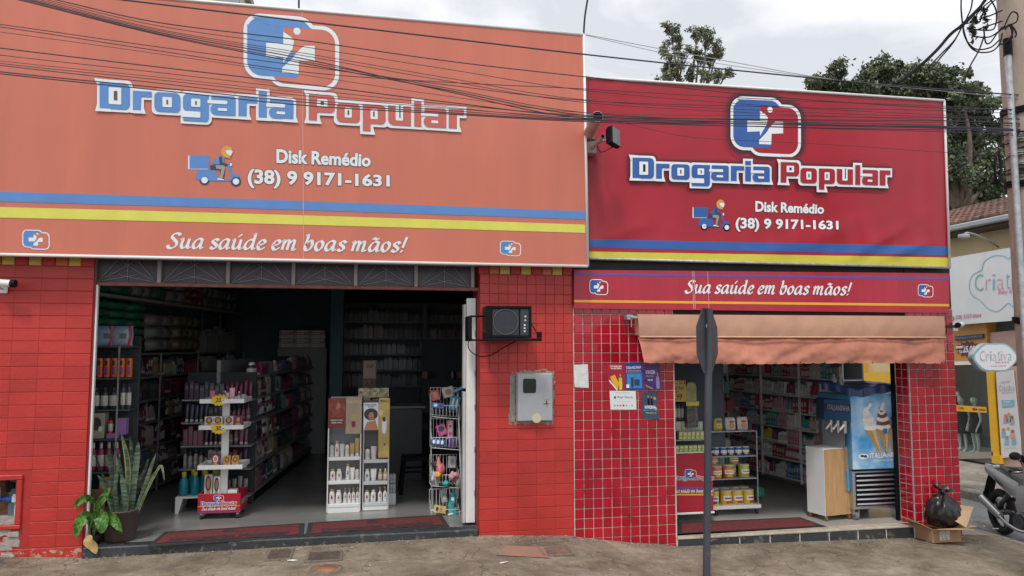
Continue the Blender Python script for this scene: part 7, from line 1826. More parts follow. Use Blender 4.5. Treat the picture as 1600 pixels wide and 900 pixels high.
for i, (px, w_, h_, c, lab) in enumerate(((1111, .08, .13, (.45,.42,.06), 'yellow-green bag at the left on top of the can shelves'), (1126, .115, .15, (.50,.40,.08), 'yellow and green bag on top of the can shelves'), (1146, .125, .14, (.60,.57,.54), 'white bag with red emblem, left of the pair on the can shelves'), (1165, .13, .145, (.60,.57,.53), 'white bag with red emblem, right of the pair on the can shelves'))):
    b = MB(); T = Matrix.Translation((kx(px), YK+.05, kz(673)+.002)) @ Matrix.Rotation(rad(-8), 4, 'X')
    mb2 = mat('bag_yellow' if i < 2 else 'bag_white', c, .5, var=.12, scale=8, bump=.3, bscale=30)
    for s_ in (-1, 1): b.grid(lambda u, v: T @ Vector(((u-.5)*w_*(1-.12*abs(2*v-1)**3), s_*.03*(max(0, (1-(2*u-1)**2)*(1-(2*v-1)**4)))**.5, v*h_)), 8, 8, mb2)
    f = lambda u, v, k=0.0: T @ Vector(((u-.5)*w_, -.033-k, (1-v)*h_))
    disc(b, .5, .36, .26, .10, f, 0, CR if i > 1 else CB); disc(b, .5, .66, .28, .19, f, 0, COr if i > 1 else CY); disc(b, .5, .66, .15, .10, f, .001, M_CARDIN)
    b.build('food_bag', None, label=lab, cat='bag', group='bags on the can shelves')
b = MB(); q = PG(1195, 790, FR); b.bbox((q.x-.05, q.y+.1, FR+.08), (q.x+.06, q.y+.2, FR+.19), mat('green_basket', (.03,.25,.14), .4, var=.3, scale=18), .01); b.build('green_basket', None, label='green plastic basket beside the foot of the can shelves', cat='basket')

# right product shelving and back shelving
rsf = thing('side_shelving', 'tall white shelving crammed with toiletries on the right of the corner shop', 'shelving')
A_ = PG(1204, 746, FR+.1); B_ = PG(1262, 760, FR+.1); B_ = A_ + (B_-A_).normalized()*1.0 if (B_-A_).length < .3 else B_
dv = Vector((5.62-5.35, 8.35-10.4, 0)).normalized(); A_ = Vector((5.32, 10.4, 0)); LEN = 2.35
no = Vector((dv.y, -dv.x, 0)); no = no if no.x < 0 else -no
rz_ = math.atan2(dv.y, dv.x)
def sp2(s, o, z): return A_ + dv*s + no*o + Vector((0,0,z))
def sbx(b, s0, s1, o0, o1, z0, z1, m):
    vs = [sp2(s, o, z) for z in (z0, z1) for (s, o) in ((s0,o0),(s1,o0),(s1,o1),(s0,o1))]
    b.add(vs, [(3,2,1,0), (4,5,6,7), (0,1,5,4), (1,2,6,5), (2,3,7,6), (3,0,4,7)], m)
SZ = [FR+.14, .42, .62, .83, 1.04, 1.26, 1.50, 1.74]
b = MB(); sbx(b, 0, LEN, -.32, -.30, FR, 2.1, mat('pale_backing', (.42,.42,.42), .6, var=.08)); b.build('back_panel', rsf)
for z in SZ:
    b = MB(); sbx(b, 0, LEN, -.29, 0, z-.016, z, M_WHITE); b.build('shelf_board', rsf)
for s in (0, .78, 1.56, LEN-.02):
    b = MB(); sbx(b, s, s+.02, -.02, .006, FR+.1, 2.0, M_WHITE); b.build('upright', rsf)
for s in (.1, LEN-.15):
    b = MB(); sbx(b, s, s+.07, -.1, -.02, FR, FR+.123, M_DARK); b.build('foot', rsf)
PAL2 = [(.75,.71,.68), (.68,.34,.36), (.60,.10,.14), (.10,.22,.42), (.06,.36,.36), (.68,.50,.12), (.66,.24,.34), (.26,.32,.44), (.80,.78,.77), (.22,.08,.16), (.50,.55,.60), (.42,.06,.08), (.80,.78,.76)]
for _a, _b in zip(PAL2, ('whitish','pink','red','blue','teal','yellow','rose','grey-blue','white','plum','light grey','dark red','white')): CN[_a] = _b
for i, z in enumerate(SZ):
    prow(rs, sp2(.02, -.06, z+.001), dv, LEN-.05, rz_ + PI/2 + PI/2 if False else math.atan2(no.y, no.x) + PI/2, .195, .05, .07, ['box','tube','bottle','box','slim'], PAL2, '%(k)s, %(n)s from the back on the corner shop side shelving, ' + ('lowest shelf', 'second shelf', 'third shelf', 'fourth shelf', 'fifth shelf', 'sixth shelf', 'seventh shelf', 'top shelf')[i], 'products on the side shelving')
bsf = thing('back_shelving', 'dim shelving of toiletries along the back of the corner shop', 'shelving')
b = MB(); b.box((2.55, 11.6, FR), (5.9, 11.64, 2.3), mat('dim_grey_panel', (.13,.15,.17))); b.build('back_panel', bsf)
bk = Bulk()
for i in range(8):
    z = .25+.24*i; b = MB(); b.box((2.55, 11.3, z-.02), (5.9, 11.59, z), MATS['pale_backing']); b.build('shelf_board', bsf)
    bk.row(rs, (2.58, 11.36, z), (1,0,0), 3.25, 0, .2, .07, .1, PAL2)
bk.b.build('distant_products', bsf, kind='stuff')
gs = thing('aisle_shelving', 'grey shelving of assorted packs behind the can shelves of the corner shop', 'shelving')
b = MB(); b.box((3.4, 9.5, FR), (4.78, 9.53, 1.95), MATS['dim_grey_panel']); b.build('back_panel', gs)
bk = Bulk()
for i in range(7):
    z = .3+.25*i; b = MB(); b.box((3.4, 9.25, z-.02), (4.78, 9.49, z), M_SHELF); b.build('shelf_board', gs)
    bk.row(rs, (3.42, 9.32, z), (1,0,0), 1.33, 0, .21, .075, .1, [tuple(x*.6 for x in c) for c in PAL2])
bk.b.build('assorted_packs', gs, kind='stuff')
# white and plywood cabinet
wc_ = thing('rolling_cabinet', 'white cabinet with a plywood front standing on small castors in the second doorway', 'cabinet')
ca, cb_, cc_ = PG(1262, 804, FR+.02), PG(1290, 812, FR+.02), PG(1330, 808, FR+.02)
zt_ = PY(1300, 697, 7.45).z - .01
b = MB()
def prism(b, pts, z0, z1, ms):
    n_ = len(pts); vs = [(p.x, p.y, z0) for p in pts] + [(p.x, p.y, z1) for p in pts]
    b.add(vs, [tuple(range(n_-1,-1,-1)), tuple(range(n_, 2*n_))], ms[0])
    for i in range(n_): b.add([vs[i], vs[(i+1)%n_], vs[n_+(i+1)%n_], vs[n_+i]], [(0,1,2,3)], ms[min(1, 0)])
cd_ = ca + (cc_ - cb_)
prism(b, [ca, cb_, cc_, cd_], FR+.055, zt_, [M_WHITE]); b.build('body', wc_)
b = MB(); u_ = (cc_-cb_).normalized(); nn_ = Vector((u_.y, -u_.x, 0)); prism(b, [cb_ + nn_*.003 + u_*.006, cb_ + nn_*.012 + u_*.006, cc_ + nn_*.012 - u_*.006, cc_ + nn_*.003 - u_*.006], FR+.06, zt_-.008, [M_WOOD]); b.build('plywood_front', wc_)
for p in (ca, cb_, cc_):
    p = p.lerp((ca+cc_)/2, .12); b = MB(); b.cyl((p.x-.012, p.y, FR+.022), (p.x+.012, p.y, FR+.022), .022, .022, mat('amber_castor', (.25,.12,.03), .4), 10); b.bbox((p.x-.01, p.y-.01, FR+.03), (p.x+.01, p.y+.01, FR+.054), M_GALV, .002); b.build('castor', wc_)

# soft-serve machine
mc = thing('ice_cream_machine', 'soft-serve ice cream machine on castors with a blue cone poster beside the corner column', 'ice cream machine')
YM = 7.30
ma, mb3 = PY(1334, 790, YM), PY(1412, 790, YM)
mx0, mx1 = ma.x, 5.86
def mz(py, px=1365): return PY(px, py, YM).z
b = MB(); b.bbox((mx0, YM, mz(795)), (mx1, YM+.62, mz(735)-.001), M_STEEL, .006); b.box((mx0+.03, YM-.003, mz(790)), (mx1-.01, YM+.01, mz(738)), M_BLACK); b.build('base', mc)
for i in range(7):
    z = lp(mz(787), mz(743), i/6); b = MB(); b.bbox((mx0+.035, YM-.02, z-.009), (mx1-.012, YM-.0035, z+.010), M_STEEL, .003, Matrix.Translation((0,YM,z)) @ Matrix.Rotation(rad(-14), 4, 'X') @ Matrix.Translation((0,-YM,-z))); b.build('louvre', mc)
MBU = mat('sky_blue_panel', (.10,.33,.55), .35, var=.06)
b = MB(); b.bbox((mx0-.03, YM+.05, FR+.30), (mx0-.002, YM+.5, mz(735)), MBU, .004); b.bbox((mx0, YM+.02, mz(734)), (mx1, YM+.6, mz(617)), MBU, .006); b.build('body', mc)
# poster panel with sky gradient print and cones
pq = [(1328, 619), (1397, 615), (1403, 731), (1333.5, 733.5)]
YP2 = YM - .03
def pf(u, v, k=0.0):
    tl, tr_, br_, bl_ = [Vector(q) for q in pq]; p_ = (tl*(1-u)+tr_*u)*(1-v)+(bl_*(1-u)+br_*u)*v; q = PY(p_.x, p_.y, YP2); return (q.x, YP2-k, q.z)
def sky_print():
    m = bpy.data.materials.new('sky_blue_cloud_print'); m.use_nodes = True; n = m.node_tree.nodes; l = m.node_tree.links; b = n['Principled BSDF']; b.inputs['Roughness'].default_value = .3
    tx = n.new('ShaderNodeTexCoord'); nz = n.new('ShaderNodeTexNoise'); nz.inputs['Scale'].default_value = 3.0; nz.inputs['Detail'].default_value = 4; r = n.new('ShaderNodeValToRGB')
    r.color_ramp.elements[0].position = .38; r.color_ramp.elements[0].color = (.05,.28,.58,1); r.color_ramp.elements[1].position = .68; r.color_ramp.elements[1].color = (.50,.72,.85,1)
    l.new(tx.outputs['Object'], nz.inputs['Vector']); l.new(nz.outputs['Fac'], r.inputs['Fac']); l.new(r.outputs['Color'], b.inputs['Base Color']); return m
b = MB(); p = [Vector(pf(u, v)) for u, v in ((0,0),(1.3,0),(1.3,1),(0,1))]
b.add([*p, *[q + Vector((0,.02,0)) for q in p]], [(3,2,1,0), (4,5,6,7), (0,1,5,4), (1,2,6,5), (2,3,7,6), (3,0,4,7)], sky_print()); b.build('poster_panel', mc)
b = MB(); f = lambda u, v, k=0.0: pf(u, v, .002+k)
MW = mat('cone_wafer_print', (.38,.24,.09), .45, var=.25, scale=60); MCh = mat('chocolate_print', (.16,.08,.05), .45, var=.3, scale=30); MCr = mat('cream_print', (.78,.76,.72), .45, var=.08, scale=20); MW2 = mat('cone_wafer_light_print', (.55,.40,.20), .45, var=.2, scale=60)
def cone(cx, tip, m1, m2, k, lean, s=1.0):
    poly(b, [(cx-.13*s, .47), (cx+.14*s, .44), (tip+.03, .80), (tip-.02, .80)], f, k, MW); poly(b, [(cx+.02*s, .47), (cx+.10*s, .46), (tip+.015, .78), (tip, .79)], f, k+.0003, MW2)
    for j, (y, w_, m_) in enumerate(((.44,.155,m1), (.38,.15,m2), (.33,.13,m1), (.28,.105,m2), (.235,.075,m1), (.20,.045,m2))): disc(b, cx+lean*(j*.012), y, w_*s, .042, f, k+.0006+.0003*j, m_)
    poly(b, [(cx-.05*s+lean*.06, .21), (cx+.03*s+lean*.06, .22), (cx+.04*s, .15), (cx+.015*s, .12), (cx+.07*s, .145), (cx+.05*s, .118), (cx-.0*s, .11), (cx-.04*s, .15)], f, k+.0026, m1)
cone(.43, .62, MCr, mat('cream_shade_print', (.66,.65,.64), .45, var=.1), 0, -1.8, 1.05); cone(1.0, .89, MCh, mat('chocolate_light_print', (.28,.16,.10), .45, var=.2), .0, .6, 1.05); cone(.72, .76, MCr, MCh, .004, -.6, 1.05)
rect(b, .70, .46, .79, .53, f, .008, mat('blue_badge', (.03,.18,.48), .4))
disc(b, .24, .828, .115, .036, f, 0, M_WHITE2); disc(b, .21, .822, .045, .017, f, .0005, M_NAVY); disc(b, .28, .828, .04, .02, f, .0005, M_NAVY)
put_text(b, 'ITALIANINHA', ((.38,.785),(1.17,.78),(1.17,.85),(.38,.857)), f, .0, M_NAVY, .03, grow=.03); put_text(b, 'ITALIANINHA', ((.38,.785),(1.17,.78),(1.17,.85),(.38,.857)), f, .0008, M_WHITE2, .025); put_text(b, 'SORVETES E MASSAS', ((.45,.885),(1.05,.88),(1.05,.90),(.45,.905)), f, 0, M_WHITE2, .0); b.build('print', mc)
# draped tarpaulin on top, side head with taps
M_TARP = mat('dark_blue_tarpaulin', (.02,.045,.14), .35, var=.3, scale=10, bump=.4, bscale=14)
b = MB(); a_, b_, c_2 = PY(1283, 610, 7.55), PY(1330, 620, YP2-.02), PY(1402, 616, YP2-.02)
def tarp(u, v):
    base = a_.lerp(b_, u/.42) if u < .42 else b_.lerp(c_2, (u-.42)/.58)
    up_ = .085*min(1, v*2.2); bk = max(0, v-.45)*1.0
    return (base.x + .1*bk, base.y - .012*math.sin(u*38) * (1-v) - .008*math.sin(u*17+2) + bk + .02*v, base.z + .02 + up_ + .008*math.sin(u*29+v*5) + (-.010 if v < .1 else 0) + .015*math.sin(u*9))
b.grid(tarp, 60, 12, M_TARP); b.build('tarpaulin', mc)
hd_a, hd_b = PY(1287, 620, 7.52), PY(1329, 628, 7.22)
b = MB(); hz0, hz1 = PY(1329, 660, 7.22).z, hd_b.z + .01
u_ = Vector((hd_b.x-hd_a.x, hd_b.y-hd_a.y, 0)); 
prism(b, [Vector((hd_a.x, hd_a.y, 0)), Vector((hd_b.x, hd_b.y, 0)), Vector((hd_b.x+.1, hd_b.y+.3, 0)), Vector((hd_a.x+.1, hd_a.y+.3, 0))], hz0, hz1, [mat('deep_blue_panel', (.03,.10,.20), .4, var=.1)]); b.build('head', mc)
b = MB(); prism(b, [Vector((hd_a.x+.05, hd_a.y+.12, 0)), Vector((hd_b.x, hd_b.y+.12, 0)), Vector((hd_b.x+.1, hd_b.y+.3, 0)), Vector((hd_a.x+.12, hd_a.y+.3, 0))], FR+.3, hz0-.001, [mat('dull_steel', (.35,.36,.38), .4, metal=.4, var=.15)]); b.build('front_panel', mc)
b = MB(); un = u_.normalized(); nf = Vector((-un.y*-1, -un.x, 0)); nf = Vector((un.y, -un.x, 0))
def hf(u, v, k=0.0): p_ = Vector((hd_a.x, hd_a.y, 0)).lerp(Vector((hd_b.x, hd_b.y, 0)), u) + nf*(.002+k); return (p_.x, p_.y, lp(hz1, hz0, v))
rect(b, .0, .18, 1, .55, hf, 0, M_NAVY); put_text(b, 'ITALIANINHA', ((.14,.22),(.96,.22),(.96,.50),(.14,.50)), hf, .0008, mat('dull_white_print', (.30,.32,.36), .5), .02); b.build('head_print', mc)
for i in range(3):
    p_ = Vector((hd_a.x, hd_a.y, 0)).lerp(Vector((hd_b.x, hd_b.y, 0)), .3+.25*i) + nf*.02; b = MB(); b.cyl((p_.x, p_.y, hz0-.12), (p_.x, p_.y, hz0+.01), .02, .024, M_STEEL, 10); b.cyl((p_.x, p_.y, hz0-.02), (p_.x+nf.x*.09, p_.y+nf.y*.09, hz0-.08), .012, .010, M_WHITE, 8); b.build('tap', mc)
for x in (mx0+.05, mx1-.06):
    b = MB(); b.cyl((x-.018, YM+.05, FR+.045), (x+.018, YM+.05, FR+.045), .045, .045, mat('grey_castor', (.20,.20,.20), .6, var=.1), 16); b.bbox((x-.03, YM+.02, FR+.05), (x-.022, YM+.08, mz(795)), M_GALV, .002); b.bbox((x+.022, YM+.02, FR+.05), (x+.03, YM+.08, mz(795)), M_GALV, .002); b.build('castor', mc)
b = MB(); b.box((5.645, 7.214, FR), (5.668, 7.262, 1.95), M_BLACK); b.build('door_seal', None, label='black door edge strip between the ice cream machine and the corner column', cat='door edge')
for i, (px, c) in enumerate(((1303, (.55,.55,.56)), (1314, (.55,.56,.57)))): inst('bottle', ME['bottle'], None, (PY(px, 600, 7.7).x, 7.7, PY(px, 608, 7.7).z), (0,0,0), (.06,.06,.17), c, ('tall whitish bottle above the machine head, the left of two', 'tall whitish bottle above the machine head, the right of two')[i], 'bottle')

# ================================================================== RUBBISH AT THE CORNER
gzc = gz(5.6, 6.6)
A1 = PG(1448, 851, gzc); 
bx_ = thing('cardboard_box', 'flattened open cardboard box lying under the black rubbish bag', 'cardboard box')
X0, X1, Y1_, Y2_ = PG(1450, 848, gzc).x, PG(1515, 850, gzc).x, PG(1450, 850, gzc).y, PG(1450, 850, gzc).y+.32
zb_ = gz(5.55, Y1_)+.002; zt_ = PY(1480, 826, Y1_).z
b = MB(); b.bbox((X0+.02, Y1_, zb_), (X1-.02, Y1_+.006, zt_), M_CARD, .001); b.bbox((X0+.02, Y2_, zb_), (X1-.02, Y2_+.006, zt_), M_CARD, .001); b.bbox((X0+.02, Y1_+.007, zb_), (X0+.026, Y2_-.001, zt_), M_CARD, .001); b.bbox((X1-.026, Y1_+.007, zb_), (X1-.02, Y2_-.001, zt_), M_CARD, .001); b.box((X0+.027, Y1_+.007, zb_), (X1-.027, Y2_-.001, zb_+.006), M_CARD); b.build('body', bx_)
b = MB(); rect(b, X0+.1, -(zt_-.02), X0+.22, -(zb_+.02), lambda u, v, k=0: (u, Y1_-.002, -v), 0, mat('paper_label', (.5,.48,.44), .6, var=.5, scale=60)); b.build('label', bx_)
def flap(par, pts, m=M_CARDIN):
    p = [Vector(q) for q in pts]; n_ = (p[1]-p[0]).cross(p[-1]-p[0]).normalized()*.004; k = len(p); b = MB()
    b.add([*p, *[q + n_ for q in p]], [tuple(range(k)), tuple(range(2*k-1, k-1, -1))] + [(i, (i+1)%k, k+(i+1)%k, k+i) for i in range(k)], m); b.build('flap', par)
flap(bx_, [(X0+.02, Y1_, zt_), (X1-.02, Y1_, zt_), (X1+.02, Y1_-.13, zt_+.015), (X0-.01, Y1_-.12, zt_+.03)]); flap(bx_, [(X1-.02, Y1_, zt_), (X1-.02, Y2_, zt_), (X1+.14, Y2_, zt_+.03), (X1+.15, Y1_-.02, zt_+.01)]); flap(bx_, [(X0+.02, Y1_, zt_), (X0+.02, Y2_, zt_), (X0-.09, Y2_, zt_+.07), (X0-.08, Y1_, zt_+.045)])
flap(bx_, [(X0+.02, Y2_, zt_), (X1-.02, Y2_, zt_), (X1-.02, Y2_+.08, zt_+.12), (X0+.04, Y2_+.08, zt_+.1)])
by_ = thing('cardboard_box', 'torn carton leaning behind the rubbish bag with its flap pointing at the street', 'cardboard box')
q = Vector((X1-.03, Y1_+.2, zt_+.01))
b = MB(); T = Matrix.Translation(q) @ Matrix.Rotation(rad(28), 4, 'Z') @ Matrix.Rotation(rad(-14), 4, 'Y'); b.bbox((-.15, -.07, .0), (.13, -.064, .16), M_CARD, .001, T); b.bbox((-.15, .12, 0), (.13, .126, .19), M_CARD, .001, T); b.bbox((.124, -.063, 0), (.13, .119, .15), M_CARD, .001, T); b.box((-.15,-.063,0), (.123,.119,.005), M_CARD, T); put_text(b, 'CAIXA', ((.0,-.085),(.11,-.085),(.11,-.03),(.0,-.03)), lambda u, v, k=0: T @ Vector((u, -.0715, -v)), 0, M_BLACK, .03); b.build('body', by_)
flap(by_, [T @ Vector(v) for v in ((-.15,-.07,.16), (.13,-.07,.16), (.20,-.22,.13), (-.10,-.24,.03))]); flap(by_, [T @ Vector(v) for v in ((-.1,.12,.19), (.13,.12,.19), (.15,.2,.28), (-.08,.2,.29))])
bg_ = thing('rubbish_bag', 'full black rubbish bag with a knotted top resting on the cardboard boxes', 'rubbish bag')
bc = PY(1474, 800, Y1_+.17); rb = .185
MBAG = mat('black_bin_bag', (.012,.012,.014), .28, var=.3, scale=8, bump=.5, bscale=16)
b = MB()
def bagf(u, v):
    a, t = 2*PI*u, PI*v; r_ = rb*(1 + .05*math.sin(3*a+1) + .03*math.sin(7*a+4*t) + .045*math.sin(a*9+t*3)*math.exp(-t*1.0) + .02*math.sin(13*a-2*t))
    z = r_*math.cos(t)*.9; z = max(z, -rb*.74)
    if t < .55: z += .07*(1 - t/.55)**1.5; r_ *= (t/.55)**.4*1.0 if t > 0 else 0
    return (bc.x + r_*math.sin(t)*math.cos(a)*1.0, bc.y + r_*math.sin(t)*math.sin(a)*.9, bc.z - .01 + z)
b.grid(bagf, 64, 40, MBAG); b.build('body', bg_)
b = MB(); zt2 = bc.z + rb*.9 + .03
b.lathe([(.035, zt2-.02), (.02, zt2), (.03, zt2+.015), (.018, zt2+.03)], MBAG, 12, (bc.x, bc.y, 0))
for (a, l_, h_) in ((2.6, .09, .07), (1.9, .05, .10), (.2, .12, .02), (.7, .09, .05), (4.4, .08, .0)):
    d = Vector((math.cos(a), math.sin(a)*.6, 0)); p0 = Vector((bc.x, bc.y, zt2+.01)); s_ = Vector((-d.y, d.x, .2)).normalized()*.026
    b.grid(lambda u, v: p0 + d*(l_*u) + Vector((0,0,h_*u + .012*math.sin(v*7+u*6))) + s_*((v-.5)*2*(.4+u*1.1)), 6, 6, MBAG)
b.build('knot', bg_)

# ================================================================== ACROSS THE SIDE STREET
M_CREAM = mat('cream_render', (.62,.50,.30), .9, var=.10, scale=1.3, bump=.1)
cb = thing('clothes_shop_building', 'cream building with a clay tile roof across the side street', 'building')
b = MB(); b.box((SX+.35, 6.0, -.6), (SX+.6, 9.75, 4.1), M_CREAM); b.box((SX+.35, 9.75, 2.3), (SX+.6, 15, 4.1), M_CREAM); b.box((SX+.35, 12.9, -.6), (SX+.6, 15, 2.3), M_CREAM)
b.box((SX+.36, 6.0, 4.1), (SX+8, 6.2, 4.3), M_CREAM); b.box((SX+.61, 14.8, -.6), (SX+8, 15, 4.1), M_CREAM)
b.box((SX+1.2, 9.0, -.6), (SX+1.3, 13.5, 3), M_GREYP); b.box((SX+.6, 9.0, 2.4), (SX+1.19, 13.5, 2.5), M_WHITE); b.box((SX+.6, 9.0, -.6), (SX+2.2, 13.5, -.14), M_FLOOR); b.build('wall', cb)  # window lining: back wall set closer, ceiling white, to brighten the mannequins
M_CLAY = worn('clay_roof_tile', (.17,.085,.062), (.05,.042,.038), thr=.47, soft=.15, scale=7, rough=.9, bump=.4, fade=.4)
b = MB(); rq = random.Random(8)
ez0 = 4.10
y = 5.6
while y < 15.4:
    for r_ in range(9):
        x = SX-.1 + .33*r_; z = ez0 + .105*r_ + .02*(r_ % 1)
        n_ = 5; vs = []
        for (xx, zz, rr_) in ((x, z+.015, .075), (x+.38, z+.12+.0, .062)):
            for i in range(n_+1): t = PI*i/n_; vs.append((xx, y + rr_*math.cos(t) + rq.uniform(-.003,.003), zz + rr_*.75*math.sin(t)))
        b.add(vs, [(i, i+1, n_+2+i, n_+1+i) for i in range(n_)] + [tuple(range(n_+1))], M_CLAY, False)
    y += .165
b.box((SX-.05, 5.5, ez0-.04), (SX+.0, 15.4, ez0-.0), M_CLAY)
vs = [(SX-.1, 5.5, ez0-.02), (SX+2.9, 5.5, ez0+.93), (SX+2.9, 15.4, ez0+.93), (SX-.1, 15.4, ez0-.02)]; b.add(vs, [(0,1,2,3)], M_CLAY)
b.build('roof', cb, kind='stuff')
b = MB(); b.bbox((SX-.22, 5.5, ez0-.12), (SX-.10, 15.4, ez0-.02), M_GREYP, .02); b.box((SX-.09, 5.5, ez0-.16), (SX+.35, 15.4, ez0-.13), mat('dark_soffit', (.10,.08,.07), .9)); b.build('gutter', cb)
def xm(X_): 
    return lambda u, v, k=0.0: (PX(u, v, X_-k).x, PX(u, v, X_-k).y, PX(u, v, X_-k).z)
# big white sign board
XB = SX-.15
sb = thing('shop_sign_board', 'big white sign board with a blue cloud outline reading Criativa across the side street', 'sign board')
p = [PX(*q, XB) for q in ((1470,405.5), (1660,373), (1670,494.5), (1474,509))]
b = MB(); b.add([*p, *[q + Vector((.06,0,0)) for q in p]], [(3,2,1,0), (4,5,6,7), (0,1,5,4), (1,2,6,5), (2,3,7,6), (3,0,4,7)], mat('white_sign_vinyl', (.66,.68,.70), .4, var=.05, scale=2)); b.build('board', sb)
fx = xm(XB-.004)
b = MB(); LB = mat('cyan_line_print', (.22,.48,.62), .4); ck = mat('pink_print', (.60,.18,.32), .4)
pts = []
for (cx, cy, rx, ry, a0, a1) in ((1578,452,62,50,100,262),):
    pass
cl = [(1515,440),(1520,430),(1530,424),(1534,422),(1538,409),(1552,400),(1568,400),(1576,404),(1590,394),(1612,392),(1632,398),(1645,412),(1652,430),(1655,450),(1640,468),(1622,478),(1605,486),(1585,481),(1575,474),(1560,486),(1545,483),(1532,470),(1520,462),(1515,452)]
pp_ = crom([(x, y, 0) for x, y in cl] + [(cl[0][0], cl[0][1], 0)], 5)
vs = []
for i, q in enumerate(pp_):
    d = pp_[min(i+1, len(pp_)-1)] - pp_[max(i-1, 0)]; n_ = Vector((-d.y, d.x, 0)).normalized()*.7
    for g in (q+n_, q-n_): vs.append(fx(g.x, g.y, 0))
b.add(vs, [(2*i, 2*i+1, 2*i+3, 2*i+2) for i in range(len(pp_)-1)], LB); b.build('cloud_outline', sb)
LC = [mat('letter_%s' % n_, c, .4) for n_, c in (('green', (.22,.46,.42)), ('pink', (.62,.26,.38)), ('teal', (.20,.46,.54)), ('rose', (.68,.36,.46)), ('blue', (.20,.40,.58)), ('lilac', (.48,.34,.54)), ('aqua', (.18,.48,.58)), ('magenta', (.52,.16,.36)))]
def criativa(b, f, x0, x1, yb, h, sl, k=.001):
    n_ = [1.25, .8, .42, 1.05, .62, .42, .9, 1.0]; tot_ = sum(n_); x = x0
    for ch, w_, m_ in zip('Criativa', n_, (LC[0], LC[1], LC[2], LC[3], LC[4], LC[1], LC[5], LC[6])):
        ww = w_/tot_*(x1-x0); hh = h if ch in 'C' else (h*.95 if ch in 'it' else h*.68); yb2 = yb + sl*(x-x0)
        put_text(b, ch, ((x+ww*.12, yb2-hh), (x+ww*.88, yb2-hh+sl*ww), (x+ww*.88, yb2+sl*ww), (x+ww*.12, yb2)), f, k, m_, -.012); x += ww
b = MB(); criativa(b, fx, 1521, 1612, 455, 26, -.06); put_text(b, 'Baby & Kids', ((1560,453),(1597,450.5),(1597,459.5),(1560,462)), fx, .001, ck, 0)
put_text(b, '(38) 3337-0664', ((1493,492.5),(1533,489.5),(1533,497.5),(1493,500.5)), fx, .001, ck, .02); disc(b, 1489, 498, 2.3, 4, fx, .001, mat('whatsapp_green', (.04,.38,.18), .4))
b.build('lettering', sb)
# arm lamp
al = thing('arm_lamp', 'small street lamp on a curved arm above the white sign board', 'lamp')
b = MB(); b.tube(crom([PX(1560, 386, SX+.2), PX(1540, 374, SX-.3), PX(1525, 367, SX-.8), PX(1512, 364, SX-1.1), PX(1507, 366, SX-1.2)]), .017, M_GREYP, 8); b.build('arm', al)
b = MB(); q = PX(1506, 369, SX-1.2); b.bbox(q + Vector((-.08,-.05,-.035)), q + Vector((.08,.05,.03)), M_GREYP, .02, None); b.build('lamp_head', al)
# shop front: orange fascia, window, yellow pillar
sf = thing('clothes_shop', 'orange and yellow clothes shop with a dark window full of mannequins', 'shop')
fx2 = xm(SX)
def slab(b, quad, X_, dpt, m):
    p = [PX(*q, X_) for q in quad]; b.add([*p, *[q + Vector((dpt,0,0)) for q in p]], [(3,2,1,0), (4,5,6,7), (0,1,5,4), (1,2,6,5), (2,3,7,6), (3,0,4,7)], m)
M_OR = mat('orange_fascia', (.55,.26,.06), .5, var=.08); M_YP = mat('yellow_painted_pillar', (.72,.40,.02), .5, var=.06)
b = MB(); slab(b, [(1470,503),(1541,500),(1543,565),(1474,569)], SX, .3, M_OR); b.build('fascia', sf)
b = MB(); slab(b, [(1338,582),(1400,582),(1400,612),(1338,612)], SX+.2, .1, mat('yellow_painted_pillar', (.72,.40,.02), .5, var=.06)); slab(b, [(1332,560),(1342,560),(1342,640),(1332,640)], SX+.15, .2, MATS['yellow_painted_pillar']); b.build('yellow_side_panel', sf)
b = MB(); slab(b, [(1492,525.5),(1536,521.5),(1536,528),(1492,532.5)], SX-.03, .03, M_NAVY); put_text(b, 'PREÇO ÚNICO', ((1493,526.6),(1534,523),(1534,527.2),(1493,531)), xm(SX-.034), 0, mat('blue_grey_text', (.25,.32,.45), .5), .02); b.build('price_strip', sf)
b = MB(); st_ = []
for i in range(26):
    r_ = 1 if i % 2 else .72; a = 2*PI*i/26; st_.append((1513 + 20*r_*math.cos(a), 545.5 + 13.5*r_*math.sin(a)))
poly(b, st_, xm(SX-.01), 0, mat('maroon_burst', (.12,.025,.05), .5, var=.1)); poly(b, [(x+2.5, y-6) for x, y in [(1491, 547),(1504,546),(1504,549.5),(1491,550.5)]], xm(SX-.01), .004, M_WHITE2)
put_text(b, '25,00', ((1504,541),(1524,539.5),(1524,551.5),(1504,553)), xm(SX-.01), .004, M_WHITE2, .04); put_text(b, 'R$', ((1499,547),(1503,547),(1503,552),(1499,552)), xm(SX-.01), .004, M_WHITE2, .03); b.build('price_burst', sf)
b = MB(); slab(b, [(1541,580),(1549.5,581),(1560,723),(1550,723.5)], SX-.02, .32, M_YP); slab(b, [(1549,712),(1562,712),(1563,725),(1550,726)], SX-.06, .3, M_YP); b.build('yellow_pillar', sf)
b = MB(); slab(b, [(1470,566),(1541,563.5),(1541,569),(1470,571)], SX-.02, .2, M_WHITE); b.build('window_head', sf)
b = MB(); slab(b, [(1470,571),(1541,569),(1551,706),(1478,708)], SX+.05, .01, M_GLASS); b.build('shop_window', sf)
b = MB(); slab(b, [(1470,708),(1551,706),(1552,716),(1479,718)], SX-.02, .5, mat('window_sill_stone', (.32,.28,.24), .7, var=.1)); b.build('sill', sf)
b = MB(); slab(b, [(1546,640-120),(1585,516),(1592,560),(1549,562)], SX+.05, .1, mat('pink_beige_panel', (.55,.36,.30), .6, var=.08)); slab(b, [(1556,575),(1610,570),(1622,732),(1566,728)], SX+.02, .3, MATS['pink_beige_panel']); b.build('pink_wall_panel', sf)
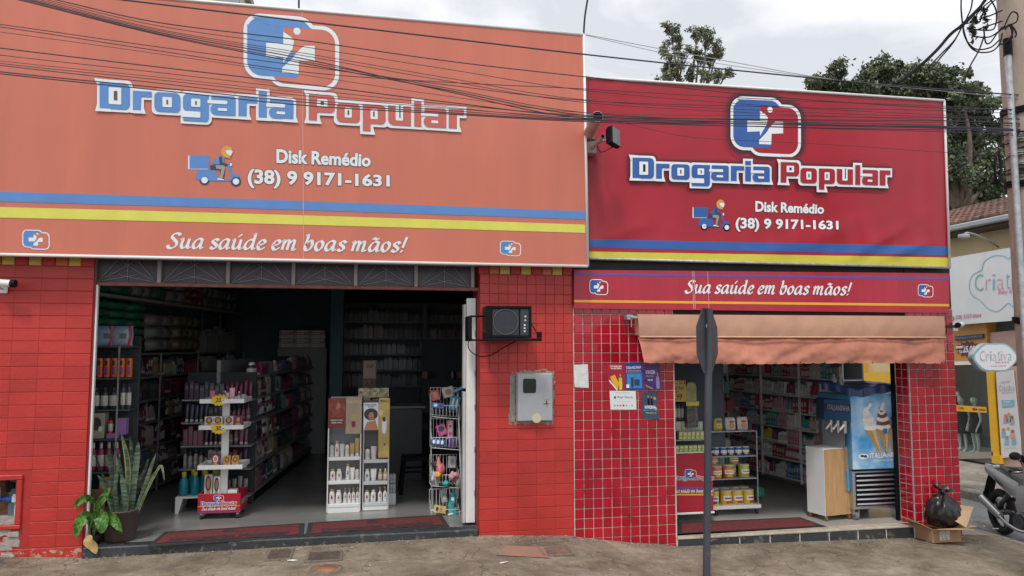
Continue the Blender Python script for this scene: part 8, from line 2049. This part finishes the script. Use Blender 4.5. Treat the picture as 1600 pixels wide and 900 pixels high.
b = MB(); slab(b, [(1541,500),(1640,492),(1650,575),(1543,575)], SX+.2, .1, mat('grey_recess', (.16,.17,.20), .8, var=.1)); b.build('recess', sf)
b = MB(); slab(b, [(1470,631.5),(1541,636),(1541.5,645),(1470,641)], SX-.01, .004, M_GOLD); put_text(b, 'ULTIMA', ((1497,635.5),(1506,636),(1506,640),(1497,639.5)), xm(SX-.012), 0, M_PR, .03); poly(b, [(1518,639),(1523,636.5),(1523,638.2),(1527,638.4),(1527,641),(1523,641),(1523,642.6)], xm(SX-.012), 0, M_PR); put_text(b, 'ESTAMOS ABERTOS', ((1529,638.5),(1540,639.3),(1540,642),(1529,641.5)), xm(SX-.012), 0, M_NAVY, .03); b.build('window_tape', sf)
# tall banner strip on the wall
tb = thing('tall_poster', 'tall white poster strip with a Criativa logo and cartoon children by the yellow pillar', 'poster')
b = MB(); slab(b, [(1556,582),(1583,578),(1597,711),(1565,716)], SX-.012, .01, mat('white_strip_vinyl', (.66,.66,.67), .4, var=.04)); b.build('sheet', tb)
fx3 = xm(SX-.018); b = MB(); put_text(b, 'Aqui tem', ((1564,595.5),(1578,594),(1578,598.5),(1564,600)), fx3, 0, LC[7], 0); criativa(b, fx3, 1560, 1586, 611.5, 9.5, -.03); put_text(b, 'Baby & Kids', ((1566,613),(1583,612),(1583,614.5),(1566,615.5)), fx3, 0, ck, 0)
poly(b, [(1565,625.5),(1584,624.5),(1585,635),(1566,636.5)], fx3, 0, LB); put_text(b, 'CASUAL', ((1567,627),(1579,626.5),(1579,629),(1567,629.5)), fx3, .001, M_WHITE2, .02); put_text(b, 'MODA BEBÊ E INFANTIL', ((1567,631),(1583,630.3),(1583,633),(1567,633.7)), fx3, .001, M_WHITE2, .0)
rq = random.Random(6)
for i, (x, y) in enumerate(((1571,650),(1576,648),(1581,652),(1568,672),(1575,670),(1582,674),(1573,684),(1584,684))):
    disc(b, x, y, 2.4, 3, fx3, .001, (M_SKIN, M_ORHEL, mat('brown_line_print', (.3,.14,.08), .5))[i%3]); poly(b, [(x-3, y+3), (x+3, y+3), (x+3.4, y+11), (x-3.4, y+11)], fx3, .0006, (LC[1], LC[0], LC[5], LB, M_WHITEF, LC[3], LB, LC[6])[i])
put_text(b, '(38) 3337-0664', ((1571,700),(1588,698.6),(1588,700.6),(1571,702)), fx3, 0, M_GREYP, 0); b.build('print', tb)
# oval hanging sign
ov = thing('oval_sign', 'oval silver-framed Criativa sign projecting over the opposite pavement', 'sign')
YO = 8.55; fo = plane_map(YO, None, 0.0)
b = MB(); n_ = 40; ring = []
def ovr(t, g): return (1555 + (35+g)*math.cos(t)*(1+.02*math.cos(6*t)), 558.5 + (23.2+g*.8)*math.sin(t)*(1+.05*math.cos(6*t)))
for (g, yy_, m_) in ((0, 0, M_GALV),):
    vs = [PY(*ovr(2*PI*i/n_, g), YO) for i in range(n_)]; b.add([*vs, *[v + Vector((0,.08,0)) for v in vs]], [tuple(range(n_)), tuple(range(2*n_-1, n_-1, -1))] + [(i, n_+i, n_+(i+1)%n_, (i+1)%n_) for i in range(n_)], m_)
b.build('frame', ov)
b = MB(); poly(b, [ovr(2*PI*i/n_, -1.6) for i in range(n_)], fo, .004, LB); poly(b, [ovr(2*PI*i/n_, -3.2) for i in range(n_)], fo, .007, mat('white_sign_vinyl', (.66,.68,.70))); b.build('face', ov)
b = MB(); criativa(b, lambda u, v, k=0: fo(u, v, .010+k), 1529, 1581, 564, 15.5, -.02); put_text(b, 'Baby & Kids', ((1555,564.5),(1576,564),(1576,568),(1555,568.5)), fo, .011, ck, 0); put_text(b, 'moda infantil', ((1547,570.5),(1571,570),(1571,572.5),(1547,573)), fo, .011, LC[7], 0); b.build('lettering', ov)
b = MB(); q = PY(1588, 556, YO); b.cyl((q.x, YO+.04, q.z), (SX+.3, YO+.04, q.z), .02, .02, M_BLACK, 8); b.build('arm', ov)
# mannequins: one continuous skinned body each, clothes as children
def skinned(name, joints, edges, par, m, sub_=2):
    me = bpy.data.meshes.new(name); me.from_pydata([j[0] for j in joints], edges, []); me.materials.append(m)
    o = bpy.data.objects.new(name, me); col.objects.link(o)
    sm_ = o.modifiers.new('skin', 'SKIN'); sm_.use_smooth_shade = True
    if not me.skin_vertices: me.attributes.new  # layer is made by the modifier's mesh below
    return o
def body_mesh(m, name='body'):
    """standing headed mannequin 1.0 tall facing -X, one lofted surface per chain joined at the torso"""
    b = MB()
    def loft(pts, n=10):
        vs = []; k = len(pts)
        for i, (p, rx, ry) in enumerate(pts):
            d = (Vector(pts[min(i+1,k-1)][0]) - Vector(pts[max(i-1,0)][0])).normalized(); a = Vector((0,1,0)); a = (a - d*a.dot(d)).normalized(); c = d.cross(a)
            for j in range(n): t = 2*PI*j/n; vs.append(Vector(p) + a*(rx*math.cos(t)) + c*(ry*math.sin(t)))
        b.add(vs, [(i*n+j, i*n+(j+1)%n, (i+1)*n+(j+1)%n, (i+1)*n+j) for i in range(k-1) for j in range(n)] + [tuple(range(n-1,-1,-1)), tuple((k-1)*n+j for j in range(n))], m, True)
    loft([((0,0,.47), .085,.06), ((0,0,.53), .098,.066), ((0,0,.60), .078,.052), ((0,0,.68), .092,.060), ((0,0,.76), .105,.062), ((0,0,.81), .085,.045), ((0,0,.84), .034,.03), ((0,0,.87), .03,.03), ((-.006,0,.89), .04,.046), ((-.01,0,.93), .052,.062), ((-.006,0,.97), .045,.055), ((0,0,.995), .012,.015)])
    for s in (-1, 1):
        loft([((0,s*.10,.80), .022,.026), ((0,s*.125,.76), .028,.03), ((.0,s*.15,.66), .022,.024), ((-.0,s*.165,.60), .019,.02), ((-.03,s*.16,.52), .017,.018), ((-.06,s*.15,.455), .011,.014), ((-.075,s*.148,.42), .018,.009), ((-.085,s*.146,.38), .014,.007)])
        loft([((0,s*.045,.52), .05,.056), ((0,s*.052,.42), .046,.05), ((-.008,s*.055,.30), .032,.034), ((-.004,s*.056,.26), .030,.031), ((.006,s*.056,.19), .028,.033), ((.006,s*.056,.07), .015,.017), ((.0,s*.056,.035), .018,.022), ((-.02,s*.056,.018), .02,.018)])
        loft([((.022,s*.056,.02), .017,.018), ((-.02,s*.056,.026), .022,.024), ((-.07,s*.06,.012), .026,.012), ((-.095,s*.06,.008), .02,.008)])
    return b.mesh(name)
BMS = body_mesh(mat('glossy_white_mannequin', (.62,.62,.63), .3, var=.05))
def dress_mesh(m, zlo=.34, name='dress'):
    b = MB(); pr = [(.13,.10,zlo), (.118,.092,.44), (.112,.082,.53), (.090,.066,.60), (.104,.074,.70), (.116,.072,.76), (.10,.055,.81), (.05,.042,.835)]
    n = 16; vs = []
    for (rx, ry, z) in pr:
        for j in range(n): t = 2*PI*j/n; r_ = 1 + (.06*math.sin(5*t) if z < .46 else 0); vs.append((ry*math.sin(t)*r_, rx*math.cos(t)*r_, z))
    b.add(vs, [(i*n+j, i*n+(j+1)%n, (i+1)*n+(j+1)%n, (i+1)*n+j) for i in range(len(pr)-1) for j in range(n)], m, True)
    return b.mesh(name)
MDB = mat('black_dress_cloth', (.02,.02,.024), .85, var=.2); MDR = mat('dark_sleeve_cloth', (.03,.03,.035), .85, var=.2)
for i, (px, py, h_, lab, rz__) in enumerate(((1497, 705, .98, 'child-sized white mannequin in a black dress, the nearer column side one', .3), (1526, 708, 1.0, 'child-sized white mannequin in a black dress beside the yellow pillar', -.2), (1490, 700, 1.3, 'taller white mannequin half hidden behind the corner column', .1))):
    q = PX(px + (8 if i == 0 else 0), py, SX+.28 + (.35 if i == 2 else 0)); zf = -.139 + .12
    t = thing('mannequin', lab, 'mannequin', (SX+.28 + (.35 if i == 2 else 0), q.y, zf), rz__, 'shop window mannequins')
    inst('body', BMS, t, (0,0,0), (0,0,0), (h_, h_, h_))
    inst('dress', dress_mesh(MDB, .36 if i else .33), t, (0,0,0), (0,0,0), (h_, h_, h_))
b = MB(); b.box((SX+.1, 9.6, -.139), (SX+1.1, 13, -.02), mat('display_plinth', (.45,.45,.46), .5, var=.05)); b.build('window_plinth', None, label='pale display platform under the mannequins', cat='platform')

# ================================================================== MOTORCYCLES
def moto(loc, rz, lab, full=True):
    t = thing('motorcycle', lab, 'motorcycle', loc, rz, 'motorcycles at the kerb')
    MWH = mat('white_fairing', (.62,.63,.64), .25, var=.05, coat=.5); MSV = mat('silver_tank', (.50,.51,.52), .25, metal=.3, var=.1); MEN = mat('engine_metal', (.10,.10,.11), .45, metal=.5, var=.4, scale=25)
    def loc_(nm, b, par=t): return link(nm, b.mesh(nm), par, loc=(0,0,0))
    for nm, x in (('rear_wheel', -.65), ('front_wheel', .65)):
        w_ = bpy.data.objects.new(nm, None); col.objects.link(w_); w_.parent = t
        b = MB(); R_, r_ = .255, .05; n, k = 32, 8; vs = [((R_+r_*math.cos(2*PI*j/k))*math.cos(2*PI*i/n)+x, r_*.9*math.sin(2*PI*j/k), (R_+r_*math.cos(2*PI*j/k))*math.sin(2*PI*i/n)+.305) for i in range(n) for j in range(k)]
        b.add(vs, [(i*k+j, ((i+1)%n)*k+j, ((i+1)%n)*k+(j+1)%k, i*k+(j+1)%k) for i in range(n) for j in range(k)], M_DARK, True); loc_('tyre', b, w_)
        b = MB(); b.tube([(x+.215*math.cos(2*PI*i/24), 0, .305+.215*math.sin(2*PI*i/24)) for i in range(24)], .02, M_BLACK, 6, closed=True); b.cyl((x,-.05,.305), (x,.05,.305), .045, .045, MEN, 12)
        for i in range(5): a = 2*PI*i/5; b.cyl((x,0,.305), (x+.21*math.cos(a),0,.305+.21*math.sin(a)), .016, .012, M_BLACK, 6)
        loc_('rim', b, w_)
    b = MB(); b.tube(crom([(-.3,0,.62),(-.1,0,.5),(.15,0,.45),(.35,0,.6),(.42,0,.85)]), .03, MEN, 8); b.tube([(-.65,.08,.305),(-.25,.08,.38)], .022, MEN, 8); b.tube([(-.65,-.08,.305),(-.25,-.08,.38)], .022, MEN, 8); b.tube([(-.3,.06,.66),(-.62,.06,.36)], .03, MEN, 8); b.tube([(-.3,-.06,.66),(-.62,-.06,.36)], .03, MEN, 8); loc_('frame', b)
    b = MB(); b.bbox((-.18,-.13,.22), (.2,.13,.42), MEN, .04); b.cyl((.02,0,.38), (.1,0,.58), .09, .08, MEN, 14)
    for i in range(5): b.cyl((.02+.012*i,0,.40+.03*i), (.024+.012*i,0,.41+.03*i), .105, .105, MEN, 14)
    b.cyl((-.05,-.16,.3), (-.05,.16,.3), .1, .1, MEN, 16); loc_('engine', b)
    b = MB(); b.tube(crom([(.12,-.12,.42),(.22,-.15,.25),(.0,-.17,.2),(-.25,-.18,.24),(-.4,-.18,.3)]), .022, M_STEEL, 10); b.cyl((-.38,-.18,.3), (-.78,-.19,.46), .045, .055, M_STEEL, 14); b.cyl((-.78,-.19,.46), (-.82,-.19,.475), .055, .035, M_BLACK, 14); loc_('exhaust', b)
    b = MB()
    b.grid(lambda u, v: (lp(.02,.38,u), .15*math.sin(PI*min(1,u*.9+.12))*math.cos(PI*v*1.0)*1.0, .64 + .02 + .17*math.sin(PI*v)*math.sin(PI*min(1,u*.75+.22))), 14, 12, MSV); loc_('tank', b)
    b = MB()
    for s in (-1, 1): b.add([(.4,s*.1,.78),(.15,s*.17,.66),(.05,s*.17,.52),(.25,s*.16,.46),(.42,s*.12,.62),(.42,s*.09,.80),(.15,s*.14,.64),(.05,s*.14,.52),(.25,s*.13,.46)], [(0,1,2,3,4)] , MWH)
    loc_('side_fairing', b)
    b = MB(); b.grid(lambda u, v: (lp(-.78,.05,u), (.07+.07*math.sin(PI*min(1,u*1.1)))*(2*v-1), .80 + .12*(1-u)**2 - .06*math.sin(PI*u) - .05*abs(2*v-1)**2.5 + .0), 16, 8, mat('black_seat', (.02,.02,.02), .6, var=.1)); b.grid(lambda u, v: (lp(-.78,.05,u), (.07+.07*math.sin(PI*min(1,u*1.1)))*(2*v-1)*.95, .72 + .12*(1-u)**2 - .06*math.sin(PI*u)), 8, 2, M_BLACK); loc_('seat', b)
    b = MB(); b.add([(-.1,-.13,.73),(-.75,-.08,.84),(-.86,-.05,.92),(-.55,-.12,.72),(-.2,-.14,.6)], [(0,1,2,3,4)], MWH); b.add([(-.1,.13,.73),(-.75,.08,.84),(-.86,.05,.92),(-.55,.12,.72),(-.2,.14,.6)], [(4,3,2,1,0)], MWH)
    for s in (-1, 1): b.grid(lambda u, v: (lp(.0,-.84,u), s*(.15 - .07*u + .02*math.sin(PI*v)), lp(.56+.24*u, .80+.13*u, v)), 8, 4, MWH); b.grid(lambda u, v: (lp(.42,-.02,u), s*(.165 - .02*(1-u)*v + .012*math.sin(PI*v)), lp(.50-.06*u, .86-.1*u, v)), 8, 4, MWH); b.bbox((-.88,-.05,.86), (-.72,.05,.92), MWH, .02); loc_('tail_fairing', b)
    b = MB(); b.bbox((-.90,-.06,.82), (-.87,.06,.86), mat('red_lens', (.4,.01,.01), .2), .008); loc_('tail_light', b)
    b = MB(); b.grid(lambda u, v: (-.78 - .16*u, .07*(2*v-1), .80 - .30*u**1.3), 6, 3, M_BLACK); b.box((-.955,-.07,.38), (-.945,.07,.52), M_BLACK); loc_('rear_mudguard', b)
    b = MB(); b.grid(lambda u, v: (.65 + .33*math.cos(rad(30+110*u)), .07*(2*v-1), .305 + .33*math.sin(rad(30+110*u))), 12, 4, MWH); loc_('front_mudguard', b)
    for s in (-1, 1):
        b = MB(); b.tube([(.65,s*.09,.305),(.42,s*.09,.92)], .024, MEN, 8); loc_('fork_leg', b)
    b = MB(); b.bbox((.44,-.1,.78), (.56,.1,.95), MWH, .04); b.cyl((.55,0,.86), (.57,0,.86), .075, .07, M_STEEL, 16); loc_('headlight', b)
    b = MB(); b.tube(crom([(.22,-.36,.98),(.33,-.3,.99),(.40,-.1,.97),(.40,.1,.97),(.33,.3,.99),(.22,.36,.98)]), .013, M_BLACK, 8)
    for s in (-1, 1): b.cyl((.19,s*.37,.98), (.28,s*.31,.985), .02, .02, M_DARK, 8); b.tube([(.34,s*.28,1.0),(.30,s*.40,.985)], .006, M_STEEL, 6)
    loc_('handlebar', b)
    for s in (-1, 1):
        b = MB(); b.tube([(.32,s*.26,1.0),(.36,s*.32,1.12),(.33,s*.36,1.17)], .007, M_BLACK, 6)
        T = Matrix.Translation((.33,s*.37,1.19)) @ Matrix.Rotation(rad(-8), 4, 'Y'); b.lathe([(.01,-.02),(.035,-.018),(.05,0),(.045,.012),(0,.014)], M_BLACK, 16, sx=1.0, sy=1.5, T=T @ Matrix.Rotation(-PI/2, 4, 'Y')); loc_('mirror', b)
    b = MB(); b.tube([(-.05,.14,.24),(-.12,.26,.02)], .012, M_BLACK, 6); loc_('kickstand', b)
    return t
zr_ = -.295
m1 = moto((7.24, 7.13, zr_), rad(-104), 'white and silver motorcycle parked at the right edge beyond the corner pavement')
m1.scale = (.86,.86,.86)
m2 = moto((6.70, 8.15, gz(6.7, 7)), rad(-100), 'motorcycle mostly hidden behind the corner column with only its mirror showing')
m2.scale = (.74,.74,.74)

# ================================================================== HOUSE BEHIND AND TREES
bh = thing('rear_building', 'pale building rising behind the top left of the salmon banner', 'building')
b = MB(); zt_ = 8.2
q0_, q1_ = PY(250, 5, 14), PY(384, 8, 14); b.box((q0_.x-3, 14, 3.3), (q1_.x-.1, 18, q1_.z+.35), mat('weathered_cream_wall', (.55,.50,.40), .9, var=.15, scale=2)); b.build('wall', bh)
b = MB(); b.box((q0_.x+.95, 13.96, q1_.z-.4), (q0_.x+1.35, 13.99, q1_.z+.2), M_GREYP); b.build('window', bh)
b = MB(); b.box((q0_.x-3.1, 13.9, q1_.z+.35), (q1_.x, 18.1, q1_.z+.5), M_CEMENT); b.build('roof', bh)

M_LEAF = mat('foliage_mid', (.11,.14,.075), .65, var=.45, scale=1.2); M_LEAF2 = mat('foliage_light', (.17,.20,.11), .6, var=.35, scale=1.2); M_BARK = mat('bark', (.14,.11,.085), .95, var=.3, scale=6, bump=.5)  # leaf tones lightened towards grey-green to stand in for haze
def tree(nm, lab, base, clumps, leaf, n_leaf, seed, limbs, mats=(M_LEAF, M_LEAF2), r0=.16, droop=0.0):
    rq = random.Random(seed); t = thing(nm, lab, 'tree', base)
    def w2l(b): return b
    b = MB(); B0 = Vector(base)
    fork = limbs[0]
    b.tube(crom([B0 + Vector((0,0,-.5)), B0.lerp(Vector(fork), .5) + Vector((.1,0,0)), Vector(fork)]), [lp(r0*1.3, r0*.7, i/12) for i in range(13)], M_BARK, 10)
    for c in clumps:
        m_ = Vector(fork).lerp(Vector(c[0]), .55) + Vector((rq.uniform(-.3,.3), rq.uniform(-.3,.3), -.15))
        pts = crom([fork, m_, c[0]], 5); b.tube(pts, [lp(r0*.5, .015, i/(len(pts)-1)) for i in range(len(pts))], M_BARK, 6)
        for _ in range(12):
            e = Vector(c[0]) + Vector((rq.gauss(0,1), rq.gauss(0,1), rq.gauss(0,1))).normalized()*c[1]*rq.uniform(.5,1.0); b.tube([m_.lerp(Vector(c[0]), .7), e], [.018, .004], M_BARK, 4)
    b.build('trunk', t)
    b = MB(); tot_ = sum(c[1]**2 for c in clumps); V = []; F = {0: [], 1: []}
    for c in clumps:
        n_ = int(n_leaf*c[1]**2/tot_); subs = []
        for _ in range(max(8, int(24*c[1]))):
            d = Vector((rq.gauss(0,1), rq.gauss(0,1), rq.gauss(0,1)*.85)).normalized()*c[1]*rq.uniform(.35, 1.25); subs.append((Vector(c[0]) + d, rq.uniform(.13,.32)*c[1]**.6, 0 if rq.random() < .62 else 1))
        for _ in range(n_):
            s0, sr, mi = rq.choice(subs); p = s0 + Vector((rq.gauss(0,1), rq.gauss(0,1), rq.gauss(0,.75)))*sr*.62
            l_ = leaf*rq.uniform(.6, 1.3); a = Vector((rq.gauss(0,1), rq.gauss(0,1), rq.gauss(0,1)-droop)).normalized(); s_ = a.orthogonal().normalized(); s_ = Matrix.Rotation(rq.uniform(0,6.28), 3, a) @ s_
            i0 = len(V); V += [p, p + a*l_*.5 + s_*l_*.28, p + a*l_, p + a*l_*.5 - s_*l_*.28]; F[mi].append((i0, i0+1, i0+2, i0+3))
    b.v = [tuple(v) for v in V]; k0, k1 = b.mi(mats[0]), b.mi(mats[1]); b.f = F[0] + F[1]; b.m = [k0]*len(F[0]) + [k1]*len(F[1]); b.sm = [False]*len(b.f)
    b.build('crown', t)
YT = 24
def cl_(lst, Y): return [(tuple(PY(x, y, Y + dy)), r*Y/1170*1.02) for (x, y, dy, r) in lst]
c1 = cl_([(1048,48,0,13),(1062,62,.4,13),(1090,50,.5,13),(1104,58,-.3,14),(1120,72,-.3,12),(1044,80,.2,14),(1068,88,.2,13),(1092,84,.3,13),(1112,92,.2,13),(1040,106,.4,13),(1060,112,0,14),(1080,116,.3,14),(1104,116,-.2,12),(1124,120,-.2,12),(1136,114,.1,9),(1036,124,.1,12)], YT)
tree('tall_thin_tree', 'tall loose-leaved tree rising alone above the deep red banner', (c1[3][0][0], YT, 0), c1, .095, 8000, 11, [tuple(PY(1078, 190, YT))], r0=.14)
YT2 = 22
M_L3 = mat('dark_foliage', (.075,.105,.060), .65, var=.5, scale=1.2); M_L4 = mat('dark_foliage_light', (.14,.17,.095), .6, var=.35, scale=1.2)  # darker trees, their leaf colours also raised to imitate haze
c2 = cl_([(1272,128,0,12),(1290,150,.3,22),(1318,150,.3,24),(1375,150,.5,30),(1420,150,.2,26),(1300,125,0,24),(1285,140,.5,20),(1340,132,-.5,26),(1375,112,0,26),(1400,130,.6,28),(1350,150,.2,24),(1330,165,0,26),(1400,165,0,30)], YT2)
tree('broad_tree', 'broad dark tree cresting above the middle of the deep red banner top edge', (c2[3][0][0], YT2, 0), c2, .13, 26000, 12, [tuple(PY(1360, 230, YT2))], (M_L3, M_L4), r0=.22)
c3 = cl_([(1420,130,.2,24),(1455,135,.1,26),(1490,165,.2,26),(1515,205,.2,26),(1530,165,.2,20),(1470,260,.2,34),(1520,280,.2,30),(1545,240,.3,22),(1495,320,.3,30),(1540,310,.3,28),(1440,120,0,28),(1470,150,.5,32),(1500,140,-.6,28),(1520,170,0,30),(1535,200,.4,22),(1490,195,0,34),(1505,235,.5,30),(1490,270,-.3,30),(1530,250,.3,28),(1450,165,.5,30),(1545,285,0,26),(1500,295,.3,26),(1465,215,0,30)], YT2-1)
tree('broad_tree', 'largest dark tree between the deep red banner and the utility pole', (c3[5][0][0], YT2-1, 0), c3, .13, 56000, 13, [tuple(PY(1500, 330, YT2-1))], (M_L3, M_L4), r0=.3)
c4 = cl_([(1560,205,0,20),(1575,235,.5,26),(1590,270,0,28),(1565,290,.4,24),(1620,250,0,34),(1650,290,0,34)], YT2+2)
tree('broad_tree', 'dark tree partly behind the utility pole at the right edge', (c4[4][0][0], YT2+2, 0), c4, .13, 17000, 14, [tuple(PY(1600, 340, YT2+2))], (M_L3, M_L4), r0=.24)
